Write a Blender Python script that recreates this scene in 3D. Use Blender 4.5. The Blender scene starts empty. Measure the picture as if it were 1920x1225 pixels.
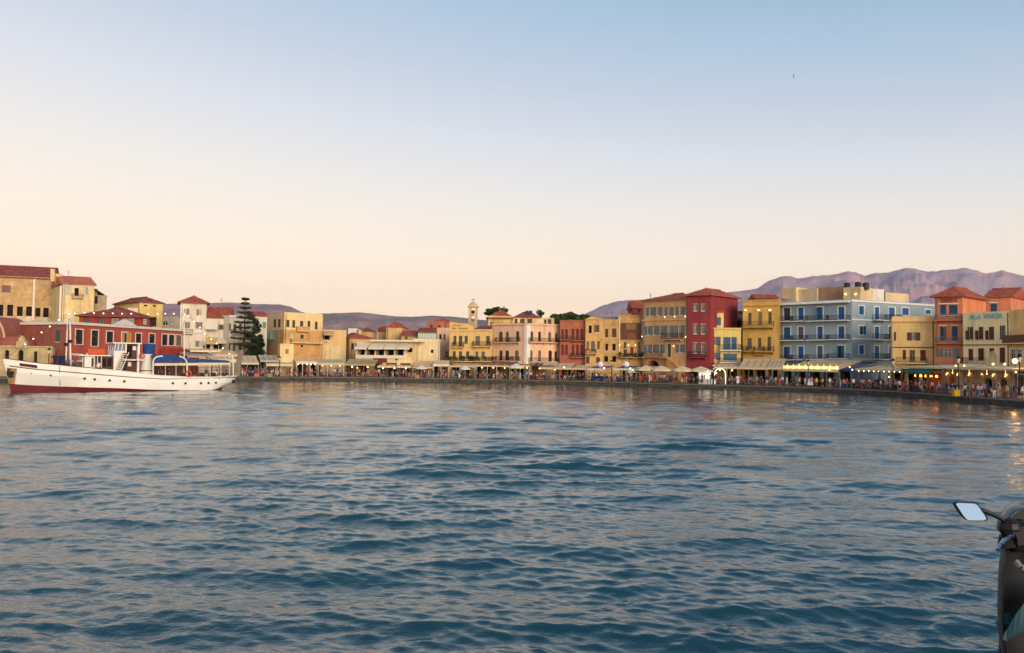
import bpy, bmesh, math, random
import numpy as np
from mathutils import Vector, Matrix, noise as mnoise
random.seed(11)
R = math.radians
S = bpy.context.scene
COL = S.collection
# ------------------------------------------------------------------ camera
FPX = 1536.0
CAM = Vector((0, 0, 5.0))
pitch = math.atan((672 - 612.5) / FPX); roll = R(.8)
FW = Vector((0, math.cos(pitch), math.sin(pitch))); U0 = Vector((0, -math.sin(pitch), math.cos(pitch))); R0 = Vector((1, 0, 0))
RT = R0 * math.cos(roll) + U0 * math.sin(roll); UP = U0 * math.cos(roll) - R0 * math.sin(roll)
cd = bpy.data.cameras.new('camera'); cam = bpy.data.objects.new('camera', cd); COL.objects.link(cam)
cd.sensor_width = 36; cd.lens = 36 * FPX / 1920; cd.clip_start = .1; cd.clip_end = 60000
m = Matrix((RT, UP, -FW)).transposed().to_4x4(); m.translation = CAM; cam.matrix_world = m
S.camera = cam
# ------------------------------------------------------------------ sky, sun, exposure
SUN_EL, SUN_AZ = R(14), math.atan2(.5, -.86)
w = bpy.data.worlds.new('World'); S.world = w; w.use_nodes = True
nt = w.node_tree; nt.nodes.clear()
N = nt.nodes.new; L_ = nt.links.new
out = N('ShaderNodeOutputWorld'); bg = N('ShaderNodeBackground'); bg2 = N('ShaderNodeBackground'); add = N('ShaderNodeAddShader')
sky = N('ShaderNodeTexSky'); sky.sky_type = 'NISHITA'; sky.sun_disc = False; sky.sun_elevation = SUN_EL; sky.sun_rotation = SUN_AZ
bg.inputs[1].default_value = .05 * .6
L_(sky.outputs[0], bg.inputs[0])
tc = N('ShaderNodeTexCoord'); sx = N('ShaderNodeSeparateXYZ'); L_(tc.outputs['Generated'], sx.inputs[0])
m1 = N('ShaderNodeMath'); m1.operation = 'MULTIPLY_ADD'; L_(sx.outputs[0], m1.inputs[0]); m1.inputs[1].default_value = .36; m1.inputs[2].default_value = 1.0
m2 = N('ShaderNodeMath'); m2.operation = 'MULTIPLY'; L_(sx.outputs[2], m2.inputs[0]); L_(m1.outputs[0], m2.inputs[1])
rp = N('ShaderNodeValToRGB'); L_(m2.outputs[0], rp.inputs[0])
def lin(r, g, b):
    f = lambda c: (c / 255 / 12.92) if c < 10 else ((c / 255 + .055) / 1.055) ** 2.4
    return (f(r), f(g), f(b), 1)
stops = [(0, (288, 243, 202)), (.06, (287, 248, 208)), (.12, (268, 241, 213)), (.19, (244, 232, 219)), (.25, (222, 221, 224)), (.32, (195, 203, 216)), (.405, (164, 190, 212)), (.47, (142, 171, 194)), (.54, (118, 151, 186)), (.64, (94, 132, 180)), (.8, (72, 112, 164)), (1, (58, 96, 148))]
cr = rp.color_ramp
while len(cr.elements) < len(stops): cr.elements.new(.5)
for e, (p, c) in zip(cr.elements, stops): e.position = p; e.color = lin(*c)
L_(rp.outputs[0], bg2.inputs[0]); bg2.inputs[1].default_value = .90
L_(bg.outputs[0], add.inputs[0]); L_(bg2.outputs[0], add.inputs[1]); L_(add.outputs[0], out.inputs[0])
sd = bpy.data.lights.new('sun', 'SUN'); sun = bpy.data.objects.new('sun', sd); COL.objects.link(sun)
sd.energy = 3.2; sd.angle = R(40); sd.color = (1, .79, .58)
sdir = Vector((math.sin(SUN_AZ) * math.cos(SUN_EL), math.cos(SUN_AZ) * math.cos(SUN_EL), math.sin(SUN_EL)))
sun.rotation_euler = sdir.to_track_quat('Z', 'Y').to_euler()
S.view_settings.view_transform = 'Standard'; S.view_settings.look = 'None'; S.view_settings.exposure = .14; S.view_settings.gamma = 1
S.view_settings.use_curve_mapping = False
S.render.engine = 'CYCLES'; S.cycles.max_bounces = 6; S.cycles.diffuse_bounces = 2; S.cycles.glossy_bounces = 3; S.cycles.transmission_bounces = 4; S.cycles.volume_bounces = 0; S.cycles.caustics_reflective = False; S.cycles.caustics_refractive = False; S.cycles.sample_clamp_indirect = 14
# ------------------------------------------------------------------ geometry helpers
def ray(px, py): return FW + RT * ((px - 960) / FPX) + UP * ((612.5 - py) / FPX)
def at(px, py, Y):
    d = ray(px, py); return CAM + d * (Y / d.y)
def ground(px, py, z):
    d = ray(px, py); return CAM + d * ((z - CAM.z) / d.z)
QZ = .75                                                    # height of the promenade above the water
SHORE = [(-500, 728), (-200, 722), (0, 718), (200, 716), (440, 714), (640, 714.4), (850, 717), (1070, 721.5), (1250, 727), (1470, 733), (1690, 743.5), (1800, 754.5), (1920, 763), (2050, 775), (2300, 800)]
SH = [(x, ground(x, y, 0)) for x, y in SHORE]
def shore(px):
    if px <= SH[0][0]: return SH[0][1].y
    for (a, p), (b, q) in zip(SH, SH[1:]):
        if px <= b: return p.y + (q.y - p.y) * (px - a) / (b - a)
    return SH[-1][1].y
class Face:                                                 # a vertical plane: u to the right, v towards the viewer, z up
    def __init__(s, xl, dl, xr, dr):
        a = at(xl, 660, dl); b = at(xr, 660, dr)
        s.set(Vector((a.x, a.y, 0)), Vector((b.x, b.y, 0)))
    def set(s, a, b):
        s.A = a; s.B = b; s.W = (b - a).length; s.u = (b - a).normalized(); s.n = Vector((s.u.y, -s.u.x, 0)); return s
    def w(s, u, v, z): return s.A + s.u * u + s.n * v + Vector((0, 0, z))
    def uz(s, px, py, v=0):
        d = ray(px, py); t = ((s.A + s.n * v - CAM).dot(s.n)) / d.dot(s.n); p = CAM + d * t
        return (p - s.A).dot(s.u), p.z
def face_ab(a, b): return Face.__new__(Face).set(a, b)
ORG = {}
def tag(o, label=None, cat=None, group=None, kind=None):
    if label: o['label'] = label
    if cat: o['category'] = cat
    if group: o['group'] = group
    if kind: o['kind'] = kind
    return o
def empty(name, loc, label, cat, group=None):
    o = bpy.data.objects.new(name, None); COL.objects.link(o); o.location = loc; o.empty_display_size = .3
    ORG[o.as_pointer()] = Vector(loc)
    return tag(o, label, cat, group)
class MB:
    def __init__(s): s.v = []; s.f = []; s.m = []
    def poly(s, pts, mi=0):
        k = len(s.v); s.v += [tuple(p) for p in pts]; s.f.append(tuple(range(k, k + len(pts)))); s.m.append(mi)
    def hexa(s, p, mi=0):                                   # p: 4 bottom, 4 top
        k = len(s.v); s.v += [tuple(q) for q in p]
        for f in ((3, 2, 1, 0), (4, 5, 6, 7), (0, 1, 5, 4), (1, 2, 6, 5), (2, 3, 7, 6), (3, 0, 4, 7)):
            s.f.append(tuple(k + i for i in f)); s.m.append(mi)
    def box(s, F, u0, u1, v0, v1, z0, z1, mi=0):
        s.hexa([F.w(u0, v1, z0), F.w(u1, v1, z0), F.w(u1, v0, z0), F.w(u0, v0, z0), F.w(u0, v1, z1), F.w(u1, v1, z1), F.w(u1, v0, z1), F.w(u0, v0, z1)], mi)
    def wb(s, c, d, rz=0, mi=0):                            # box centred at c with sizes d
        ca, sa = math.cos(rz), math.sin(rz); c = Vector(c); P = []
        for z in (-1, 1):
            for x, y in ((-1, -1), (1, -1), (1, 1), (-1, 1)):
                X, Y = x * d[0] / 2, y * d[1] / 2; P.append(c + Vector((X * ca - Y * sa, X * sa + Y * ca, z * d[2] / 2)))
        s.hexa(P, mi)
    def tube(s, a, b, r0, r1=None, n=6, mi=0, cap=True):
        a = Vector(a); b = Vector(b); r1 = r0 if r1 is None else r1
        d = (b - a).normalized(); x = d.orthogonal().normalized(); y = d.cross(x); k = len(s.v)
        for p, r in ((a, r0), (b, r1)):
            for i in range(n):
                t = 2 * math.pi * i / n; s.v.append(tuple(p + x * r * math.cos(t) + y * r * math.sin(t)))
        for i in range(n):
            j = (i + 1) % n; s.f.append((k + i, k + j, k + n + j, k + n + i)); s.m.append(mi)
        if cap: s.f.append(tuple(k + i for i in reversed(range(n)))); s.f.append(tuple(k + n + i for i in range(n))); s.m += [mi, mi]
    def path(s, pts, r, n=5, mi=0):
        for a, b in zip(pts, pts[1:]): s.tube(a, b, r, n=n, mi=mi)
    def lathe(s, c, prof, n=10, mi=0):                      # prof: (r, z) from bottom to top
        c = Vector(c); k = len(s.v)
        for r, z in prof:
            for i in range(n):
                t = 2 * math.pi * i / n; s.v.append((c.x + r * math.cos(t), c.y + r * math.sin(t), c.z + z))
        for j in range(len(prof) - 1):
            for i in range(n):
                i2 = (i + 1) % n; s.f.append((k + j * n + i, k + j * n + i2, k + (j + 1) * n + i2, k + (j + 1) * n + i)); s.m.append(mi)
        s.f.append(tuple(k + i for i in reversed(range(n)))); s.m.append(mi)
        q = k + (len(prof) - 1) * n; s.f.append(tuple(q + i for i in range(n))); s.m.append(mi)
    def ball(s, c, r, n=8, mi=0, sq=1):
        s.lathe(c, [(r * math.sin(math.pi * i / 6) + 1e-4, -r * sq * math.cos(math.pi * i / 6)) for i in range(7)], n, mi)
    def leaves(s, c, rad, n, size, mi=0, rng=random, shell=.55):
        c = Vector(c)
        for _ in range(n):
            d = Vector((rng.gauss(0, 1), rng.gauss(0, 1), rng.gauss(0, 1))).normalized(); q = shell + (1 - shell) * rng.random() if rng.random() < .8 else rng.random()
            p = c + Vector((d.x * rad[0] * q, d.y * rad[1] * q, d.z * rad[2] * q))
            a = Vector((rng.gauss(0, 1), rng.gauss(0, 1), rng.gauss(0, 1))).normalized(); b = a.orthogonal().normalized(); z = size * rng.uniform(.6, 1.4)
            s.poly([p - a * z, p + b * z * .5, p + a * z, p - b * z * .5], mi)
    def build(s, name, mats, parent=None, loc=None, smooth=False):
        if not isinstance(mats, (list, tuple)): mats = [mats]
        if parent is not None: L = ORG[parent.as_pointer()]
        elif loc is not None: L = Vector(loc)
        else:
            L = Vector((0, 0, 0))
        me = bpy.data.meshes.new(name)
        me.from_pydata([(v[0] - L.x, v[1] - L.y, v[2] - L.z) for v in s.v], [], s.f)
        for mm in mats: me.materials.append(mm)
        if len(mats) > 1: me.polygons.foreach_set('material_index', s.m)
        if smooth: me.polygons.foreach_set('use_smooth', [True] * len(s.f))
        me.update()
        o = bpy.data.objects.new(name, me); COL.objects.link(o); ORG[o.as_pointer()] = L
        if parent is not None: o.parent = parent
        else: o.location = L
        return o
def dup(o, loc, rz=0, scale=1, label=None, group=None):     # a thing with its parts and sub-parts
    c = o.copy(); COL.objects.link(c); c.location = loc; c.rotation_euler = (0, 0, rz); c.scale = (scale,) * 3
    if label: c['label'] = label
    if group: c['group'] = group
    for ch in o.children:
        k = ch.copy(); COL.objects.link(k); k.parent = c
        for g in ch.children:
            h = g.copy(); COL.objects.link(h); h.parent = k
    return c
# ------------------------------------------------------------------ materials
MC = {}
def M(name, rgb, rough=.85, var=.16, scale=.5, bump=.0, metal=0, emit=0, streak=.0, stain=None, fine=6.0, spec=.3):
    if name in MC: return MC[name]
    mt = bpy.data.materials.new(name); mt.use_nodes = True; t = mt.node_tree; b = t.nodes['Principled BSDF']; MC[name] = mt
    c = lin(*rgb); b.inputs['Roughness'].default_value = rough; b.inputs['Metallic'].default_value = metal; b.inputs['Specular IOR Level'].default_value = spec
    b.inputs['Base Color'].default_value = c
    if emit: b.inputs['Emission Color'].default_value = c; b.inputs['Emission Strength'].default_value = emit
    elif var:
        n_ = t.nodes.new; l_ = t.links.new
        co = n_('ShaderNodeTexCoord'); mp = n_('ShaderNodeMapping'); l_(co.outputs['Object'], mp.inputs[0])
        mp.inputs['Scale'].default_value = (1, 1, 1 - streak)
        n1 = n_('ShaderNodeTexNoise'); n1.inputs['Scale'].default_value = scale; n1.inputs['Detail'].default_value = 5; n1.inputs['Roughness'].default_value = .65; l_(mp.outputs[0], n1.inputs[0])
        n2 = n_('ShaderNodeTexNoise'); n2.inputs['Scale'].default_value = fine; n2.inputs['Detail'].default_value = 2; l_(mp.outputs[0], n2.inputs[0])
        r1 = n_('ShaderNodeMapRange'); l_(n1.outputs[0], r1.inputs[0]); r1.inputs[1].default_value = .3; r1.inputs[2].default_value = .7
        mx = n_('ShaderNodeMix'); mx.data_type = 'RGBA'; l_(r1.outputs[0], mx.inputs[0])
        s2 = stain and lin(*stain) or tuple(x * (1 - 1.6 * var) for x in c[:3]) + (1,)
        mx.inputs[6].default_value = s2; mx.inputs[7].default_value = tuple(min(1, x * (1 + var * .5)) for x in c[:3]) + (1,)
        mm = n_('ShaderNodeMix'); mm.data_type = 'RGBA'; mm.blend_type = 'MULTIPLY'; mm.inputs[0].default_value = 1; l_(mx.outputs[2], mm.inputs[6])
        r2 = n_('ShaderNodeMapRange'); l_(n2.outputs[0], r2.inputs[0]); r2.inputs[3].default_value = 1 - var * .9; r2.inputs[4].default_value = 1 + var * .7; l_(r2.outputs[0], mm.inputs[7])
        outc = mm.outputs[2]
        if streak > .5:                                      # rain streaks and repaired patches of plaster
            for scl, zz, lo, hi, f in ((1.5, .07, .52, .74, .82), (.28, .8, .56, .6, 1.1), (.5, .5, .6, .68, .84)):
                m3 = n_('ShaderNodeMapping'); m3.inputs['Scale'].default_value = (1, 1, zz); m3.inputs['Location'].default_value = (scl * 7, 3, 1); l_(co.outputs['Object'], m3.inputs[0])
                n3 = n_('ShaderNodeTexNoise'); n3.inputs['Scale'].default_value = scl; n3.inputs['Detail'].default_value = 4; l_(m3.outputs[0], n3.inputs[0])
                r3 = n_('ShaderNodeMapRange'); l_(n3.outputs[0], r3.inputs[0]); r3.inputs[1].default_value = lo; r3.inputs[2].default_value = hi; r3.inputs[3].default_value = 1; r3.inputs[4].default_value = f
                mq = n_('ShaderNodeMix'); mq.data_type = 'RGBA'; mq.blend_type = 'MULTIPLY'; mq.inputs[0].default_value = 1; l_(outc, mq.inputs[6]); l_(r3.outputs[0], mq.inputs[7]); outc = mq.outputs[2]
        l_(outc, b.inputs['Base Color'])
        if bump:
            bp = n_('ShaderNodeBump'); bp.inputs['Strength'].default_value = bump; bp.inputs['Distance'].default_value = .1; l_(n2.outputs[0], bp.inputs['Height']); l_(bp.outputs[0], b.inputs['Normal'])
    return mt
def plaster(name, rgb, stain=None, var=.2): return M(name, rgb, .9, var, .35, .25, streak=.7, stain=stain, fine=3.5)
def stone(name, rgb, stain=None, var=.3): return M(name, rgb, .95, var, .55, .5, stain=stain, fine=2.6)
def tiles(name, rgb):                                       # rows of barrel tiles with uneven firing
    mt = M(name, rgb, .9, .32, 1.1, .5, fine=4.5, spec=.15); return mt
CURT = [M('curtain_glass', (118, 110, 98), .3, .1, spec=.5), M('grey_glass', (82, 88, 94), .12, 0, spec=.6)]
GLASS = M('dark_glass', (38, 42, 48), .08, 0, spec=.6)
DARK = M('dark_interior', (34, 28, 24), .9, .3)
WARM = M('warm_bulb', (255, 196, 116), emit=6)
WARMW = M('white_bulb', (255, 236, 200), emit=6)
COOL = M('cool_bulb', (225, 240, 235), emit=5)
WHITE = M('white_paint', (226, 220, 208), .6, .08)
IRON = M('black_iron', (30, 30, 33), .5, 0)
GREYM = M('grey_metal', (120, 120, 122), .45, .08)
WOODD = M('dark_wood', (74, 46, 30), .7, .25, 2)
TILE = tiles('roof_tile', (174, 94, 74)); TILE_D = tiles('roof_tile_dark', (152, 84, 74)); TILE_P = tiles('roof_tile_pale', (204, 124, 98))
LEAF = M('leaf_green', (64, 84, 40), .7, .35, .8, spec=.2); LEAF_D = M('leaf_dark', (46, 60, 40), .7, .4, .8, spec=.2); BARK = M('bark', (82, 66, 50), .9, .3, 3, .5)
CREAM = plaster('cream_plaster', (226, 204, 160)); SHUT_BLUE = M('blue_shutter', (28, 92, 150), .6, .1)
# ------------------------------------------------------------------ water: wind waves that die out in size with distance from the finest grid
def build_water():
    rng = np.random.default_rng(5)
    rs = [1.5]
    while rs[-1] < 260: rs.append(rs[-1] + min(.04 + .000065 * rs[-1] ** 2, .9))
    r = np.array(rs)
    a = np.radians(np.concatenate([np.linspace(-85, -37, 50)[:-1], np.linspace(-37, 37, 840), np.linspace(37, 85, 50)[1:]]))
    Rr, Aa = np.meshgrid(r, a, indexing='ij')
    X = Rr * np.sin(Aa); Y = Rr * np.cos(Aa); Zz = np.zeros_like(X); DX = np.zeros_like(X); DY = np.zeros_like(X)
    step = np.gradient(r)[:, None] + 0 * X
    patch = np.zeros_like(X)
    for k in range(7):
        th = rng.uniform(0, 6.28); lam = rng.uniform(14, 40); patch += np.sin((X * np.cos(th) + Y * np.sin(th)) * 6.283 / lam + rng.uniform(0, 6.28))
    patch = np.clip(.92 + .07 * patch, .62, 1.2)
    for k in range(144):
        long_ = k >= 130                                     # a few long-crested waves carry the ripples
        lam = rng.uniform(1.5, 3.6) if long_ else .26 * (6.5 / .26) ** (rng.random() ** 1.5)
        th = R(-97) + rng.normal(0, .24) if long_ else R(-100) + rng.normal(0, .42) + (.35 if k % 3 == 0 else 0)
        kk = 6.283 / lam; ph = rng.uniform(0, 6.28)
        amp = .0042 * lam ** .95 * rng.uniform(.5, 1.3) * (1.0 if lam < 1.3 else (1.3 / lam) ** .75)
        if long_: amp = .0062 * lam * rng.uniform(.7, 1.3)
        fade = np.clip((lam / (2.2 * step) - .6), 0, 1)
        arg = kk * (X * np.cos(th) + Y * np.sin(th)) + ph
        A = amp * fade * (patch ** 2 if long_ else patch if lam < 2.5 else 1)
        Zz += A * np.sin(arg); c = A * np.cos(arg) * .9; DX += c * np.cos(th); DY += c * np.sin(th)
    X2 = X + DX; Y2 = Y + DY
    nr, na = X.shape
    co = np.stack([X2, Y2, Zz], -1).reshape(-1, 3).astype(np.float32)
    i = np.arange(nr * na).reshape(nr, na)
    q = np.stack([i[:-1, :-1], i[:-1, 1:], i[1:, 1:], i[1:, :-1]], -1).reshape(-1)
    me = bpy.data.meshes.new('water'); nf = len(q) // 4
    me.vertices.add(len(co)); me.vertices.foreach_set('co', co.ravel())
    me.loops.add(len(q)); me.loops.foreach_set('vertex_index', q.astype(np.int32))
    me.polygons.add(nf); me.polygons.foreach_set('loop_start', np.arange(0, nf * 4, 4, dtype=np.int32)); me.polygons.foreach_set('loop_total', np.full(nf, 4, dtype=np.int32))
    me.polygons.foreach_set('use_smooth', np.ones(nf, dtype=bool)); me.update(calc_edges=True)
    o = bpy.data.objects.new('water', me); COL.objects.link(o); tag(o, kind='structure')
    mt = bpy.data.materials.new('harbour_water'); mt.use_nodes = True; t = mt.node_tree; b = t.nodes['Principled BSDF']
    b.inputs['Base Color'].default_value = (.004, .058, .076, 1); b.inputs['Roughness'].default_value = .07; b.inputs['IOR'].default_value = 1.85; b.inputs['Specular Tint'].default_value = (1, .89, .64, 1)
    n_ = t.nodes.new; l_ = t.links.new
    co_ = n_('ShaderNodeTexCoord'); mp = n_('ShaderNodeMapping'); mp.inputs['Rotation'].default_value = (0, 0, R(12)); mp.inputs['Scale'].default_value = (.55, 1, 1); l_(co_.outputs['Object'], mp.inputs[0])
    n1 = n_('ShaderNodeTexNoise'); n1.inputs['Scale'].default_value = 3.2; n1.inputs['Detail'].default_value = 4; n1.inputs['Roughness'].default_value = .6; n1.inputs['Distortion'].default_value = .6; l_(mp.outputs[0], n1.inputs[0])
    n2 = n_('ShaderNodeTexNoise'); n2.inputs['Scale'].default_value = .16; n2.inputs['Detail'].default_value = 2; l_(mp.outputs[0], n2.inputs[0])
    r2 = n_('ShaderNodeMapRange'); l_(n2.outputs[0], r2.inputs[0]); r2.inputs[1].default_value = .35; r2.inputs[2].default_value = .65; r2.inputs[3].default_value = .35; r2.inputs[4].default_value = 1
    bp = n_('ShaderNodeBump'); bp.inputs['Distance'].default_value = .036; n4 = n_('ShaderNodeTexNoise'); n4.inputs['Scale'].default_value = 9; n4.inputs['Detail'].default_value = 3; n4.inputs['Distortion'].default_value = .4; l_(mp.outputs[0], n4.inputs[0])
    ma = n_('ShaderNodeMath'); ma.operation = 'MULTIPLY_ADD'; ma.inputs[1].default_value = .55; l_(n4.outputs[0], ma.inputs[0]); l_(n1.outputs[0], ma.inputs[2]); l_(ma.outputs[0], bp.inputs['Height']); l_(r2.outputs[0], bp.inputs['Strength']); l_(bp.outputs[0], b.inputs['Normal'])
    me.materials.append(mt)
    return mt
WATER = build_water()
mb = MB(); mb.poly([(-4000, -3000, -.6), (4000, -3000, -.6), (4000, 3000, -.6), (-4000, 3000, -.6)]); tag(mb.build('open_water', WATER), kind='structure')
# ------------------------------------------------------------------ land, promenade, quay wall
PAVE = M('promenade_paving', (120, 108, 96), .85, .25, .6, .2, fine=3); EARTH = M('ground_earth', (122, 112, 86), .95, .3, .02)
QST = M('quay_stone', (84, 78, 68), .9, .3, .8, .5, stain=(46, 48, 46), fine=2.2); QKB = M('quay_kerb', (118, 112, 106), .85, .2, 1)
# finer shoreline
px_ = [SH[0][0] + (SH[-1][0] - SH[0][0]) * i / 120 for i in range(121)]
def sm(x): return sum(shore(x + k) for k in (-70, -35, 0, 35, 70)) / 5
LINE = [Vector((at(x, 660, sm(x)).x, sm(x), 0)) for x in px_]
LINE = [Vector((-260, 60, 0))] + LINE + [Vector((150, 40, 0))]
def off(d):                                                  # the shoreline moved inland by d metres
    o = []
    for i, p in enumerate(LINE):
        a = LINE[max(0, i - 1)]; b = LINE[min(len(LINE) - 1, i + 1)]; t = (b - a).normalized(); o.append(p + Vector((-t.y, t.x, 0)) * d)
    return o
def strip(mb, P, z0, Q, z1, mi=0):
    for i in range(len(P) - 1): mb.poly([P[i] + Vector((0, 0, z0)), P[i + 1] + Vector((0, 0, z0)), Q[i + 1] + Vector((0, 0, z1)), Q[i] + Vector((0, 0, z1))], mi)
mb = MB(); strip(mb, LINE, -1.5, off(.05), QZ - .14); tag(mb.build('quay_wall', QST), kind='structure')
mb = MB(); K0, K1, K2 = off(-.1), off(.5), off(.5); strip(mb, K0, QZ - .15, K0, QZ + .02); strip(mb, K0, QZ + .02, K1, QZ + .02); strip(mb, off(.06), QZ - .15, K0, QZ - .15); tag(mb.build('quay_kerb', QKB), kind='structure')
mb = MB(); strip(mb, K1, QZ + .002, off(34), QZ + .002); tag(mb.build('promenade', PAVE), kind='structure')
mb = MB(); P = off(30); far = [p * (200 / max(p.length, 1)) * 80 for p in P]; far = [Vector((q.x, max(q.y, 200), 0)) for q in far]
strip(mb, P, QZ - .004, far, QZ - .004); tag(mb.build('ground', EARTH), kind='structure')
mb = MB(); mb.hexa([(-50, -80, -2), (60, -80, -2), (60, 4.7, -2), (-50, 4.7, -2), (-50, -80, 3.2), (60, -80, 3.2), (60, 4.7, 3.2), (-50, 4.7, 3.2)])
tag(mb.build('near_quay', stone('near_quay_stone', (128, 112, 90))), kind='structure')
# ------------------------------------------------------------------ hills and mountains
def ridge(name, pts, dist, thick, mat, seed, amp, foot=0):
    xs = [p[0] for p in pts]; ys = [p[1] for p in pts]; nc, nr_ = 420, 56; V = []; Fs = []
    for i in range(nc):
        x = xs[0] + (xs[-1] - xs[0]) * i / (nc - 1); y = float(np.interp(x, xs, ys))
        p = at(x, y, dist); top = p.z; d = Vector((p.x, p.y, 0)).normalized(); rad = math.hypot(p.x, p.y)
        for j in range(nr_):
            t = j / (nr_ - 1); q = d * (rad + (t - .62) * thick)
            k = t / .62 if t < .62 else max(0, 1 - (t - .62) / .38)
            base = k ** 1.15
            nz = .28 * mnoise.ridged_multi_fractal(Vector((rad * math.atan2(d.x, d.y) * 6.5 / thick, (rad + t * thick) * 2.8 / thick, seed)), .9, 2.2, 7, 1.0, 2.0) + .72 * mnoise.ridged_multi_fractal(Vector((q.x, q.y, seed + 2)) * (9 / thick), .9, 2.1, 7, 1.0, 2.0)
            jag = mnoise.fractal(Vector((x * .11, seed, 0)), 1, 2, 4) * amp * .014
            h = top * (base + (nz - 1.1) * amp * k * (1 - k ** 2) + jag * k ** 6) + foot * (1 - k)
            V.append((q.x, q.y, max(h, .5) if k > 0.01 else .3))
    for i in range(nc - 1):
        for j in range(nr_ - 1): a = i * nr_ + j; Fs.append((a, a + nr_, a + nr_ + 1, a + 1))
    mb = MB(); mb.v = V; mb.f = Fs; mb.m = [0] * len(Fs); o = mb.build(name, mat, smooth=True); return tag(o, kind='structure')
HILL = M('hill_scrub', (178, 136, 132), .95, .3, .004, stain=(128, 112, 118), fine=.02); MOUNT = M('bare_rock', (210, 158, 152), .95, .22, .00075, stain=(116, 124, 146), fine=.006); FOOT = M('hill_dark', (166, 136, 130), .95, .35, .006, stain=(96, 98, 96), fine=.03)  # mountain rock: pink sunlit and blue-grey shaded patches painted into the colour
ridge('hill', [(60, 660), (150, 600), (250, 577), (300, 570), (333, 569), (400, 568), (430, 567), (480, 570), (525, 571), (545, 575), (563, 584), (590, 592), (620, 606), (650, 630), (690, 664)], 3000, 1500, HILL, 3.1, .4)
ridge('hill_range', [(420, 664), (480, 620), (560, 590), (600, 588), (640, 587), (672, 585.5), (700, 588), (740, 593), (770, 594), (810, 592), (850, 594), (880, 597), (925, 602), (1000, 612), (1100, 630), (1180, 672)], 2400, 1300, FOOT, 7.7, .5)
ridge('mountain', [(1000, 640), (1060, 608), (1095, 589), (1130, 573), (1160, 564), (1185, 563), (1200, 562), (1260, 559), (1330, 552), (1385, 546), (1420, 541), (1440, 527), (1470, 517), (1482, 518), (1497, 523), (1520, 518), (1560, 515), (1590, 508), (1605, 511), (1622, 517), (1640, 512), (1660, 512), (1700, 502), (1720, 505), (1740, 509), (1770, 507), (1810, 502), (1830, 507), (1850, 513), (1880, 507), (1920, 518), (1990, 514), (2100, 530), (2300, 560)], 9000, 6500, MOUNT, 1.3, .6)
# far town between the hills: scrub mass
mb = MB(); rg = random.Random(4)
for _ in range(42):
    x = rg.uniform(585, 850); d = rg.uniform(330, 460); p = at(x, 640, d); mb.leaves((p.x, p.y, QZ + rg.uniform(6, 13.5)), (7, 5, 3.5), 60, .9, rng=rg)
tag(mb.build('far_tree_belt', LEAF_D), kind='stuff', label='dark belt of far trees below the hills', cat='trees')
# ------------------------------------------------------------------ air
hz = bpy.data.materials.new('haze_air'); hz.use_nodes = True; t = hz.node_tree; t.nodes.clear(); o_ = t.nodes.new('ShaderNodeOutputMaterial'); pv = t.nodes.new('ShaderNodeVolumePrincipled')
pv.inputs['Color'].default_value = (.80, .86, 1.0, 1); pv.inputs['Density'].default_value = 3.6e-5; pv.inputs['Anisotropy'].default_value = .2; t.links.new(pv.outputs[0], o_.inputs['Volume'])
mb = MB(); mb.hexa([(-16500, -600, -3), (16500, -600, -3), (16500, 16500, -3), (-16500, 16500, -3), (-16500, -600, 1250), (16500, -600, 1250), (16500, 16500, 1250), (-16500, 16500, 1250)])
tag(mb.build('haze', hz), kind='stuff', label='thin evening haze over the harbour and mountains', cat='haze')
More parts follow.
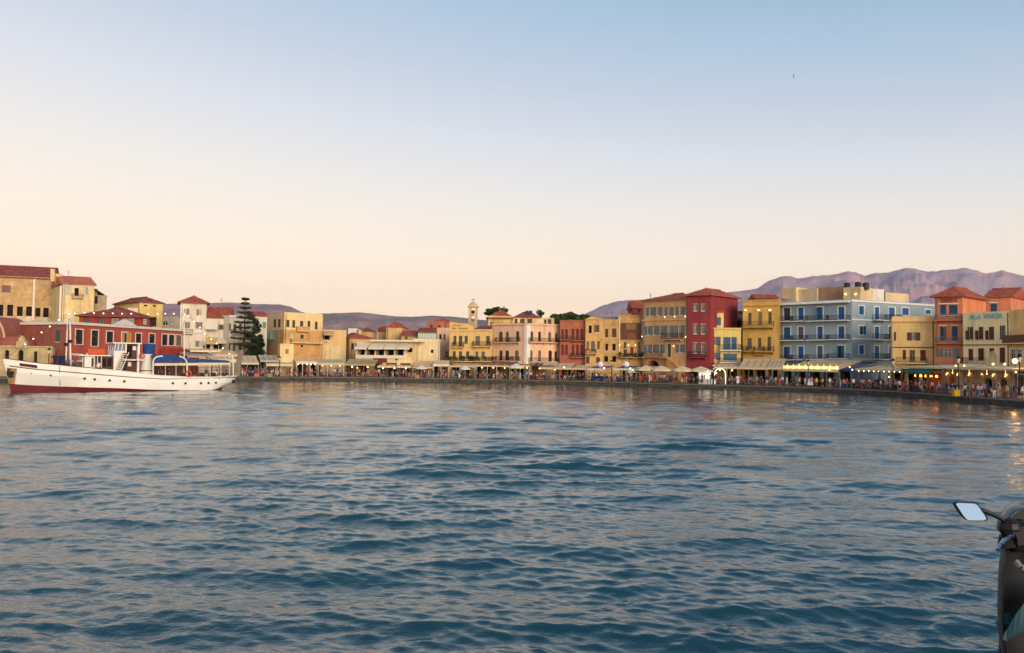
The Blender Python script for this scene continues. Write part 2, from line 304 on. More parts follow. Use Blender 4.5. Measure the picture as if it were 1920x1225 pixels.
# ------------------------------------------------------------------ buildings
Z1 = (0, 480, 4.375); Z2 = (200, 540, 5.568); Z3 = (440, 540, 6.446); Z4 = (640, 540, 6.446); Z5 = (830, 550, 6.448); Z6 = (1040, 540, 6.123); Z7 = (1270, 520, 5.568); Z8 = (1440, 500, 5.104); Z9 = (1640, 500, 4.536); ZP = (0, 0, 1)
def px(Z, x, y): return Z[0] + x / Z[2], Z[1] + y / Z[2]
FRW = M('window_frame_white', (214, 206, 192), .6, 0); FRB = M('window_frame_brown', (96, 62, 46), .6, 0)
class House:
    def __init__(s, name, label, cat, Z, xl, dl, xr, dr, top, mat, depth=9, side=None, base=QZ, group=None):
        s.Z = Z; s.mat = mat; s.base = base
        s.F = Face(px(Z, xl, 0)[0], dl, px(Z, xr, 0)[0], dr)
        s.SF = None; s.dv = -s.F.n * depth
        if side:
            sd_, x, d = side; q = at(px(Z, x, 0)[0], 660, d); q = Vector((q.x, q.y, 0))
            if sd_ == 'R': s.SF = face_ab(s.F.B, q); s.dv = q - s.F.B
            else: s.SF = face_ab(q, s.F.A); s.dv = q - s.F.A
        s.side = side and side[0]
        s.top = s.z(*top)
        c = s.F.w(s.F.W / 2, 0, base); s.root = empty(name, c, label, cat, group)
        s.ops = []; s.mb = MB()
    def z(s, x, y, v=0, F=None): return (F or s.F).uz(*px(s.Z, x, y), v)[1]
    def uz(s, x, y, F=None, v=0): return (F or s.F).uz(*px(s.Z, x, y), v)
    def rect(s, r, F=None, v=0):
        u0, z1 = s.uz(r[0], r[1], F, v); u1, z0 = s.uz(r[2], r[3], F, v); return u0, u1, z0, z1
    def part(s, mb, name, mat, parent=None): return mb.build(name, mat, parent or s.root)
    # windows: kind g glass, s closed shutters, o glass between open shutters, d dark opening, p shop or terrace opening
    def win(s, r, kind='g', col=None, trim=None, lintel=None, arch=False, F=None, frame=FRW, deep=.2, name=None, half=None):
        F = F or s.F; u0, u1, z0, z1 = s.rect(r, F); z0 = max(z0, s.base + .02); z1 = min(z1, s.top - .12); u0 = max(u0, .1); u1 = min(u1, F.W - .1)
        if u1 - u0 < .2 or z1 - z0 < .2: return
        if kind == 'p': deep = 2.2
        if kind == 'd': deep = .45
        s.ops.append((F, u0, u1, z0, z1, arch, deep))
        w_, h_ = u1 - u0, z1 - z0; mb = MB(); t = min(.09, w_ * .1); va, vb = -.16, -.08
        if kind in 'gos':
            mb.box(F, u0, u0 + t, va, vb, z0, z1); mb.box(F, u1 - t, u1, va, vb, z0, z1); mb.box(F, u0 + t, u1 - t, va, vb, z0, z0 + t); mb.box(F, u0 + t, u1 - t, va, vb, z1 - t, z1)
            if kind != 's': mb.box(F, (u0 + u1) / 2 - t * .4, (u0 + u1) / 2 + t * .4, va, vb - .01, z0 + t, z1 - t); mb.box(F, u0 + t, u1 - t, va, vb - .02, z0 + h_ * .68, z0 + h_ * .68 + t * .7)
        else:
            mb.box(F, u0, u1, -.3, .06, z0 - .1, z0 - .01)
        nm = name or ('shop_opening' if kind == 'p' else 'window')
        wd = s.part(mb, nm, frame)
        g = MB(); vv = -.14 if kind in 'gos' else -deep
        g.poly([F.w(u0, vv, z0), F.w(u1, vv, z0), F.w(u1, vv, z1), F.w(u0, vv, z1)])
        s.part(g, 'pane' if kind in 'gos' else 'dark_room', (GLASS if random.random() < .68 else random.choice(CURT)) if kind in 'gos' else DARK, wd)
        if col is not None and kind in 'so':
            hw = w_ / 2
            for q in (0, 1):
                b = MB()
                if kind == 's': a0 = u0 + q * hw + .01; a1 = a0 + hw - .02; v0, v1 = -.075, -.03
                else:
                    f = half or hw; a0 = u0 - f if q == 0 else u1 + .0; a1 = a0 + f; v0, v1 = .012, .05
                    if q == 0: a1 -= .02
                    else: a0 += .02
                if kind == 's' and random.random() < .16:    # one leaf swung open
                    e = a0 + (.03 if q == 0 else hw - .07); b.box(F, e, e + .04, .0, hw * .9, z0, z1); s.part(b, 'shutter', col, wd); continue
                b.box(F, a0, a0 + .06, v0, v1, z0, z1); b.box(F, a1 - .06, a1, v0, v1, z0, z1)
                nsl = max(4, int(h_ / .22))
                for k in range(nsl):
                    y0 = z0 + h_ * k / nsl; b.hexa([F.w(a0 + .06, v1 - .006, y0), F.w(a1 - .06, v1 - .006, y0), F.w(a1 - .06, v0 + .004, y0 + .02), F.w(a0 + .06, v0 + .004, y0 + .02), F.w(a0 + .06, v1 - .02, y0 + .2 * h_ / nsl), F.w(a1 - .06, v1 - .02, y0 + .2 * h_ / nsl), F.w(a1 - .06, v0 + .004, y0 + h_ / nsl), F.w(a0 + .06, v0 + .004, y0 + h_ / nsl)])
                s.part(b, 'shutter', col, wd)
        if trim is not None:
            b = MB(); k = .2; b.box(F, u0 - k, u0 - .005, .003, .06, z0, z1 + k); b.box(F, u1 + .005, u1 + k, .003, .06, z0, z1 + k); b.box(F, u0 - .005, u1 + .005, .003, .06, z1 + .005, z1 + k); b.box(F, u0 - k, u1 + k, .003, .1, z0 - .13, z0 - .005); s.part(b, 'surround', trim, wd)
        elif kind in 'gos':
            b = MB(); b.box(F, u0 - .08, u1 + .08, .003, .1, z0 - .12, z0 - .005); s.part(b, 'sill', frame, wd)
        if lintel is not None:
            b = MB(); b.box(F, u0 - .2, u1 + .2, .003, .14, z1 + .12, z1 + .28); s.part(b, 'lintel', lintel, wd)
        return wd
    def wins(s, rs, **k):
        for r in rs: s.win(r, **k)
    def balcony(s, r, rail=IRON, slab=None, out=.9, F=None, solid=False, brackets=True):
        F = F or s.F; u0, u1, z0, z1 = s.rect(r, F); zs = z0 + .16; u0 = max(u0, .02)
        if z1 < zs + .8: z1 = zs + .9
        mb = MB(); mb.box(F, u0, u1, .004, out, z0, zs)
        b_ = s.part(mb, 'balcony', slab or s.mat)
        mb = MB(); h = z1 - zs
        if solid:
            mb.box(F, u0, u1, out - .12, out - .004, zs + .002, z1); mb.box(F, u0, u0 + .1, .004, out - .122, zs + .002, z1); mb.box(F, u1 - .1, u1, .004, out - .122, zs + .002, z1)
        else:
            for (a, b, c, d) in ((u0, u1, out - .09, out - .04), (u0, u0 + .05, .004, out - .09), (u1 - .05, u1, .004, out - .09)): mb.box(F, a, b, c, d, z1 - .06, z1); mb.box(F, a, b, c, d, zs + .1, zs + .14)
            n = max(3, int((u1 - u0) / .16))
            for k in range(n + 1):
                u = u0 + .02 + (u1 - u0 - .05) * k / n; mb.box(F, u, u + .028, out - .08, out - .05, zs, z1 - .06)
            for k in range(5):
                for u in (u0 + .01, u1 - .04): mb.box(F, u, u + .028, .1 + k * (out - .25) / 4, .13 + k * (out - .25) / 4, zs, z1 - .06)
        s.part(mb, 'railing', rail if not solid else (rail if rail is not IRON else s.mat), b_)
        if brackets:
            mb = MB(); n = max(2, int((u1 - u0) / 1.4))
            for k in range(n):
                u = u0 + .25 + (u1 - u0 - .6) * k / max(1, n - 1); mb.hexa([F.w(u, .02, z0 - .45), F.w(u + .14, .02, z0 - .45), F.w(u + .14, .004, z0 - .45), F.w(u, .004, z0 - .45), F.w(u, out * .75, z0 - .004), F.w(u + .14, out * .75, z0 - .004), F.w(u + .14, .004, z0 - .004), F.w(u, .004, z0 - .004)])
            tag(s.part(mb, 'bracket', slab or s.mat, b_), kind='stuff')
        return b_
    def band(s, y0, y1, proud=.14, mat=None, x=None, F=None, name='cornice', x0=None, x1=None):
        F = F or s.F; xm = x if x is not None else None
        if xm is None: xm = 0
        u, z1 = F.uz(*px(s.Z, xm, y0)); z0 = F.uz(*px(s.Z, xm, y1))[1]
        a = F.uz(*px(s.Z, x0, y0))[0] if x0 is not None else -.05; b = F.uz(*px(s.Z, x1, y0))[0] if x1 is not None else F.W + .05
        mb = MB(); mb.box(F, a, b, .003, proud, z0, z1); return s.part(mb, name, mat or s.mat)
    def block(s, r, v, depth, mat, name='roof_room', base=None):
        u0, u1, z0, z1 = s.rect(r, None, -v)
        if base is not None: z0 = base
        mb = MB(); mb.box(s.F, u0, u1, -v - depth, -v, z0, z1); return s.part(mb, name, mat)
    def blockwin(s, r, v, mat=GLASS):
        u0, u1, z0, z1 = s.rect(r, None, -v); mb = MB(); F = s.F
        for (a, b, c, d) in ((u0, u0 + .1, z0, z1), (u1 - .1, u1, z0, z1), (u0 + .1, u1 - .1, z0, z0 + .1), (u0 + .1, u1 - .1, z1 - .1, z1)): mb.box(F, a, b, -v + .003, -v + .09, c, d)
        wd = s.part(mb, 'window', FRB); mb = MB(); mb.box(F, u0 + .1, u1 - .1, -v + .002, -v + .03, z0 + .1, z1 - .1); s.part(mb, 'pane', mat, wd)
    def text(s, txt, r, mat, F=None, depth=.06):
        F = F or s.F; u0, u1, z0, z1 = s.rect(r, F)
        c = bpy.data.curves.new('lettering', 'FONT'); c.body = txt; c.extrude = .5; c.resolution_u = 3; o = bpy.data.objects.new('tmp_text', c); COL.objects.link(o)
        me = bpy.data.meshes.new_from_object(o.evaluated_get(bpy.context.evaluated_depsgraph_get())); bpy.data.objects.remove(o)
        co = np.empty(len(me.vertices) * 3); me.vertices.foreach_get('co', co); co = co.reshape(-1, 3); lo, hi = co.min(0), co.max(0); q = (co - lo) / np.maximum(hi - lo, 1e-6); L = ORG[s.root.as_pointer()]
        new = [F.w(u0 + a * (u1 - u0), .004 + d * depth, z0 + b * (z1 - z0)) - L for a, b, d in q]
        me.vertices.foreach_set('co', np.array([tuple(p) for p in new]).ravel()); me.materials.clear(); me.materials.append(mat); me.name = 'lettering'
        o = bpy.data.objects.new('lettering', me); COL.objects.link(o); o.parent = s.root; return o
    def wall(s, F, mb, openings):
        us = sorted({0, F.W} | {o[1] for o in openings} | {o[2] for o in openings}); zs = sorted({s.base, s.top} | {o[3] for o in openings} | {o[4] for o in openings})
        for i in range(len(us) - 1):
            for j in range(len(zs) - 1):
                uc, zc = (us[i] + us[i + 1]) / 2, (zs[j] + zs[j + 1]) / 2
                if any(o[1] < uc < o[2] and o[3] < zc < o[4] for o in openings): continue
                mb.poly([F.w(us[i], 0, zs[j]), F.w(us[i + 1], 0, zs[j]), F.w(us[i + 1], 0, zs[j + 1]), F.w(us[i], 0, zs[j + 1])])
        for _, u0, u1, z0, z1, arch, dp in openings:
            mb.poly([F.w(u0, 0, z0), F.w(u0, 0, z1), F.w(u0, -dp, z1), F.w(u0, -dp, z0)]); mb.poly([F.w(u1, 0, z1), F.w(u1, 0, z0), F.w(u1, -dp, z0), F.w(u1, -dp, z1)])
            mb.poly([F.w(u0, 0, z0), F.w(u0, -dp, z0), F.w(u1, -dp, z0), F.w(u1, 0, z0)]); mb.poly([F.w(u0, -dp, z1), F.w(u0, 0, z1), F.w(u1, 0, z1), F.w(u1, -dp, z1)])
            if arch:
                c = (u0 + u1) / 2; r = (u1 - u0) / 2; zc = z1 - r
                for k in range(8):
                    t0, t1 = math.pi * k / 8, math.pi * (k + 1) / 8; a = (c - r * math.cos(t0), zc + r * math.sin(t0)); b = (c - r * math.cos(t1), zc + r * math.sin(t1))
                    mb.poly([F.w(a[0], 0, a[1]), F.w(b[0], 0, b[1]), F.w(b[0], 0, z1 + .001), F.w(a[0], 0, z1 + .001)]); mb.poly([F.w(a[0], 0, a[1]), F.w(a[0], -dp, a[1]), F.w(b[0], -dp, b[1]), F.w(b[0], 0, b[1])])
    def finish(s, shops=0, flat=True, parapet=.35):
        if shops:
            zt = s.base + 2.9
            for k in range(shops):
                a = s.F.W * (k + .12) / shops; b = s.F.W * (k + .88) / shops
                if any(o[0] is s.F and o[3] < zt + .1 and o[6] != 2.21 and o[1] < b and o[2] > a for o in s.ops): continue
                s.ops.append((s.F, a, b, s.base + .02, zt, False, 2.21))
                mb = MB(); mb.box(s.F, a, b, -.12, -.04, zt - .35, zt); mb.box(s.F, (a + b) / 2 - .05, (a + b) / 2 + .05, -.12, -.04, s.base, zt - .35); fr = s.part(mb, 'shop_front', FRB)
                mb = MB(); mb.poly([s.F.w(a, -2.2, s.base), s.F.w(b, -2.2, s.base), s.F.w(b, -2.2, zt), s.F.w(a, -2.2, zt)]); s.part(mb, 'dark_room', DARK, fr)
        if s.F.W > 4 and random.random() < .7:               # rain pipe down one edge
            u = s.F.W - .3 if random.random() < .5 else .3; mb = MB(); mb.box(s.F, u, u + .1, .004, .1, s.base, s.top - .3); s.part(mb, 'drainpipe', random.choice((GREYM, FRB)))
        mb = s.mb; A, B = s.F.A, s.F.B; C, D = A + s.dv, B + s.dv
        s.wall(s.F, mb, [o for o in s.ops if o[0] is s.F])
        faces = [face_ab(B, D), face_ab(C, A), face_ab(D, C)]
        if s.SF is not None: faces[0 if s.side == 'R' else 1] = s.SF
        for f in faces: s.wall(f, mb, [o for o in s.ops if o[0] is f])
        zt = s.top - (parapet if flat else .05); up_ = Vector((0, 0, zt))
        mb.poly([A + up_, B + up_, D + up_, C + up_])
        if flat and parapet:                                 # inner faces of the parapet
            ins = .25; cu = s.F.u * ins; cv = s.dv.normalized() * ins; P = [A + cu + cv, B - cu + cv, D - cu - cv, C + cu - cv]; O = [A, B, D, C]; t = Vector((0, 0, s.top))
            for k in range(4):
                q = (k + 1) % 4; mb.poly([O[k] + t, O[q] + t, P[q] + t, P[k] + t]); mb.poly([P[k] + t, P[q] + t, P[q] + up_, P[k] + up_])
        s.wallo = s.part(mb, 'wall', s.mat); return s
    def roof(s, apex, kind='hip', mat=TILE, over=.45, z=None, inset=None):
        F = s.F; A, B = F.A, F.B; dv = s.dv; n = dv.normalized(); u = F.u; z0 = (z if z is not None else s.top) - .02; o = over
        a, b, c, d = A - u * o - n * o, B + u * o - n * o, B + dv + u * o + n * o, A + dv - u * o + n * o
        zr = F.uz(*px(s.Z, *apex), -dv.length / 2)[1]; W, D = F.W, dv.length
        up_ = lambda p, h: Vector((p.x, p.y, h)); mid = dv / 2
        if kind == 'hip':
            if W >= D: i = inset if inset is not None else min(D / 2, W / 2 - .05); r0, r1 = A + mid + u * i, B + mid - u * i
            else: r0, r1 = A + u * W / 2 + n * W / 2, A + u * W / 2 + dv - n * W / 2
        elif kind == 'gable': r0, r1 = A + mid - u * o, B + mid + u * o
        else: r0, r1 = A + u * W / 2 - n * o, A + u * W / 2 + dv + n * o
        mb = MB(); e = [up_(p, z0) for p in (a, b, c, d)]; e2 = [up_(p, z0 + .16) for p in (a, b, c, d)]; R_0, R_1 = up_(r0, zr), up_(r1, zr)
        mb.poly(e[::-1])
        for k in range(4): mb.poly([e[k], e[(k + 1) % 4], e2[(k + 1) % 4], e2[k]])
        if kind == 'gablev' or (kind == 'hip' and W < D):
            mb.poly([e2[0], e2[1], R_0]); mb.poly([e2[2], e2[3], R_1]); mb.poly([e2[1], e2[2], R_1, R_0]); mb.poly([e2[3], e2[0], R_0, R_1])
        else: mb.poly([e2[0], e2[1], R_1, R_0]); mb.poly([e2[2], e2[3], R_0, R_1]); mb.poly([e2[1], e2[2], R_1]); mb.poly([e2[3], e2[0], R_0])
        ro = s.part(mb, 'roof', mat)
        rb = MB(); rb.tube(R_0 + Vector((0, 0, .02)), R_1 + Vector((0, 0, .02)), .13, n=5); s.part(rb, 'ridge_tile', mat, ro)
        return ro
    def chimney(s, r, v=3, mat=None, cap=True):
        u0, u1, z0, z1 = s.rect(r, None, -v); mb = MB(); mb.box(s.F, u0, u1, -v - .8, -v, z0 - 1.5, z1); mb.box(s.F, u0 - .12, u1 + .12, -v - .92, -v + .12, z1, z1 + .15); s.part(mb, 'chimney', mat or s.mat)
    def leanroof(s, r, v, run, mat=TILE):                    # a sloping roof plane between two pixel rows
        u0, u1, z0, z1 = s.rect(r, None, 0); mb = MB(); F = s.F; t = .12
        mb.hexa([F.w(u0, -v, z0 - t), F.w(u1, -v, z0 - t), F.w(u1, -v - run, z1 - t), F.w(u0, -v - run, z1 - t), F.w(u0, -v, z0), F.w(u1, -v, z0), F.w(u1, -v - run, z1), F.w(u0, -v - run, z1)]); return s.part(mb, 'roof', mat)
def srow(xs, y0, y1): return [(a, y0, b, y1) for a, b in xs]
def plant_mesh(name, h, w_, mats, n=70, pot=True, rng=random):
    mb = MB()
    if pot: mb.lathe((0, 0, 0), [(.16, 0), (.22, .32), (.2, .32)], 8, 1)
    mb.leaves((0, 0, .3 + h / 2), (w_, w_, h / 2), n, .09 + .03 * h, 0, rng); return mb.build(name, mats)
POT = M('clay_pot', (150, 88, 62), .85, .2)
# --- ochre mansion far left
OCH = stone('ochre_stone', (206, 172, 124), (164, 134, 96), .22)
h = House('stone_mansion', 'ochre stone mansion with blind arches and dark red roof, far left', 'house', Z1, -60, 206, 413, 211, (200, 184), OCH, 13)
h.wins([(15, 240, 85, 305)], kind='s', col=M('grey_brown_shutter', (128, 96, 84), .7, .1))
h.wins([(-20, 400, 25, 495), (60, 400, 105, 495), (140, 415, 185, 495), (215, 415, 260, 495), (290, 425, 330, 500), (355, 425, 398, 505)], kind='d')
for x0, x1 in ((168, 268), (312, 405), (0, 105)):
    h.win((x0, 232 if x0 else 200, x1, 318 if x0 else 235), kind='d', arch=True, deep=.3) if 0 else None
    F = h.F; u0, u1, z0, z1 = h.rect((x0, 225, x1, 325)); mb = MB(); c = (u0 + u1) / 2; r = (u1 - u0) / 2
    for k in range(8):
        t0, t1 = math.pi * k / 8, math.pi * (k + 1) / 8
        f = lambda t, q: (c - r * q * math.cos(t), z1 - r * .8 + r * .8 * q * math.sin(t) ** .8)
        a, b, c2, d2 = f(t0, 1), f(t1, 1), f(t1, .86), f(t0, .86)
        mb.hexa([F.w(*q) for q in ((a[0], .1, a[1]), (b[0], .1, b[1]), (b[0], .003, b[1]), (a[0], .003, a[1]))] + [F.w(*q) for q in ((d2[0], .1, d2[1]), (c2[0], .1, c2[1]), (c2[0], .003, c2[1]), (d2[0], .003, d2[1]))])
    if x0: mb.box(F, u0, u0 + r * .14, .003, .1, z0, z1 - r * .8); mb.box(F, u1 - r * .14, u1, .003, .1, z0, z1 - r * .8)
    h.part(mb, 'blind_arch', OCH)
h.band(342, 352, .12, x=200); h.band(168, 182, .3, x=100)
for x in (118, 276): h.band(190, 530, .14, WHITE if x > 200 else OCH, x=x, name='pilaster', x0=x, x1=x + 14)
h.band(498, 538, .1, plaster('mansion_parapet', (216, 200, 172)), x=200, name='parapet_panel', x0=140, x1=262); h.band(505, 538, .1, plaster('mansion_parapet', (216, 200, 172)), x=300, name='parapet_panel', x0=312, x1=392)
h.finish(flat=False); h.roof((200, 88), 'gable', TILE_D)
# --- cream house on its right
CRY = plaster('warm_cream', (232, 206, 150))
h = House('cream_house', 'cream house with pale shutters and small iron balcony above red pavilion', 'house', Z1, 497, 200, 757, 203, (600, 236), CRY, side=('L', 413, 210))
SHP = M('pale_shutter', (196, 190, 172), .7, .08)
h.wins([(535, 242, 585, 318), (683, 255, 722, 318)], kind='s', col=SHP, frame=SHP); h.win((612, 262, 645, 330), kind='d', name='balcony_door')
h.balcony((590, 318, 683, 350)); h.band(238, 246, .15, WHITE, x=600); h.band(245, 540, .05, WHITE, x=505, name='corner_strip', x0=492, x1=508)
h.finish(flat=False); h.roof((600, 172), 'gable', TILE_P); h.chimney((415, 112, 448, 160), 5); h.chimney((455, 150, 500, 175), 6)
# --- ruined grey house
h = House('ruined_house', 'small grey stone house with broken dark roof, right of the cream house', 'house', Z1, 760, 206, 862, 208, (830, 322), stone('ruin_stone', (176, 160, 130)), 7)
h.win((775, 330, 800, 395), kind='d'); h.finish(flat=False); h.block((762, 268, 800, 330), 1, 4, stone('ruin_stone', (176, 160, 130)), 'broken_wall')
mb = MB(); F = h.F; u0, u1, z0, z1 = h.rect((765, 262, 855, 318)); mb.hexa([F.w(u0, .3, z1 - .2), F.w(u1, .3, z0 - .2), F.w(u1, -6, z0), F.w(u0, -6, z1 + .4), F.w(u0, .3, z1), F.w(u1, .3, z0), F.w(u1, -6, z0 + .2), F.w(u0, -6, z1 + .6)]); h.part(mb, 'roof', M('broken_slate', (70, 62, 58), .9, .3))
# --- yellow tower house
YEL = plaster('yellow_plaster', (232, 202, 128))
h = House('yellow_house', 'bright yellow house with red hip roof behind the long red hall', 'house', Z2, 330, 203, 572, 207, (450, 158), YEL, side=('L', 60, 214))
h.wins([(392, 176, 424, 196), (483, 178, 514, 198)], kind='d'); h.win((477, 300, 518, 396), kind='s', col=M('dark_green_shutter', (44, 60, 48), .7, .1), frame=FRB)
h.finish(flat=False); h.roof((400, 108), 'hip', TILE_D); h.block((225, 206, 330, 262), 0, 3, plaster('pink_white', (226, 204, 188)), 'annex')
# --- pavilion with red hip roof
RDK = plaster('dark_red_wall', (156, 62, 52))
h = House('red_pavilion', 'low red upper pavilion under a wide red hip roof', 'house', Z2, -300, 189, 440, 194, (50, 303), RDK, 9)
WD = M('dark_window_frame', (52, 40, 36), .7, 0)
h.wins([(-240, 310, -180, 380), (-90, 312, -20, 380), (45, 312, 130, 390), (150, 312, 290, 390), (378, 318, 420, 392)], kind='g', frame=WD)
h.finish(flat=False); h.roof((100, 203), 'hip', TILE_D, over=.9, inset=8)
# --- long red hall
RED = plaster('red_plaster', (188, 88, 70), (164, 76, 62), .14); RED2 = RED
h = House('red_hall', 'long red waterfront hall with white-framed windows and white pediment', 'building', Z1, 562, 143, 1495, 178, (562, 545), RED, side=('L', 20, 152))
h.F0 = h.F
OCD = M('ochre_door', (190, 146, 78), .7, .1)
rz = [(622, 605, 675, 725), (752, 610, 802, 740), (875, 620, 925, 715)]
h.wins(rz, trim=WHITE, frame=WD); h.win((1000, 628, 1045, 735), kind='s', col=OCD, trim=WHITE)
h.Z = Z2
h.wins([(305, 475, 358, 575), (445, 480, 500, 580), (580, 485, 632, 600), (650, 490, 703, 600), (725, 495, 775, 605)], trim=WHITE, frame=WD)
h.Z = Z1
h.win((458, 612, 492, 705), kind='s', col=M('teal_shutter', (66, 92, 92), .7, .1), F=h.SF)
zt = h.top; mb = MB(); F = h.F; mb.box(F, -.25, F.W + .25, .003, .3, zt - .35, zt + .12); h.part(mb, 'cornice', WHITE); mb = MB(); mb.box(h.SF, -.1, h.SF.W, .003, .3, zt - .35, zt + .12); h.part(mb, 'cornice', WHITE)
h.Z = Z2; u0, z = h.uz(75, 385); u1, _ = h.uz(300, 390); um, zm = h.uz(187, 332); mb = MB(); mb.hexa([F.w(u0, .4, zt + .122), F.w(u1, .4, zt + .122), F.w(u1, -.3, zt + .122), F.w(u0, -.3, zt + .122), F.w(um - .2, .4, zm), F.w(um + .2, .4, zm), F.w(um + .2, -.3, zm), F.w(um - .2, -.3, zm)]); h.part(mb, 'pediment', WHITE)
u0, u1, z0, z1 = h.rect((540, 590, 870, 665)); mb = MB(); mb.box(F, u0, u1, .5, 2.2, QZ, z0 + .6); h.part(mb, 'terrace', RDK)
h.F_side = h.SF
sv = h.ops; mb = MB(); F2 = face_ab(h.SF.A + h.SF.n * .04, h.SF.B + h.SF.n * .04); h.wall(F2, mb, [(F2,) + o[1:] for o in h.ops if o[0] is h.SF]); h.part(mb, 'side_facing', plaster('brown_red_plaster', (158, 92, 76)))
h.finish(shops=0)
# --- low vault, dome and stone arcade before the hall
BRN = plaster('brown_red_plaster', (158, 92, 76))
cpt = at(2, 640, 147); rt_ = empty('domed_hall', (cpt.x, cpt.y, QZ), 'brown red barrel-vaulted hall with a pale curved edge at far left', 'building')
mb = MB(); r = at(34, 640, 147).x - cpt.x; zc = at(2, 640, 147).z; nseg = 12; prof = [(r * math.cos(math.pi * k / nseg), zc + (at(2, 595, 147).z - zc) * math.sin(math.pi * k / nseg)) for k in range(nseg + 1)]; y0, y1 = 143.0, 141.5 + 9
for i in range(nseg):
    a, b = prof[i], prof[i + 1]; mb.poly([(cpt.x + a[0], 143, a[1]), (cpt.x + b[0], 143, b[1]), (cpt.x + b[0], 151, b[1]), (cpt.x + a[0], 151, a[1])]); mb.poly([(cpt.x + a[0], 143, a[1]), (cpt.x + a[0], 143, QZ), (cpt.x + b[0], 143, QZ), (cpt.x + b[0], 143, b[1])])
mb.wb((cpt.x + r + .2, 147, (QZ + zc) / 2), (.4, 8, zc - QZ)); mb.wb((cpt.x - r - .2, 147, (QZ + zc) / 2), (.4, 8, zc - QZ)); mb.build('wall', BRN, rt_)
mb = MB()
for i in range(nseg):
    a, b = prof[i], prof[i + 1]; mb.tube((cpt.x + a[0] * 1.02, 142.9, a[1] + .05), (cpt.x + b[0] * 1.02, 142.9, b[1] + .05), .22, n=5)
mb.build('arch_edge', plaster('pale_edge', (204, 168, 140)), rt_)
cpt = at(28, 660, 145); rt_ = empty('low_dome', (cpt.x, cpt.y, QZ), 'low brown red plaster dome behind the stone arcade', 'building')
rr = at(62, 648, 145).x - cpt.x; zb = at(28, 648, 145).z; zt_ = at(28, 627, 145).z
mb = MB(); mb.lathe((cpt.x, cpt.y - 1.0 + 1, 0), [(rr, QZ), (rr, zb)] + [(rr * math.cos(t) + .01, zb + (zt_ - zb) * math.sin(t)) for t in [k * math.pi / 16 for k in range(1, 9)]], 24); mb.build('dome_shell', BRN, rt_, smooth=False)
SAN = stone('sandstone', (192, 172, 130), (150, 132, 98), .25)
h = House('stone_arcade', 'low yellow stone arcade with dark arches behind the ship bow', 'wall', Z1, -80, 139, 432, 141, (200, 745), SAN, 1.2)
h.wins([(40, 772, 72, 870), (150, 770, 190, 880), (278, 782, 302, 880)], kind='d', arch=True); h.finish(parapet=0); h.band(738, 750, .2, x=200)
h.block((132, 700, 222, 760), -.3, .8, SAN, 'crest'); h.block((152, 672, 202, 702), -.25, .7, SAN, 'crest_top'); h.block((166, 655, 190, 674), -.2, .6, SAN, 'finial')
# --- white tower house and its wings
WHT = plaster('white_plaster', (232, 224, 204), (196, 186, 164), .1)
h = House('white_tower_house', 'white house with square tower under a pyramid red roof', 'house', Z2, 757, 184, 1030, 186, (893, 158), WHT, 8)
SHG = M('grey_shutter', (128, 126, 118), .7, .1)
h.wins([(808, 215, 862, 282), (940, 222, 990, 287), (805, 357, 870, 422), (930, 357, 998, 427), (925, 552, 1008, 617)], kind='s', col=SHG, frame=FRW)
h.band(455, 470, .25, WHITE, x=900); h.win((1010, 600, 1026, 640), kind='d'); h.finish(flat=False); h.roof((893, 83), 'hip', TILE, over=.7)
h.balcony((800, 450, 900, 482), slab=WHITE)
h = House('white_gabled_house', 'white house with red roof and sloping white awnings beside the tower', 'house', Z2, 1032, 187, 1268, 188, (1150, 316), WHT, 9)
h.wins([(1175, 382, 1238, 442)], kind='s', col=SHG); h.wins([(1042, 350, 1100, 430), (1035, 567, 1080, 645), (1115, 590, 1165, 640), (1172, 572, 1215, 640)], kind='d')
h.finish(flat=False); h.roof((1100, 203), 'gable', TILE, over=.3)
AWW = M('awning_white', (222, 212, 190), .8, .08)
def sill_awning(h, r, mat, out=1.6):
    u0, u1, z0, z1 = h.rect(r); F = h.F; mb = MB(); mb.hexa([F.w(u0, out, z0), F.w(u1, out, z0), F.w(u1, .01, z1 - .06), F.w(u0, .01, z1 - .06), F.w(u0, out, z0 + .05), F.w(u1, out, z0 + .05), F.w(u1, .01, z1), F.w(u0, .01, z1)]); mb.box(F, u0, u1, out - .04, out, z0 - .3, z0); return h.part(mb, 'window_awning', mat)
sill_awning(h, (1040, 322, 1165, 425), AWW); sill_awning(h, (1040, 515, 1160, 578), M('awning_straw', (206, 180, 128), .8, .2)); sill_awning(h, (1162, 515, 1262, 570), AWW)
h = House('white_corner_house', 'narrow white house with tall windows left of the dark pine', 'house', Z2, 1268, 186, 1443, 189, (1350, 290), WHT, 10)
h.wins([(1272, 372, 1296, 440), (1325, 377, 1352, 475), (1385, 377, 1411, 445), (1270, 572, 1291, 645), (1318, 572, 1346, 650), (1380, 572, 1406, 645)], kind='g', frame=M('olive_frame', (120, 112, 92), .7, 0)); h.balcony((1300, 447, 1412, 487), slab=WHITE)
h.band(288, 312, .3, WHITE, x=1350); h.band(538, 550, .2, WHITE, x=1350); h.finish()
h = House('grey_back_house', 'low grey house with dark windows between yellow house and white tower', 'house', Z2, 572, 211, 765, 212, (660, 302), plaster('grey_plaster', (176, 166, 154)), 8)
h.wins([(580, 340, 640, 395), (672, 345, 700, 375)], kind='g'); h.finish()
# --- small house behind pine
h = House('small_white_house', 'small white house with teal shutter behind the pine', 'house', Z3, 245, 205, 400, 207, (300, 345), WHT, 8)
h.win((338, 412, 378, 486), kind='s', col=M('teal_light_shutter', (98, 150, 140), .7, .1)); h.finish(flat=False); h.roof((290, 290), 'gable', TILE, over=.3)
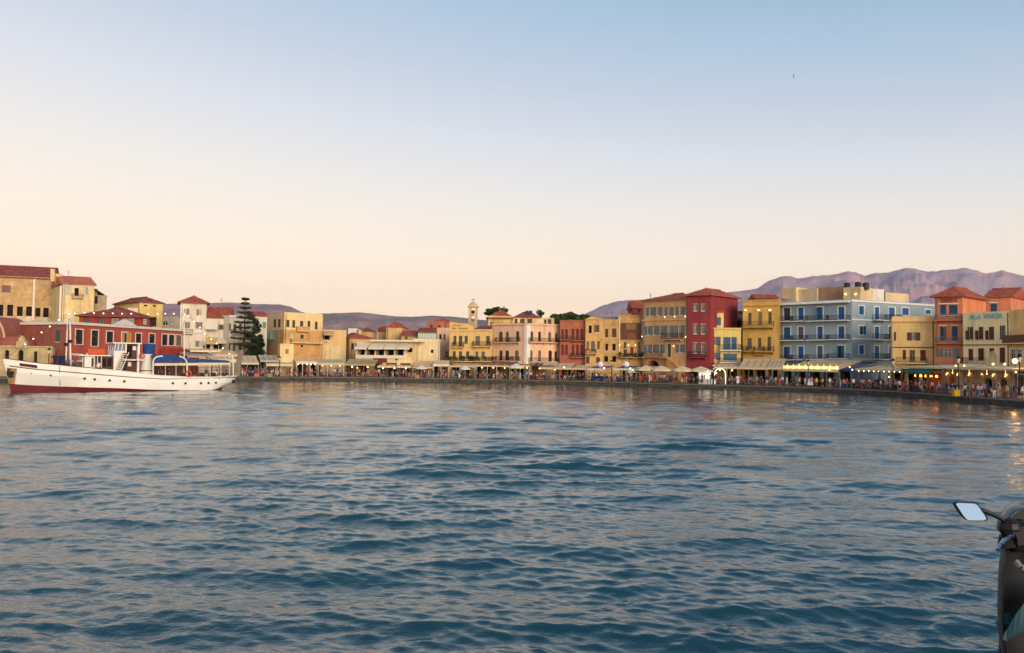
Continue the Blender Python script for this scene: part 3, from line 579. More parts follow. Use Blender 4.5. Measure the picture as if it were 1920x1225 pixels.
# --- big ochre stone building
SND = stone('ochre_rubble', (206, 160, 104), (166, 126, 84), .26); CRM2 = plaster('pale_ochre', (232, 204, 148), None, .12)
h = House('ochre_stone_building', 'big square ochre building, smooth upper storey above rough stone', 'building', Z3, 588, 173, 1055, 178, (590, 296), SND, side=('L', 385, 186))
DKW = M('dark_olive_frame', (70, 60, 44), .7, 0); GRS = M('green_grey_shutter', (104, 132, 120), .7, .1)
h.wins([(625, 385, 660, 468), (697, 390, 728, 475), (790, 400, 828, 475), (880, 400, 912, 485), (970, 408, 1000, 497)], kind='g', frame=DKW)
h.wins([(470, 385, 503, 468), (522, 382, 555, 468)], kind='g', F=h.SF, frame=DKW); h.win((460, 530, 495, 625), kind='s', col=GRS, F=h.SF, name='balcony_door')
h.win((675, 545, 708, 605), kind='s', col=M('pale_green_shutter', (170, 190, 150), .7, .1)); h.win((795, 565, 832, 620), frame=DKW); h.win((800, 690, 826, 720), kind='d')
h.balcony((740, 480, 890, 530), slab=CRM2, solid=True); h.balcony((670, 612, 1040, 676), slab=CRM2, solid=True, out=1.1)
zb = h.z(590, 505)
for F in (h.F, h.SF):
    mb = MB(); ops = [o for o in h.ops if o[0] is F and o[4] > zb + .5]
    sv = (h.base, h.top); h.base, h.top = zb, sv[1] + .05; F2 = face_ab(F.A + F.n * .05, F.B + F.n * .05); h.wall(F2, mb, [(F2,) + o[1:] for o in ops]); h.base, h.top = sv; h.part(mb, 'plaster_facing', CRM2)
h.finish(shops=3)
h.block((380, 636, 588, 900), -.25, .1, SND, 'buttress_wall', base=QZ) if 0 else None
h = House('small_cream_house', 'small cream house with brown shutter against the big ochre building', 'house', Z3, 550, 168, 712, 169, (630, 676), CRM2, 4)
h.win((612, 740, 652, 798), kind='s', col=M('tan_shutter', (168, 116, 78), .7, .1)); h.band(676, 690, .12, x=600); h.finish()
# --- plain beige house right
BEI = plaster('beige_plaster', (222, 188, 130), None, .12)
h = House('beige_house', 'plain beige house with recessed awning right of the ochre building', 'house', Z3, 1060, 184, 1345, 186, (1200, 508), BEI, 9)
h.win((1065, 562, 1150, 628), kind='p'); h.win((1098, 650, 1120, 662), kind='d'); sill_awning(h, (1060, 518, 1195, 562), M('awning_tan', (188, 166, 124), .8, .12)); h.finish(shops=2)
h = House('stepped_wall', 'low cream wall with sloping stepped top beside the beige house', 'wall', Z3, 1060, 180, 1345, 181, (1200, 720), plaster('wall_cream', (228, 204, 154)), .8); h.finish(parapet=0)
mb = MB(); F = h.F; mb.hexa([F.w(0, .02, h.top), F.w(F.W, .02, h.top), F.w(F.W, -.8, h.top), F.w(0, -.8, h.top), F.w(0, .02, h.z(1060, 682)), F.w(F.W, .02, h.top + .15), F.w(F.W, -.8, h.top + .15), F.w(0, -.8, h.z(1060, 682))]); h.part(mb, 'sloped_coping', plaster('wall_cream', (228, 204, 154)))
# --- red roofed house
h = House('red_roof_house', 'tan house with red hip roof and chimney left of the terrace restaurant', 'house', Z4, 98, 186, 368, 189, (200, 612), plaster('tan_plaster', (206, 172, 124)), 9)
h.wins([(125, 667, 152, 740), (170, 667, 198, 737)], kind='g', frame=DKW); h.finish(flat=False); h.roof((240, 553), 'hip', TILE, over=.4); h.chimney((208, 518, 244, 560), 5)
# --- terrace restaurant
CRM3 = plaster('terrace_cream', (230, 206, 152))
h = House('terrace_restaurant', 'two-storey cream restaurant with pillared open terrace and roof slab', 'restaurant', Z4, 182, 176, 866, 174, (500, 650), CRM3, 9)
h.wins(srow([(200, 290), (304, 406), (420, 522), (536, 640), (655, 756)], 735, 815), kind='p'); h.win((775, 725, 858, 780), kind='p')
h.finish(shops=4, flat=True, parapet=.1)
for x in (180, 290, 406, 522, 640, 758): h.band(760, 850, .3, WHITE, x=x, name='pillar', x0=x, x1=x + 15)
h.band(814, 850, .25, WHITE, x=500, name='balustrade', x0=196, x1=756)
u0, u1, z0, z1 = h.rect((365, 628, 945, 660)); mb = MB(); mb.box(h.F, u0, u1, -8, 1.2, z1 - .35, z1); h.part(mb, 'roof_slab', WHITE)
for i, (a, b) in enumerate(((205, 350), (370, 540), (550, 700), (710, 865))): sill_awning(h, (a, 672 + i * 3, b, 730), AWW, 2.4)
u0, u1, z0, z1 = h.rect((385, 848, 552, 905)); mb = MB(); mb.box(h.F, u0, u1, .003, .12, z0, z1); h.part(mb, 'sign_board', M('dark_red_board', (122, 44, 40), .7, .15))
h = House('white_block_house', 'plain pale block with one small dark window beside the terrace restaurant', 'house', Z4, 866, 178, 1190, 179, (1000, 616), plaster('pale_block', (226, 208, 164)), 8)
h.win((1083, 745, 1114, 788), kind='d'); h.finish(shops=3)
F = h.F; u0, u1, z0, z1 = h.rect((930, 548, 1150, 612)); mb = MB()
for k in range(9): u = u0 + (u1 - u0) * k / 8; mb.box(F, u - .04, u + .04, -1.1, -1.0, h.top, z1)
mb.box(F, u0, u1, -1.1, -1.0, z1, z1 + .06); g = h.part(mb, 'terrace_railing', GREYM); mb = MB()
for k in range(8): a = u0 + (u1 - u0) * k / 8 + .06; mb.box(F, a, a + (u1 - u0) / 8 - .12, -1.06, -1.04, h.top + .1, z1 - .03)
h.part(mb, 'glass_panel', M('green_glass', (140, 178, 160), .15, 0, spec=.5), g)
# --- roofs behind
h = House('beige_gabled_house', 'beige house with plain gable end behind the terrace restaurant', 'house', Z4, 540, 214, 730, 214, (640, 482), plaster('gable_beige', (216, 180, 126)), 14)
h.finish(flat=False); h.roof((650, 428), 'gablev', TILE, over=.1)
F = h.F; um, zm = h.uz(645, 436); mb = MB(); mb.hexa([F.w(0, .02, h.top - .1), F.w(F.W, .02, h.top - .1), F.w(F.W, -.4, h.top - .1), F.w(0, -.4, h.top - .1), F.w(um - .1, .02, zm), F.w(um + .1, .02, zm), F.w(um + .1, -.4, zm), F.w(um - .1, -.4, zm)]); h.part(mb, 'gable_wall', plaster('gable_beige', (216, 180, 126)))
def back(name, label, Z, x0, d, x1, yt, yr, mat, kind='hip', wins=(), rm=TILE, depth=8, cat='house'):
    h = House(name, label, cat, Z, x0, d, x1, d, ((x0 + x1) / 2, yt), mat, depth)
    h.wins(list(wins), kind='g', frame=DKW)
    if kind: h.finish(flat=False); h.roof(((x0 + x1) / 2, yr), kind, rm, over=.3)
    else: h.finish()
    return h
back('low_red_roof_house', 'low house with dull red roof left of the beige gable', Z4, 440, 222, 548, 528, 478, plaster('old_tan', (196, 160, 116)), 'gable', rm=TILE_D)
back('long_red_roof_house', 'low ochre house with long red roof right of the beige gable', Z4, 720, 208, 915, 582, 520, plaster('old_ochre', (208, 170, 112)), 'gable', [(770, 590, 800, 612)])
back('brown_roof_house', 'house with dull brown-red roof above the green glass railing', Z4, 925, 206, 1140, 535, 487, plaster('old_tan', (196, 160, 116)), 'gable', rm=TILE_D)
back('terracotta_house', 'square terracotta house high behind the white block', Z4, 1040, 232, 1245, 408, 395, plaster('terracotta', (196, 116, 84)), None, [(1075, 450, 1105, 490), (1170, 448, 1200, 475)])
back('pale_pink_house', 'pale pink house with small windows left of the lettered ochre house', Z4, 1150, 188, 1312, 482, 0, plaster('pale_pink', (222, 186, 156)), None, [(1185, 560, 1212, 612), (1235, 560, 1258, 618), (1258, 770, 1295, 828)])
back('far_red_house', 'small far house with red roof under the hill, left', ZP, 668, 330, 700, 622, 614, plaster('old_tan', (196, 160, 116)), 'hip', rm=TILE_D)
back('far_pink_house', 'small far pinkish house under the hills near centre', ZP, 705, 350, 728, 618, 610, plaster('pale_pink', (222, 186, 156)), 'hip')
back('far_white_house', 'tiny far white house among trees below the hills', ZP, 652, 420, 668, 616, 0, WHT, None)
back('far_church_house', 'far terracotta house with tall hip roof behind the terracotta block', ZP, 812, 300, 845, 604, 596, plaster('terracotta', (196, 116, 84)), 'hip')
# --- lettered ochre house and its twin
OC2 = plaster('golden_ochre', (226, 192, 124), (200, 164, 102), .14); LET = M('faded_brown_paint', (150, 98, 44), .9, .2); WINF = M('grey_green_frame', (108, 108, 86), .7, 0)
h = House('lettered_house', 'golden ochre house with faded lettering on its stepped parapet', 'house', Z5, 80, 179, 368, 178, (220, 452), OC2, 9)
h.wins([(130, 515, 165, 625), (195, 515, 236, 640), (265, 515, 302, 605), (120, 702, 158, 782), (196, 702, 234, 792), (282, 702, 320, 782)], kind='g', frame=WINF)
h.balcony((130, 590, 260, 660)); h.balcony((65, 765, 372, 832), out=1.2)
u0, z0 = h.uz(80, 452); F = h.F; z1 = h.z(80, 345); za = h.z(300, 372); zb = h.z(365, 402); uo = h.uz(305, 372)[0]
mb = MB(); mb.hexa([F.w(0, .02, h.top), F.w(uo, .02, h.top), F.w(uo, -.4, h.top), F.w(0, -.4, h.top), F.w(0, .02, z1), F.w(uo, .02, za), F.w(uo, -.4, za), F.w(0, -.4, z1)]); mb.hexa([F.w(uo, .02, h.top), F.w(F.W, .02, h.top), F.w(F.W, -.4, h.top), F.w(uo, -.4, h.top), F.w(uo, .02, za), F.w(F.W, .02, zb), F.w(F.W, -.4, zb), F.w(uo, -.4, za)]); h.part(mb, 'parapet', OC2)
h.text('Pension', (122, 382, 225, 398), LET); h.text('Bel. Venezia', (120, 412, 300, 438), LET); h.band(452, 462, .18, x=200); h.band(655, 662, .1, x=200); h.finish(shops=2)
h = House('yellow_ochre_house', 'golden ochre house with long balcony between lettered and pink houses', 'house', Z5, 370, 178, 592, 177, (480, 438), OC2, 9)
h.wins([(397, 517, 450, 620), (525, 517, 570, 622), (395, 705, 430, 792), (468, 705, 510, 792)], kind='g', frame=WINF); h.balcony((325, 582, 588, 652)); h.balcony((372, 765, 600, 832), out=1.2); h.band(440, 456, .22, x=480); h.win((478, 508, 488, 524), kind='d'); h.finish(shops=2)
h.leanroof((368, 378, 540, 432), 1, 5, TILE_D)
# bell tower
cp = at(885.5, 640, 216); BT = plaster('tower_stone', (218, 192, 148)); rt_ = empty('bell_tower', (cp.x, cp.y, QZ), 'slim pale bell tower with domed top and cross', 'tower')
F = face_ab(Vector((at(877.5, 640, 216).x, 216, 0)), Vector((at(894, 640, 216).x, 216, 0))); Wt = F.W
zt = lambda y: F.uz(885, 550 + y / 6.448)[1]
mb = MB(); mb.box(F, 0, Wt, -Wt, 0, QZ, zt(345))
for a, b in ((0, .3), (.7, 1)):
    for c, d in ((0, .3), (.7, 1)): mb.box(F, Wt * a, Wt * b, -Wt * d, -Wt * c, zt(345), zt(268)); mb.box(F, Wt * a, Wt * b, -Wt * d, -Wt * c, zt(252), zt(168))
mb.box(F, -.05, Wt + .05, -Wt - .05, .05, zt(268), zt(252)); mb.build('shaft', BT, rt_)
mb = MB(); mb.box(F, -.3, Wt + .3, -Wt - .3, .3, zt(168), zt(152)); mb.build('cornice', BT, rt_)
c0 = F.w(Wt / 2, -Wt / 2, 0); mb = MB(); mb.lathe((c0.x, c0.y, 0), [(Wt * .52, zt(152)), (Wt * .5, zt(140)), (Wt * .36, zt(120)), (Wt * .16, zt(104)), (Wt * .12, zt(92)), (.05, zt(86))], 12); dm = mb.build('dome', BT, rt_)
mb = MB(); mb.wb((c0.x, c0.y, zt(74)), (.12, .12, zt(60) - zt(88))); mb.wb((c0.x, c0.y - .004, zt(72)), (.8, .11, .12)); mb.build('cross', IRON, dm)
mb = MB(); mb.ball((c0.x, c0.y, zt(225)), .5); mb.build('bell', M('bronze', (80, 66, 44), .4, 0, metal=.6), rt_)
# house behind pink
h = House('cornice_house', 'pale yellow house with broad cornice and red hip roof behind the pink house', 'house', Z5, 545, 198, 845, 198, (690, 305), plaster('pale_yellow', (224, 194, 126)), 13)
h.win((577, 352, 612, 428), kind='g', frame=DKW); h.band(275, 308, .4, x=690); h.finish(flat=False); h.roof((780, 213), 'hip', TILE, over=.6)
# --- pink corner house
PNK = plaster('pink_plaster', (230, 188, 154), (212, 172, 138), .12); DKB = M('dark_brown_frame', (84, 58, 50), .7, 0)
h = House('pink_house', 'pink corner house with arched windows, iron balconies and roof room', 'house', Z5, 590, 178, 1012, 173, (985, 366), PNK, side=('R', 1415, 177))
h.wins([(680, 462, 725, 582), (760, 462, 800, 580), (885, 458, 926, 577), (685, 690, 720, 822), (757, 690, 800, 822), (872, 690, 918, 822)], kind='g', arch=True, frame=DKB)
h.wins([(1055, 458, 1095, 575), (1155, 462, 1187, 575), (1275, 468, 1310, 578), (1360, 478, 1387, 578), (1050, 690, 1086, 822), (1155, 690, 1186, 815), (1280, 690, 1320, 832), (1355, 700, 1381, 812)], kind='g', arch=True, frame=DKB, F=h.SF)
h.balcony((655, 537, 802, 600)); h.balcony((830, 532, 943, 600)); h.balcony((1035, 537, 1390, 607), F=h.SF); h.balcony((620, 772, 940, 828)); h.balcony((1035, 778, 1380, 838), F=h.SF)
mb = MB(); mb.box(h.F, h.F.W - .6, h.F.W + .08, .003, .08, QZ, h.top); h.part(mb, 'corner_strip', WHITE); mb = MB(); mb.box(h.SF, 0, .9, .003, .08, QZ, h.top); h.part(mb, 'corner_strip', WHITE)
for F in (h.F, h.SF): mb = MB(); mb.box(F, 0, F.W, .003, .25, h.top - .3, h.top + .05); h.part(mb, 'cornice', PNK)
h.finish(shops=3)
h = House('roof_room_house', 'cream top storey with red hip roof and solar panels above the pink house', 'house', Z5, 848, 184, 1345, 184, (1100, 296), plaster('roof_cream', (226, 200, 156)), 7)
h.wins([(870, 310, 905, 360), (936, 310, 990, 356), (1025, 310, 1080, 356), (1225, 318, 1255, 368), (1272, 316, 1312, 370)], kind='g', frame=DKB); h.finish()
u0, u1, z0, z1 = h.rect((850, 215, 1190, 296)); F = h.F; mb = MB(); zr = F.uz(*px(Z5, 1040, 225), -3)[1]; mb.hexa([F.w(u0, .4, h.top), F.w(u1, .4, h.top), F.w(u1, -7, h.top), F.w(u0, -7, h.top), F.w(u0 + (u1 - u0) * .38, -2.8, zr), F.w(u1 - (u1 - u0) * .38, -2.8, zr), F.w(u1 - (u1 - u0) * .38, -3.6, zr), F.w(u0 + (u1 - u0) * .38, -3.6, zr)]); ro = h.part(mb, 'roof', TILE_D)
for x in (1005, 1048): a0, a1, b0, b1 = h.rect((x, 208, x + 38, 250)); mb = MB(); mb.hexa([F.w(a0, -.9, b0), F.w(a1, -.9, b0), F.w(a1, -2.3, b1), F.w(a0, -2.3, b1), F.w(a0, -.9, b0 + .1), F.w(a1, -.9, b0 + .1), F.w(a1, -2.3, b1 + .1), F.w(a0, -2.3, b1 + .1)]); h.part(mb, 'solar_panel', M('solar_glass', (60, 62, 78), .2, 0), ro)
# --- red-brown house
RBR = plaster('red_brown_plaster', (180, 108, 84), (156, 92, 72), .14); SHR = M('red_brown_shutter', (112, 52, 40), .7, .1)
h = House('red_brown_house', 'red-brown house with matching tall shutters right of the pink house', 'house', Z6, 58, 175, 350, 174, (200, 375), RBR, 9)
h.wins([(78, 475, 106, 590), (120, 475, 150, 592), (195, 470, 226, 600), (245, 470, 278, 600), (295, 470, 328, 592), (76, 652, 106, 762), (120, 652, 150, 762), (195, 652, 226, 770), (245, 652, 278, 770), (295, 652, 328, 765)], kind='s', col=SHR, frame=FRB)
h.balcony((60, 562, 160, 602), rail=FRB); h.balcony((190, 570, 335, 612), rail=FRB); h.balcony((190, 745, 335, 805)); h.band(372, 382, .15, x=200); h.finish(shops=2)
# --- rough ochre house in two halves
OC3 = stone('weathered_ochre', (212, 174, 112), (172, 134, 82), .28); SHB2 = M('brown_shutter', (100, 68, 48), .7, .1)
h = House('weathered_house', 'weathered ochre house with small pediment and round-arched windows', 'house', Z6, 352, 173, 556, 173, (450, 356), OC3, 9)
h.win((392, 432, 425, 522), kind='d'); h.win((462, 425, 512, 512), kind='s', col=SHB2, arch=False)
h.wins([(365, 610, 392, 705), (418, 608, 460, 720)], kind='g', arch=True, frame=DKB); h.win((490, 610, 515, 705), kind='s', col=SHB2); h.balcony((358, 698, 476, 760)); h.wins([(355, 785, 400, 862), (475, 792, 520, 852)], kind='g', arch=True, frame=SHR)
F = h.F; um, zm = h.uz(440, 330); u0 = h.uz(360, 356)[0]; u1 = h.uz(540, 356)[0]; mb = MB(); mb.hexa([F.w(u0, .05, h.top), F.w(u1, .05, h.top), F.w(u1, -.4, h.top), F.w(u0, -.4, h.top), F.w(um - .3, .05, zm), F.w(um + .3, .05, zm), F.w(um + .3, -.4, zm), F.w(um - .3, -.4, zm)]); h.part(mb, 'pediment', OC3); h.band(356, 366, .2, x=450); h.finish(parapet=.1)
h = House('ochre_plain_house', 'plain weathered ochre house with small square-topped windows in three rows', 'house', Z6, 556, 173, 736, 172, (640, 362), OC3, 9)
h.wins([(580, 470, 615, 570), (658, 466, 708, 570)], kind='s', col=SHB2); h.wins([(580, 642, 612, 720), (660, 642, 699, 720), (565, 786, 612, 850), (660, 786, 704, 852)], kind='d'); h.band(412, 424, .15, x=640); h.finish(parapet=.4)
mb = MB(); u, z = h.uz(660, 320, None, -3); mb.tube(h.F.w(u, -3, h.top - .4), h.F.w(u, -3, z + 1.2), .08); mb.box(h.F, u - 2, u + 1, -4, -2, h.top - .4, z - .2); h.part(mb, 'roof_vent', GREYM)
# --- brown panelled house
OC4 = stone('narrow_ochre', (206, 168, 110), (166, 126, 78), .26)
h = House('panelled_house', 'narrow house with brown boarded upper storey over an ochre base', 'house', Z6, 738, 172, 1010, 171, (870, 318), OC4, 9)
F = h.F; u0, u1, z0, z1 = h.rect((757, 402, 988, 596)); BRP = M('brown_panel', (112, 70, 50), .8, .15, 1)
nb = 9; fr = None
for k in range(nb):
    mb = MB(); a = u0 + (u1 - u0) * k / nb; mb.box(F, a + .015, a + (u1 - u0) / nb - .015, .004, .09 + .02 * (k % 2), z0, z1); h.part(mb, 'board', BRP)
for r, c in (((820, 412, 935, 480), (140, 104, 74)), ((832, 520, 938, 588), (126, 80, 62))):
    a, b, c0_, d = h.rect(r); mb = MB(); mb.box(F, a, b, .115, .17, c0_, d); h.part(mb, 'closed_hatch', M('hatch_%d' % r[1], c, .7, .15))
h.wins([(795, 622, 820, 690), (952, 622, 978, 690), (790, 708, 830, 790), (952, 708, 986, 782)], kind='g', frame=DKB); h.win((868, 680, 904, 785), kind='s', col=SHR, name='door'); h.balcony((740, 750, 1008, 808), out=1.1)
h.band(316, 330, .2, x=870); h.band(598, 608, .15, x=870); h.finish(shops=2); h.block((750, 290, 880, 318), 4, 3, OC4)
for x in (742, 1000): h.band(330, 860, .1, WHITE, x=x, name='corner_strip', x0=x, x1=x + 8)
# --- tan orange house
TAN = plaster('tan_orange', (212, 168, 118), (188, 144, 98), .14); SHGB = M('grey_blue_shutter', (112, 116, 116), .7, .1)
h = House('tan_house', 'tall tan-orange house with grey shutters and red roof', 'house', Z6, 1012, 169.5, 1512, 162, (1512, 128), TAN, 10)
h.wins([(1088, 225, 1118, 320), (1170, 222, 1200, 318), (1300, 222, 1330, 318), (1428, 215, 1462, 312), (1062, 442, 1086, 540), (1128, 435, 1156, 540), (1208, 435, 1234, 540), (1298, 432, 1338, 570), (1420, 430, 1456, 570), (1058, 652, 1085, 745), (1120, 650, 1150, 745), (1202, 650, 1228, 745), (1428, 650, 1460, 742)], kind='o', col=SHGB, half=.75)
h.win((1298, 642, 1334, 795), kind='s', col=M('teal_door', (58, 86, 84), .7, .1), name='door', trim=plaster('tan_pale', (226, 184, 126)))
h.balcony((1245, 520, 1472, 600)); h.balcony((1028, 735, 1242, 802), solid=False); h.band(352, 368, .16, plaster('tan_pale', (226, 184, 126)), x=1500); h.band(124, 142, .25, x=1512)
# outside stair
F = h.F; mb = MB()
u0, z1 = h.uz(1330, 800); u1, z0 = h.uz(1470, 905); n = 14
for k in range(n): a = u0 + (u1 - u0) * k / n; mb.box(F, a, a + (u1 - u0) / n, .004, 1.5, QZ, z1 - (z1 - z0) * (k + 1) / n)
a0, a1, b0, b1 = h.rect((1250, 795, 1330, 830)); mb.box(F, a0, u0, .004, 1.5, b1 - .3, b1); h.part(mb, 'stair', stone('stair_stone', (196, 146, 96)))
h.win((1060, 830, 1200, 900), kind='p', arch=True); h.finish(flat=False); h.roof((1300, 72), 'hip', TILE, over=.5, inset=4)
back('maroon_back_house', 'maroon house with sloping red roof peeping out left of the tan house', Z6, 893, 186, 1040, 232, 150, plaster('maroon_wall', (136, 66, 58)), 'gable', [(955, 245, 985, 280)])
# --- dark red house
CRI = plaster('crimson_plaster', (142, 56, 60), (126, 50, 54), .1); SHM = M('mauve_shutter', (112, 84, 78), .7, .1)
h = House('crimson_house', 'tall dark red house with pale lintels and red hip roof', 'house', Z7, 100, 161.5, 347, 159.5, (347, 190), CRI, side=('R', 628, 167))
for y0, y1 in ((292, 352), (500, 592), (695, 795)): h.wins([(172, y0, 206, y1), (250, y0, 284, y1)], kind='o', col=SHM, lintel=plaster('lintel_pale', (206, 170, 150)), half=.55)
h.balcony((130, 775, 300, 845)); h.finish(shops=2, flat=False); h.roof((285, 130), 'hip', TILE, over=.6)
# --- yellow house with blue shutters
YPL = plaster('soft_yellow', (222, 198, 124), (198, 172, 104), .12); SBL = M('dusty_blue_shutter', (62, 96, 130), .7, .1)
h = House('blue_shutter_house', 'soft yellow house with dusty blue shutters beside the crimson house', 'house', Z7, 348, 160.5, 664, 160, (500, 530), YPL, 9)
h.wins([(382, 622, 410, 710), (378, 785, 408, 862)], kind='o', col=SBL, half=.75); h.wins([(480, 625, 556, 758), (565, 625, 620, 758), (480, 797, 622, 872)], kind='s', col=SBL)
h.balcony((432, 700, 662, 770), slab=WHITE); h.balcony((432, 850, 662, 900), slab=WHITE); h.band(528, 545, .2, x=500); h.finish(shops=2)
h = House('yellow_upper_house', 'set-back soft yellow upper storey with one blue-shuttered window', 'house', Z7, 348, 161.2, 482, 161.2, (410, 368), YPL, 8)
h.win((382, 418, 412, 502), kind='o', col=SBL, half=.8); h.band(352, 368, .3, plaster('coping_red', (170, 70, 60)), x=410); h.finish()
h = House('yellow_rear_house', 'rear yellow wall with dark sloping awning behind the blue-shuttered house', 'house', Z7, 470, 172, 690, 172, (580, 372), YPL, 8); h.band(352, 372, .3, plaster('coping_red', (170, 70, 60)), x=580); h.win((545, 450, 672, 530), kind='p'); sill_awning(h, (540, 418, 682, 450), M('awning_grey', (92, 92, 96), .8, .1), 2.5); h.finish()
# --- mustard house
MUS = plaster('mustard_plaster', (206, 168, 92), (180, 142, 76), .16); OLV = M('olive_shutter', (112, 92, 50), .7, .1)
h = House('mustard_house', 'mustard yellow house with two long balconies and warm lamps', 'house', Z7, 682, 161, 1062, 158, (870, 240), MUS, 10)
h.wins([(740, 372, 774, 490), (846, 365, 882, 490), (950, 365, 985, 482), (732, 637, 776, 742), (842, 632, 876, 742), (942, 622, 978, 742)], kind='g', frame=OLV)
h.balcony((690, 462, 1012, 527), rail=M('brown_iron', (92, 66, 52), .6, 0), out=1.2); h.balcony((690, 718, 1012, 785), rail=M('brown_iron', (92, 66, 52), .6, 0), out=1.2)
h.band(284, 300, .3, x=870); h.band(236, 246, .15, x=870); h.text('TAVERNA', (792, 812, 900, 830), LET)
for x in (718, 852, 970):
    u, z = h.uz(x, 345); mb = MB(); mb.wb(h.F.w(u, .55, z), (.36, .2, .14)); lo = h.part(mb, 'wall_lamp', WARM); mb = MB(); mb.box(h.F, u - .04, u + .04, .004, .5, z + .12, z + .2); h.part(mb, 'lamp_arm', IRON, lo)
h.finish(shops=3); back('mustard_back_house', 'small roof of red tiles behind the mustard house', Z7, 815, 172, 1045, 222, 185, plaster('back_rose', (170, 110, 90)), 'gable', depth=4)
# --- blue hotel
BLU = plaster('blue_grey_plaster', (154, 172, 180), (138, 156, 166), .1); TRW = M('white_trim', (228, 226, 220), .6, .05); BDR = M('blue_door', (26, 98, 158), .55, .1)
h = House('blue_hotel', 'large blue-grey corner hotel with blue doors and three balcony rows', 'hotel', Z8, 110, 160, 802, 149, (802, 312), BLU, side=('R', 1605, 158.5))
cols = [(146, 218), (284, 344), (468, 528), (668, 736)]
for i, (y0, y1) in enumerate(((385, 508), (570, 692), (755, 878))):
    for j, (a, b) in enumerate(cols): h.win((a + 6, y0 + 12 - (3 * j), b - 4, y1 + (4 - 2 * j)), kind='s' if (i * 7 + j * 3) % 5 else 'g', col=BDR, trim=TRW, frame=BDR, name='balcony_door')
    for j, (a, b, c, d) in enumerate(((118, y1 - 30, 236, y1 + 22), (242, y1 - 32, 358, y1 + 20), (386, y1 - 36, 580, y1 + 17), (586, y1 - 38, 788, y1 + 12))): h.balcony((a, b, c, d), slab=TRW, out=1.1, brackets=False)
SF = h.SF
for i, (y0, y1) in enumerate(((378, 462), (568, 654), (752, 840))): h.win((872, y0, 917, y1), kind='s', col=BDR, trim=TRW, F=SF)
for i, (y0, y1) in enumerate(((388, 508), (575, 695), (760, 880))):
    for a, b in ((1020, 1062), (1156, 1210)): h.win((a, y0, b, y1), kind='s', col=BDR, trim=TRW, F=SF, name='balcony_door')
    for a, b in ((998, 1115), (1132, 1240)): h.balcony((a, y1 - 50, b, y1 + 14), slab=TRW, F=SF, out=1.1, brackets=False)
h.Z = Z9; h.wins([(232, 352, 288, 414), (430, 368, 475, 405)], kind='s', col=BDR, trim=TRW, F=SF); h.wins([(118, 348, 172, 455)], kind='g', frame=BDR, trim=TRW, F=SF); h.Z = Z8
for F in (h.F, SF): mb = MB(); z = h.top; mb.box(F, 0, F.W + (.12 if F is h.F else 0), .003, .12, z - .42, z - .12); h.part(mb, 'cornice', TRW)
for y in (505, 690, 885):
    z = h.z(800, y); mb = MB(); mb.box(SF, 0, SF.W, .003, .07, z - .12, z + .12); h.part(mb, 'string_course', TRW)
for a, b in ((120, 240), (255, 365), (385, 590), (605, 790)):
    u0, z = h.uz(a, 350); u1, _ = h.uz(b, 350); mb = MB(); mb.box(h.F, u0, u1, .122, .9, h.top - .62, h.top - .44); h.part(mb, 'door_hood', TRW)
h.finish(shops=5)
RFO = plaster('roof_ochre', (220, 196, 154)); RFW = plaster('roof_white', (214, 208, 194)); RFB = plaster('roof_brown', (176, 136, 108))
zt = h.top - .4
h.block((130, 206, 268, 320), 3, 5, RFO, base=zt); h.block((270, 222, 470, 320), 4, 4, RFO, base=zt); h.block((480, 204, 720, 300), 4.5, 5, RFB, base=zt); h.block((722, 202, 882, 300), 3, 5, RFO, base=zt)
F = SF
u0, z1 = SF.uz(*px(Z8, 884, 205), -3); u1, _ = SF.uz(*px(Z8, 1110, 228), -3); mb = MB(); mb.box(SF, u0, u1, -9, -3, zt, z1); h.part(mb, 'roof_room', RFW)
u0, z1 = SF.uz(*px(Z9, 92, 220), -4); u1, _ = SF.uz(*px(Z9, 290, 212), -4); mb = MB(); mb.box(SF, u0, u1, -8, -4, zt, z1); h.part(mb, 'roof_room', RFO)
for x0, x1, y0, y1 in ((727, 786, 156, 206), (832, 890, 150, 204), (906, 966, 155, 207)):
    u, z0 = h.uz((x0 + x1) / 2, y1, None, -5); r = (x1 - x0) / 5.104 * 154 / 1536 / 2; zz = h.uz((x0 + x1) / 2, y0, None, -5)[1]; c = h.F.w(u, -5, 0)
    mb = MB(); mb.lathe((c.x, c.y, 0), [(r * .96, z0 - .3), (r, z0), (r * .97, (z0 + zz) / 2), (r, zz - .15), (r * .8, zz), (r * .3, zz + .06)], 14); h.part(mb, 'water_tank', M('black_plastic', (38, 44, 54), .5, 0))
for x, y in ((126, 130), (897, 85)):
    u, z = h.uz(x, y, None, -4); c = h.F.w(u, -4, 0); mb = MB(); mb.tube((c.x, c.y, zt), (c.x, c.y, z), .05, n=5); mb.wb((c.x, c.y, z - .5), (.9, .04, .04)); mb.wb((c.x, c.y, z - .9), (.7, .04, .04)); h.part(mb, 'antenna', GREYM)
u, z = h.uz(160, 290, None, -2.5); c = h.F.w(u, -2.5, z); mb = MB(); mb.lathe((c.x, c.y, c.z - .6), [(.02, 0), (.45, .08), (.8, .3), (.78, .32), (.4, .12)], 12); h.part(mb, 'satellite_dish', WHITE)
for x in (742, 838): u, z = h.uz(x, 265, None, -2.9); mb = MB(); mb.ball(h.F.w(u, -2.8, z), .14); h.part(mb, 'wall_lamp', WARM)
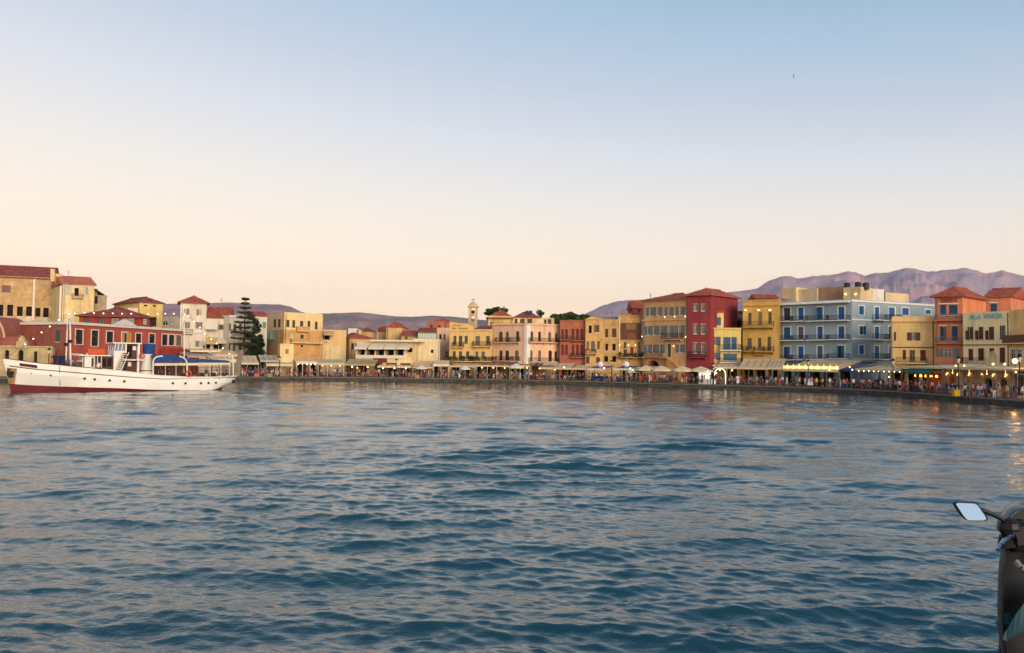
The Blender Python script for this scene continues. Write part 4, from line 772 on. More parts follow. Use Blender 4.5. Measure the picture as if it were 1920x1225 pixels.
# --- cream house before the hotel
CR4 = plaster('honey_cream', (240, 204, 138), (218, 180, 116), .12)
h = House('honey_house', 'honey-cream house with heavy parapet before the blue hotel', 'house', Z9, 152, 137.5, 512, 135, (330, 425), CR4, 10)
SHD = M('dark_red_shutter', (104, 44, 36), .7, .1)
h.win((318, 560, 346, 630), kind='o', col=SHB2, half=.75); h.wins([(238, 710, 266, 792), (388, 710, 436, 802)], kind='s', col=SHD); h.win((296, 710, 344, 802), kind='g', frame=WINF, name='balcony_door'); h.balcony((188, 788, 442, 828), out=1.1)
h.band(425, 470, .3, x=330, name='parapet'); h.band(684, 692, .08, SHB2, x=330, name='pipe'); h.win((162, 556, 182, 632), kind='s', col=SHB2)
h.finish(shops=3, parapet=.2)
# --- orange hotel
ORG_ = plaster('orange_plaster', (214, 136, 98), (192, 116, 82), .12); BLS = M('steel_blue_shutter', (36, 76, 110), .65, .1); MAR = M('maroon_paint', (104, 34, 44), .8, .1)
h = House('orange_hotel', 'narrow orange hotel with blue shutters and maroon lettering under the roof', 'hotel', Z9, 512, 133.5, 750, 131, (750, 256), ORG_, side=('R', 948, 138))
h.wins([(556, 328, 608, 415), (632, 328, 704, 412), (556, 512, 608, 632), (656, 510, 706, 632)], kind='s', col=BLS, lintel=TRW); h.win((585, 697, 660, 790), kind='o', col=SHG, half=1.1)
h.balcony((516, 405, 746, 462), rail=GREYM); h.balcony((516, 598, 746, 658), rail=GREYM); h.balcony((516, 770, 748, 832), solid=True)
h.text('ΠΛΩΤΕΥΣ', (567, 276, 706, 302), MAR); h.finish(flat=False); h.roof((705, 184), 'hip', TILE, over=.6)
h = House('orange_back_house', 'orange house with long red gable roof behind the cream villa', 'house', Z9, 945, 141, 1162, 139, (1050, 262), ORG_, side=('R', 1300, 146))
h.win((985, 318, 1040, 390), kind='s', col=BLS, lintel=TRW, name='balcony_door'); h.finish(flat=False); h.roof((1050, 190), 'gable', TILE, over=.3)
# --- cream villa
CRV = plaster('villa_cream', (250, 234, 184), (232, 212, 160), .1); LBL = M('light_blue_paint', (84, 178, 206), .8, .08)
h = House('cream_villa', 'cream villa with big light blue lettering and brown shuttered windows', 'hotel', Z9, 752, 130, 1150, 123, (1150, 376), CRV, 9)
h.text('VILLA', (808, 414, 902, 446), LBL); h.text('VENEZIA', (930, 404, 1085, 440), LBL)
for a, b in ((800, 840), (884, 925), (972, 1016)): h.win((a, 514, b, 622), kind='s', col=SHB2)
for a in (784, 866, 952): u0, u1, z0, z1 = h.rect((a, 545, a + 18, 622)); mb = MB(); mb.box(h.F, u0, u1 - .02, .02, .35, z0, z1); h.part(mb, 'shutter', SHD)
h.win((1063, 503, 1113, 612), kind='g', frame=SHB2); h.wins([(797, 700, 838, 800), (880, 695, 928, 800), (975, 695, 1016, 800), (1062, 690, 1110, 820)], kind='s', col=SHD)
h.band(660, 672, .1, plaster('villa_band', (170, 142, 96)), x=950); h.band(372, 382, .12, x=1100, name='coping') if 0 else None; h.balcony((790, 775, 945, 838), out=2.0); h.finish(shops=3)
mb = MB(); u, z = h.uz(1060, 780); c = h.F.w(u, 1.6, z); mb.lathe((0, 0, 0), [(.05, 0), (.5, .06), (.9, .3), (.88, .34), (.45, .12), (.05, .08)], 16); o = mb.build('oval_dish', M('dish_cream', (206, 186, 146), .6, .1)); o.scale = (1, 1, 1); o.location = c; o.rotation_euler = (R(80), 0, R(-15)); o.scale = (.6, 1.15, 1); tag(o, 'large pale oval dish standing on the villa terrace', 'dish')
h = House('villa_annex', 'cream annex with brown balcony at the right picture edge', 'house', Z9, 1150, 123.2, 1420, 116, (1160, 372), CR4, 9)
h.balcony((1142, 588, 1400, 655), rail=SHB2, out=1.2, solid=True); h.wins([(1155, 705, 1200, 788), (1205, 705, 1255, 790)], kind='g', frame=TRW, trim=TRW); h.win((1300, 470, 1340, 560), kind='s', col=SHB2); h.finish(shops=2)
# ------------------------------------------------------------------ trees
def tree(name, label, cx, d, ytop, rpx, zk=1.0, leaf=LEAF, n=1500, lobes=9, seed=1, size=.42):
    rg = random.Random(seed); p = at(cx, ytop, d); r = rpx * d / FPX; rt_ = empty(name, (p.x, p.y, QZ), label, 'tree', 'broadleaf trees behind the roofs'); top = p.z
    mb = MB(); zb = top - 1.7 * r; mb.path([(p.x, p.y, QZ), (p.x + .3, p.y, (QZ + zb) / 2), (p.x, p.y, zb + .4 * r)], .35)
    for k in range(6): t = k * 1.05; mb.tube((p.x, p.y, zb), (p.x + .7 * r * math.cos(t), p.y + .7 * r * math.sin(t), zb + r * rg.uniform(.3, 1)), .16, .05)
    mb.build('trunk', BARK, rt_); mb = MB()
    for k in range(lobes):
        t = rg.uniform(0, 6.28); q = rg.uniform(.1, .75) * r; s_ = rg.uniform(.3, .52) * r; mb.leaves((p.x + q * math.cos(t), p.y + q * math.sin(t), top - s_ * zk - rg.random() ** 1.5 * 1.1 * r * zk), (s_, s_, s_ * .75 * zk), n // lobes, size, 0, rg)
    mb.build('crown', leaf, rt_)
for i, (x, d, y, r, lab) in enumerate(((918, 232, 578, 10, 'small round tree just right of the bell tower'), (938, 228, 575, 16, 'round green tree above the pale yellow cornice house'), (1014, 226, 582, 7, 'thin little tree right of the solar panels'), (1045, 226, 584, 20, 'broad green tree left above the red-brown house'), (1072, 228, 583, 20, 'broad green tree above the red-brown house roof'), (1092, 232, 588, 13, 'green tree fading out right above the weathered house'))):
    tree('broadleaf_tree', lab, x, d, y, r, .8, LEAF, 1300, 9, i + 3, .34)
# Norfolk pine and the dark conifers beside it
cp = at(458, 640, 178); rt_ = empty('norfolk_pine', (cp.x, cp.y, QZ), 'tall dark Norfolk pine with level tiers of branches', 'tree'); rg = random.Random(2)
top = at(458, 558, 178).z; mb = MB(); mb.tube((cp.x, cp.y, QZ), (cp.x, cp.y, top), .4, .04); mb.build('trunk', BARK, rt_); mb = MB(); tz = top - .4; k = 0
while tz > QZ + 5:
    rr = min(2.7, .45 + (top - tz) * .30) * rg.uniform(.8, 1.1); nb_ = rg.choice((5, 6, 7))
    for b in range(nb_):
        t = b * 6.28 / nb_ + k * .5 + rg.uniform(-.2, .2); e = Vector((cp.x + rr * math.cos(t), cp.y + rr * math.sin(t), tz + rr * .12)); mb.tube((cp.x, cp.y, tz), e, .07, .03, n=4)
        for q in (.35, .55, .75, .95): c = Vector((cp.x, cp.y, tz)).lerp(e, q); mb.leaves(c, (.45, .45, .24), 15, .2, 0, rg)
    tz -= .95 + .035 * (top - tz); k += 1
mb.build('foliage', M('pine_leaf', (66, 70, 46), .75, .4, .8, spec=.2), rt_)
for i, (x, d, y, r, hh, lab) in enumerate(((476, 186, 590, 17, 1.6, 'dark bushy conifer right behind the Norfolk pine'), (470, 182, 622, 22, 1.3, 'dense dark tree low between white house and ochre building'), (486, 184, 628, 16, 1.3, 'dark tree leaning on the ochre building corner'))):
    p = at(x, y, d); rt_ = empty('dark_conifer', (p.x, p.y, QZ), lab, 'tree', 'dark trees by the pine'); rg = random.Random(20 + i); r_ = r * d / FPX
    mb = MB(); mb.tube((p.x, p.y, QZ), (p.x, p.y, p.z - .5), .3, .08); mb.build('trunk', BARK, rt_); mb = MB()
    for k in range(12): f = k / 11; mb.leaves((p.x + rg.uniform(-.5, .5) * r_, p.y + rg.uniform(-.5, .5) * r_, QZ + 2 + (p.z - QZ - 2.6) * f), (r_ * (.9 - .55 * f), r_ * (.9 - .55 * f), .8), 150, .24, 0, rg)
    mb.build('foliage', LEAF_D, rt_)

# small details: warm bulbs on the panelled and tan houses, plants on the long balconies
F = Face(1040 + 738 / 6.123, 172, 1040 + 1010 / 6.123, 171)
def bulbs(xy, F, root, Z):
    for x, y in xy:
        u, z = F.uz(*px(Z, x, y), .2); mb = MB(); mb.ball(F.w(u, .2, z), .06, 6); mb.wb(F.w(u, .1, z + .08), (.05, .2, .05)); mb.build('wall_lamp', WARMW, root)
RO = {o['label']: o for o in bpy.data.objects if 'label' in o}
bulbs(((745, 660), (845, 660), (925, 660), (1004, 560)), F, next(o for l, o in RO.items() if l.startswith('narrow house with brown boarded')), Z6)
F = Face(1040 + 1012 / 6.123, 169.5, 1040 + 1512 / 6.123, 162)
bulbs(((1260, 335), (1375, 330), (1495, 330), (1500, 565), (1362, 670)), F, next(o for l, o in RO.items() if l.startswith('tall tan-orange')), Z6)
POTM = plant_mesh('potted_plant', .8, .38, [LEAF, POT], 90, rng=random.Random(3)); pm_ = POTM.data; bpy.data.objects.remove(POTM)
def plants(Z, xs, y, d, lab, v=0, grp='potted plants on the balconies'):
    od = ['leftmost', 'second from left', 'third from left', 'fourth from left', 'fifth from left', 'sixth from left', 'seventh from left', 'rightmost']
    for i, x in enumerate(xs):
        X, Y = px(Z, x, y); p = at(X, Y, d); o = bpy.data.objects.new('potted_plant', pm_); COL.objects.link(o); o.location = p; o.rotation_euler = (0, 0, x); q = .8 + .4 * random.random(); o.scale = (q, q, q); tag(o, f'{od[i] if i < len(xs) - 1 else "rightmost"} potted plant on the {lab}', 'plant', 'potted plants on the ' + lab)
plants(Z5, (78, 98, 140, 165, 232, 255, 330, 352), 826, 177.6, 'lettered ochre house balcony')
plants(Z5, (392, 440, 520, 560, 585), 826, 177.2, 'unlettered ochre twin house balcony')
plants(Z5, (640, 800, 850, 925), 822, 175.0, 'pink house lower front balcony')
plants(Z6, (750, 800, 850, 930, 985), 802, 170.7, 'brown panelled house balcony')
plants(Z7, (730, 800, 900, 960), 778, 158.6, 'mustard house lower balcony')
for Z, x, y0, y1, d, lab in ((Z5, 740, 150, 190, 200, 'thin roof antenna above the pale yellow cornice house'), (Z5, 1150, 190, 285, 186, 'thin roof antenna right of the solar panels'), (Z5, 128, 300, 345, 180, 'white pole at the left end of the lettered parapet'), (Z6, 590, 280, 345, 175, 'short white roof pole above the weathered houses'), (Z9, 190, 130, 215, 160, 'thin roof antenna above the right end of the blue hotel'), (Z3, 760, 272, 300, 181, 'tiny antenna on the big ochre building'), (Z3, 1155, 468, 506, 188, 'left of two small aerials on the plain beige house'), (Z3, 1230, 465, 506, 188, 'right of two small aerials on the plain beige house'), (Z4, 430, 462, 560, 190, 'dark pole above the red-roofed tan house'), (Z2, 1195, 105, 200, 190, 'thin aerial above the white gabled house roof'), (Z6, 1100, 60, 95, 172, 'short aerial on the tan house roof'), (Z7, 900, 150, 238, 163, 'aerial above the mustard house'), (Z9, 1095, 150, 190, 143, 'aerial on the long red roof at right'), (Z5, 690, 170, 230, 200, 'aerial left over the red cornice house roof'), (Z1, 560, 120, 172, 206, 'thin aerial over the cream house at far left')):
    X, Y0 = px(Z, x, y0); _, Y1 = px(Z, x, y1); a, b = at(X, Y1, d), at(X, Y0, d); mb = MB(); mb.tube((0, 0, -1.5), (0, 0, b.z - a.z), .06, n=5); mb.wb((0, 0, b.z - a.z - .2), (.9, .05, .05)); mb.wb((0, 0, b.z - a.z - .5), (.6, .05, .05)); o = mb.build('antenna', GREYM); o.location = a; tag(o, lab, 'antenna')
# ------------------------------------------------------------------ awnings and canopies along the promenade
def cloth(name, c): return M('cloth_' + name, c, .85, .14, .7, spec=.1)
CT = {'tan': cloth('tan', (212, 190, 150)), 'beige': cloth('beige', (222, 204, 166)), 'cream': cloth('cream', (224, 208, 170)), 'sage': cloth('sage', (196, 186, 154)), 'mauve': cloth('mauve', (176, 150, 136)), 'peach': cloth('peach', (222, 186, 144)), 'grey': cloth('grey', (180, 172, 152)), 'navy': cloth('navy', (46, 66, 104)), 'white': cloth('white', (226, 220, 204)), 'wood': M('canopy_wood', (150, 112, 76), .8, .2, 2), 'dark': cloth('dark', (84, 72, 58)), 'teal': cloth('teal', (42, 128, 112)), 'olive': cloth('olive', (176, 164, 124))}
WPOST = M('pale_post', (206, 192, 160), .7, .1)
def canopy(label, x0, x1, yb, yf, yv, col, posts=3, df=5.0, db=11.0, name='awning', seg=4, lit=None, postmat=WPOST, cat='awning', val=None, sides=False):
    F = Face(x0, shore(x0) + df, x1, shore(x1) + df); xm = (x0 + x1) / 2; W = F.W
    zf = F.uz(xm, yf)[1]; zv = F.uz(xm, yv)[1]; zb = max(F.uz(xm, yb, -(db - df))[1], zf + .15); D = db - df
    if postmat is WPOST and col != 'wood': postmat = random.choice((WPOST, GREYM, CT['wood'], FRB)); pw = random.choice((.04, .05, .07))
    else: pw = .06
    rt_ = empty(name, F.w(W / 2, 0, QZ), label, cat, 'awnings and canopies along the promenade')
    mb = MB()
    for k in range(seg):                                     # cloth in panels that sag a little between the rafters
        a, b = W * k / seg, W * (k + 1) / seg
        for j in range(3):
            t0, t1 = j / 3, (j + 1) / 3; f = lambda t: zf + (zb - zf) * t - .10 * math.sin(math.pi * t)
            mb.hexa([F.w(a + .02, -D * t0, f(t0) - .03), F.w(b - .02, -D * t0, f(t0) - .03), F.w(b - .02, -D * t1, f(t1) - .03), F.w(a + .02, -D * t1, f(t1) - .03), F.w(a + .02, -D * t0, f(t0)), F.w(b - .02, -D * t0, f(t0)), F.w(b - .02, -D * t1, f(t1)), F.w(a + .02, -D * t1, f(t1))])
    fb = mb.build('cloth', CT[col], rt_)
    mb = MB(); n = max(3, int(W / .5)); hv = max(.12, zf - zv)
    for k in range(n):
        a, b = W * k / n, W * (k + 1) / n; mb.hexa([F.w(a, .06, zf - hv), F.w(b, .06, zf - hv * (.9 if k % 2 else 1)), F.w(b, .03, zf - hv * (.9 if k % 2 else 1)), F.w(a, .03, zf - hv), F.w(a, .06, zf), F.w(b, .06, zf), F.w(b, .03, zf), F.w(a, .03, zf)])
    mb.build('valance', CT[val or col], rt_)
    mb = MB(); mb.box(F, 0, W, -.08, .02, zf - .14, zf - .04)
    for k in range(seg + 1): u = W * k / seg; mb.hexa([F.w(u - .04, 0, zf - .16), F.w(u + .04, 0, zf - .16), F.w(u + .04, -D, zb - .16), F.w(u - .04, -D, zb - .16), F.w(u - .04, 0, zf - .04), F.w(u + .04, 0, zf - .04), F.w(u + .04, -D, zb - .04), F.w(u - .04, -D, zb - .04)])
    mb.build('frame', postmat, rt_)
    for k in range(posts):
        u = .1 + (W - .2) * min(1, max(0, (k + (random.uniform(-.25, .25) if 0 < k < posts - 1 else 0)) / max(1, posts - 1))); mb = MB(); mb.box(F, u - pw, u + pw, -.1, .02, QZ, zf - .15); mb.build('post', postmat, rt_)
        if posts > 2 and k % 2 == 0: mb = MB(); mb.box(F, u - .06, u + .06, -D + .1, -D + .2, QZ, zb - .2); mb.build('post', postmat, rt_)
    if lit:
        n, mt, r, zoff = lit
        for k in range(n):
            u = W * (k + .5) / n; mb = MB(); mb.ball(F.w(u, -.25, zf - hv - zoff), r, 6); mb.tube(F.w(u, -.25, zf - hv - zoff + r * .8), F.w(u, -.25, zf - .1), .015, n=4); mb.build('hanging_lamp', mt, rt_)
    if sides:
        mb = MB()
        for u in (0, W): mb.poly([F.w(u, 0, zf - .03), F.w(u, -D, zb - .03), F.w(u, -D, zf - .6), F.w(u, 0, zf - .6)])
        mb.build('side_flap', CT[col], rt_)
    return rt_, F
CAN = [
 ('flat cream ledge roof on the quay right behind the ship awning', 356, 413, 654, 657, 660.5, 'cream', 3, 12, 17), ('mauve-grey awning low behind the ship, under the white gabled house', 352, 404, 660.5, 667, 671, 'mauve', 3, 9, 14),
 ('peach sloping awning behind the ship stern', 405, 447, 657.5, 665, 668.5, 'peach', 3, 9.5, 14), ('cream awning just above the ship blue canvas aft', 398, 447, 668, 674, 680, 'cream', 4, 5, 9),
 ('tan awning with loose front flap beside the raised gangway', 450, 486, 667, 680, 684, 'tan', 3, 5, 11), ('grey-green flat awning under the dark trees', 488, 526, 666, 676, 679, 'grey', 3, 7, 12),
 ('drooping beige awning before the small cream house', 500, 550, 676, 683, 687, 'beige', 4, 5, 10), ('cream awning with white lamps before the big ochre building', 556, 596, 673, 678, 683, 'cream', 4, 5, 10, (5, WARMW, .1, .05)),
 ('sage awning with yellow lamps below the beige house', 597, 646, 674, 680.5, 685, 'sage', 4, 5, 11, (3, WARM, .11, .1)), ('long pale olive awning before the red-roofed tan house', 646, 704, 673.5, 683, 686, 'olive', 4, 5, 11, (2, WARM, .15, .25)),
 ('wide beige awning below the terrace restaurant', 708, 772, 682, 686.5, 690, 'beige', 5, 5, 12, (3, WARMW, .12, .1)), ('cream awning with round lamps before the plain pale block', 812, 842, 676, 683, 687.5, 'cream', 3, 5, 11, (2, WARM, .13, -.4)),
 ('tan awning left under the lettered ochre house', 843, 892, 682, 686, 689, 'tan', 4, 5, 11), ('long timber canopy with square posts before ochre and pink houses', 893, 957, 680.5, 685.5, 688, 'wood', 4, 5, 12, (3, WARM, .12, .2), 'beige'),
 ('timber canopy with warm lamps under the pink corner house', 958, 994, 681, 685.5, 688, 'wood', 3, 5, 12, (3, WARM, .13, .2), 'beige'), ('narrow dark timber canopy right of the pink corner house', 995, 1040, 682, 685.5, 687.5, 'dark', 3, 6, 12),
 ('broad drooping tan canopy with bright lamp before the red-brown house', 1010, 1072, 681, 690, 693, 'tan', 4, 4, 10, (1, WARMW, .2, -.1)), ('cream-edged awning before the red-brown and weathered houses', 1064, 1100, 685, 690.5, 693.5, 'beige', 3, 4.5, 10, None, 'cream'),
 ('tan awning edge left of the mustard house', 1338, 1384, 683, 689, 691.5, 'beige', 4, 4.5, 11, (2, WARM, .13, .3)), ('big sloping tan awning below the mustard house', 1384, 1437, 672.5, 690, 693, 'tan', 3, 4.5, 12.5), ('big sloping tan awning between mustard house and blue hotel', 1437, 1467, 672.5, 690, 693, 'tan', 3, 4.5, 12.5),
 ('large tan awning glowing inside below the blue hotel', 1468, 1572, 674.5, 693, 697, 'tan', 5, 4.5, 13, None, 'beige'), ('tan awning with row of bulbs below the hotel corner', 1604, 1690, 685, 692, 696, 'beige', 5, 5, 12, (9, WARMW, .085, .05), 'tan'),
 ('cream canvas roof before the honey-cream house', 1690, 1768, 683, 688, 691.5, 'cream', 4, 5.5, 12), ('long beige canopy on pillars below the cream villa', 1768, 1900, 687, 690.5, 694, 'beige', 5, 6, 12, (4, WARM, .08, .5)), ('dark awning with lantern glow at the right edge', 1902, 1990, 690, 697, 702, 'dark', 3, 6, 11, (2, WARM, .2, -.2))]
CANF = []
for c in CAN:
    l, x0, x1, yb, yf, yv, col, np_, df, db = c[:10]; CANF.append(canopy(l, x0, x1, yb, yf, yv, col, np_, df, db, lit=c[10] if len(c) > 10 else None, val=c[11] if len(c) > 11 else None))
# lamps inside the glowing awning of the hotel: inner lining emits on its own to imitate lamplight on cloth
rt_, F = CANF[21]
for k in range(9):
    u = F.W * (k + .5) / 9; mb = MB(); mb.ball(F.w(u, -.5, F.uz(1520, 690)[1] - .0), .11, 8); mb.tube(F.w(u, -.5, F.uz(1520, 690)[1] + .1), F.w(u, -.5, F.uz(1520, 690)[1] + .6), .02, n=4); mb.build('hanging_lamp', WARM, rt_)
F = Face(1468, shore(1468) + 5.2, 1572, shore(1572) + 5.2); mb = MB(); mb.box(F, 0, F.W, -.06, 0, F.uz(1520, 697)[1], F.uz(1520, 686.5)[1]); mb.build('glow_valance', M('glow_canvas', (255, 214, 140), emit=.75), rt_)
# glass-sided porch right of it
canopy('small open porch with slanting white beams at the hotel corner', 1573, 1598, 678, 693.5, 696, 'navy', 2, 4.5, 12)
# tent roof and canopy with tree-like post before the white block
canopy('pale gabled tent with steep sloping sides', 774, 812, 677, 688.5, 691, 'peach', 3, 5, 11, name='tent', cat='tent')
# teal lamp-lit sign awning
rt_, F = canopy('teal and green striped awning with lamps over orange-lit tables', 1698, 1746, 690.5, 693, 700.5, 'teal', 3, 4.4, 8, lit=(5, WARM, .14, -.35)); z0 = F.uz(1720, 712)[1]
mb = MB(); mb.box(F, .2, F.W - .2, -3.5, -3.4, QZ, F.uz(1720, 700)[1]); mb.build('back_wall', M('orange_lit_wall', (200, 110, 40), .8, .2), rt_)  # orange lamplight of the interior is put into the wall colour
for k in range(5): u = F.W * (k + .5) / 5; mb = MB(); mb.ball(F.w(u, -1.2, F.uz(1720, 705)[1]), .19, 8); mb.build('hanging_lamp', M('orange_lamp', (255, 150, 60), emit=7), rt_)
# arcade of stone piers under the villa canopy
F = Face(1768, shore(1768) + 8.5, 1898, shore(1898) + 8.5); rt_ = empty('stone_porch', F.w(F.W / 2, 0, QZ), 'stone porch with arched openings below the cream villa', 'porch')
class _T: pass
hh = _T(); hh.base = QZ; hh.top = F.uz(1830, 694)[1]; mb = MB(); ops = [(F, F.W * a, F.W * b, QZ + .02, QZ + 2.5, True, .4) for a, b in ((.06, .2), (.26, .38), (.58, .74), (.8, .93))]; House.wall(hh, F, mb, ops); mb.build('wall', stone('porch_stone', (176, 142, 112)), rt_)
for k in range(6): u = F.W * (.08 + .17 * k); mb = MB(); mb.ball(F.w(u, .3, QZ + 2.75), .08, 6); mb.wb(F.w(u, .15, QZ + 2.95), (.1, .3, .08)); mb.build('wall_lamp', WARM, rt_)
# ------------------------------------------------------------------ market umbrellas, blue kiosks
def prow(px_, d): return Vector((at(px_, 690, shore(px_) + d).x, shore(px_) + d, QZ))
mb = MB(); mb.tube((0, 0, 0), (0, 0, 3.2), .05); pr = empty('market_umbrella', (0, 0, 0), 'x', 'umbrella', 'market umbrellas on the promenade'); mb.build('pole', WPOST, pr)
mb = MB(); n = 8
for k in range(n):
    t0, t1 = 6.283 * k / n, 6.283 * (k + 1) / n; a = (2.1 * math.cos(t0), 2.1 * math.sin(t0), 2.45); b = (2.1 * math.cos(t1), 2.1 * math.sin(t1), 2.45); m0 = (1.0 * math.cos(t0), 1.0 * math.sin(t0), 2.86); m1_ = (1.0 * math.cos(t1), 1.0 * math.sin(t1), 2.86)
    mb.poly([a, b, m1_, m0]); mb.poly([m0, m1_, (0, 0, 3.25)]); mb.poly([a, b, (b[0], b[1], 2.22), (a[0], a[1], 2.22)])
mb.build('canopy', CT['beige'], pr); mb = MB(); mb.lathe((0, 0, 0), [(.35, 0), (.35, .08), (.08, .12)], 10); mb.build('base', GREYM, pr)
ul = [(1211, 4, 1.05, 'left of the three beige umbrellas before the tan house', None), (1240, 4, 1.15, 'middle beige umbrella before the tan house stair', None), (1280, 4, 1.15, 'beige umbrella before the gap of tan and crimson houses', None), (1314, 4.5, 1.2, 'wide beige umbrella under the crimson house', None), (872, 3, .55, 'small white umbrella under the lettered ochre house', 'white'), (968, 3, .8, 'white umbrella before the pink corner house', 'white'), (790, 3, .6, 'small white umbrella before the pale tent', 'white'), (1187, 4.5, .7, 'small cream umbrella right of the blue kiosks', 'cream')]
for i, (x, d, s_, lab, col) in enumerate(ul):
    o = pr if i == 0 else dup(pr, (0, 0, 0)); o.location = prow(x, d); o.scale = (s_, s_, 1.0 if s_ > .7 else .8); o['label'] = lab if lab.split()[0] in 'small' else lab
    if col:
        for ch in o.children:
            if ch.name.startswith('canopy'): ch.data = ch.data.copy(); ch.data.materials[0] = CT[col]
for x0, x1, lab in ((1102, 1135, 'left of two navy stall awnings with white balls on top'), (1150, 1184, 'right of two navy stall awnings with white balls on top')):
    rt_, F = canopy(lab, x0, x1, 686.5, 691, 694.5, 'navy', 3, 4, 9, name='stall_awning', val='white'); mb = MB(); c = F.w(F.W / 2, -2.2, F.uz((x0 + x1) / 2, 688, -2.2)[1]); mb.ball(c + Vector((0, 0, .45)), .62, 12); mb.build('ball', M('white_ball', (228, 226, 222), .4, .05), rt_)
    mb = MB(); mb.box(F, .3, F.W - .3, -1.6, -1.2, QZ, QZ + .95); mb.build('counter', M('blue_counter', (34, 82, 132), .7, .15), rt_); mb = MB(); mb.ball(F.w(F.W - .2, 0, QZ + 2.6), .12, 6); mb.build('lamp', WARMW, rt_)
# ------------------------------------------------------------------ street lamps
lp = empty('street_lamp', (0, 0, 0), 'x', 'street lamp', 'black street lamps along the quay'); mb = MB(); mb.lathe((0, 0, 0), [(.16, 0), (.16, .5), (.09, .62), (.07, 3.6), (.09, 3.7)], 8); mb.build('post', IRON, lp)
mb = MB(); mb.lathe((0, 0, 3.7), [(.12, 0), (.26, .5), (.05, .52)], 6); mb.build('lantern', M('lamp_glass', (210, 204, 180), .2, 0), lp); mb = MB(); mb.lathe((0, 0, 4.22), [(.42, 0), (.3, .12), (.08, .3), (.03, .45)], 6); mb.build('cap', IRON, lp)
for i, (x, yt, d, lab) in enumerate(((1515.5, 673, 2, 'street lamp before the glowing hotel awning'), (1674.5, 671, 2.5, 'street lamp left of the honey-cream house'), (1797, 665, 2, 'tall street lamp before the orange hotel'), (1912, 661, 2.5, 'street lamp at the right picture edge with bright glow behind'), (1338, 679, .8, 'street lamp below the crimson house at the quay edge'), (743, 672, 1.2, 'street lamp before the terrace restaurant'), (524, 667, 1.5, 'street lamp before the small cream house'), (1147, 674, 1.2, 'street lamp between the two navy stall awnings'), (91, 651, .8, 'street lamp before the stone arcade above the ship bow'))):
    o = lp if i == 0 else dup(lp, (0, 0, 0)); o.location = prow(x, d); F = Face(x - 1, shore(x) + d, x + 1, shore(x) + d); hgt = F.uz(x, yt)[1] - QZ; o.scale = (1, 1, hgt / 4.67); o['label'] = lab
# bright globes seen among the awnings
for i, (x, y, d, lab, mt) in enumerate(((1058, 689, 3.5, 'big white globe lamp before the red-brown house', WARMW), (1012, 691, 4, 'white globe lamp at the left tip of the drooping tan canopy', WARMW), (1327, 697, 2.5, 'bright white stall lamp below the crimson house', COOL), (1343, 700, 2.2, 'greenish white lit arch beside the crimson house lamp post', COOL), (1338, 692, 3, 'cool white lamp above the lit stall by the lamp post', COOL), (1186, 694, 3, 'small white lamp right of the navy stall awnings', WARMW), (1224, 693, 3, 'white lamp between beige umbrellas', WARMW), (1598, 693.5, 4, 'blue-white lamp at the hotel corner', COOL), (1593, 688.5, 5.5, 'warm lamp inside the hotel corner porch', WARM), (1903, 677, 9, 'strong warm lamp on the right edge terrace', M('strong_lamp', (255, 190, 110), emit=45)), (1905, 698, 5, 'warm lantern at the right edge street lamp', WARM), (1862, 683, 11.5, 'warm planter light left of the oval dish', WARM), (1884, 683, 11.5, 'warm planter light right of the oval dish', WARM), (1792, 686, 9, 'pair of warm lamps beside the tall street lamp', WARM), (1808, 686, 9, 'warm lamp right of the tall street lamp', WARM), (1667, 707, 3, 'small orange lamp on a table under the bulb row awning', WARM), (670, 690, 6, 'warm yellow lamp under the pale olive awning', WARM), (1555, 694, 4, 'orange lamp at the glowing awning end', WARM))):
    p = at(x, y, shore(x) + d); rt_ = empty('globe_lamp', (p.x, p.y, QZ), lab, 'lamp', 'lit lamps along the promenade'); mb = MB(); mb.ball(p, .3 if 'strong' in lab else .11 if d < 10 else .15, 8); mb.build('globe', mt, rt_); mb = MB(); mb.tube((p.x, p.y, QZ), (p.x, p.y, p.z - .22), .03, n=5); mb.build('stem', IRON, rt_)
# lit stall below the crimson house
p = prow(1333, 3.2); rt_ = empty('lit_stall', p, 'brightly lit white stall behind the lamp post below the crimson house', 'stall'); mb = MB()
for k in range(10):
    t0, t1 = math.pi * k / 10, math.pi * (k + 1) / 10; mb.tube((p.x + 1.7 + 1.0 * math.cos(t0), p.y, QZ + 1.9 + 1.0 * math.sin(t0)), (p.x + 1.7 + 1.0 * math.cos(t1), p.y, QZ + 1.9 + 1.0 * math.sin(t1)), .08, n=5)
mb.tube((p.x + .7, p.y, QZ), (p.x + .7, p.y, QZ + 1.9), .08, n=5); mb.tube((p.x + 2.7, p.y, QZ), (p.x + 2.7, p.y, QZ + 1.9), .08, n=5); mb.build('lit_arch', M('lit_arch_tube', (235, 250, 215), emit=1.1), rt_)
mb = MB(); mb.wb((p.x - 1.0, p.y + .6, QZ + 1.2), (2.2, .3, 2.4)); mb.build('back_panel', M('stall_panel', (232, 240, 220), emit=.45), rt_); mb = MB(); mb.wb((p.x - 1.0, p.y, QZ + .45), (2.4, .7, .9)); mb.build('counter', WHITE, rt_)
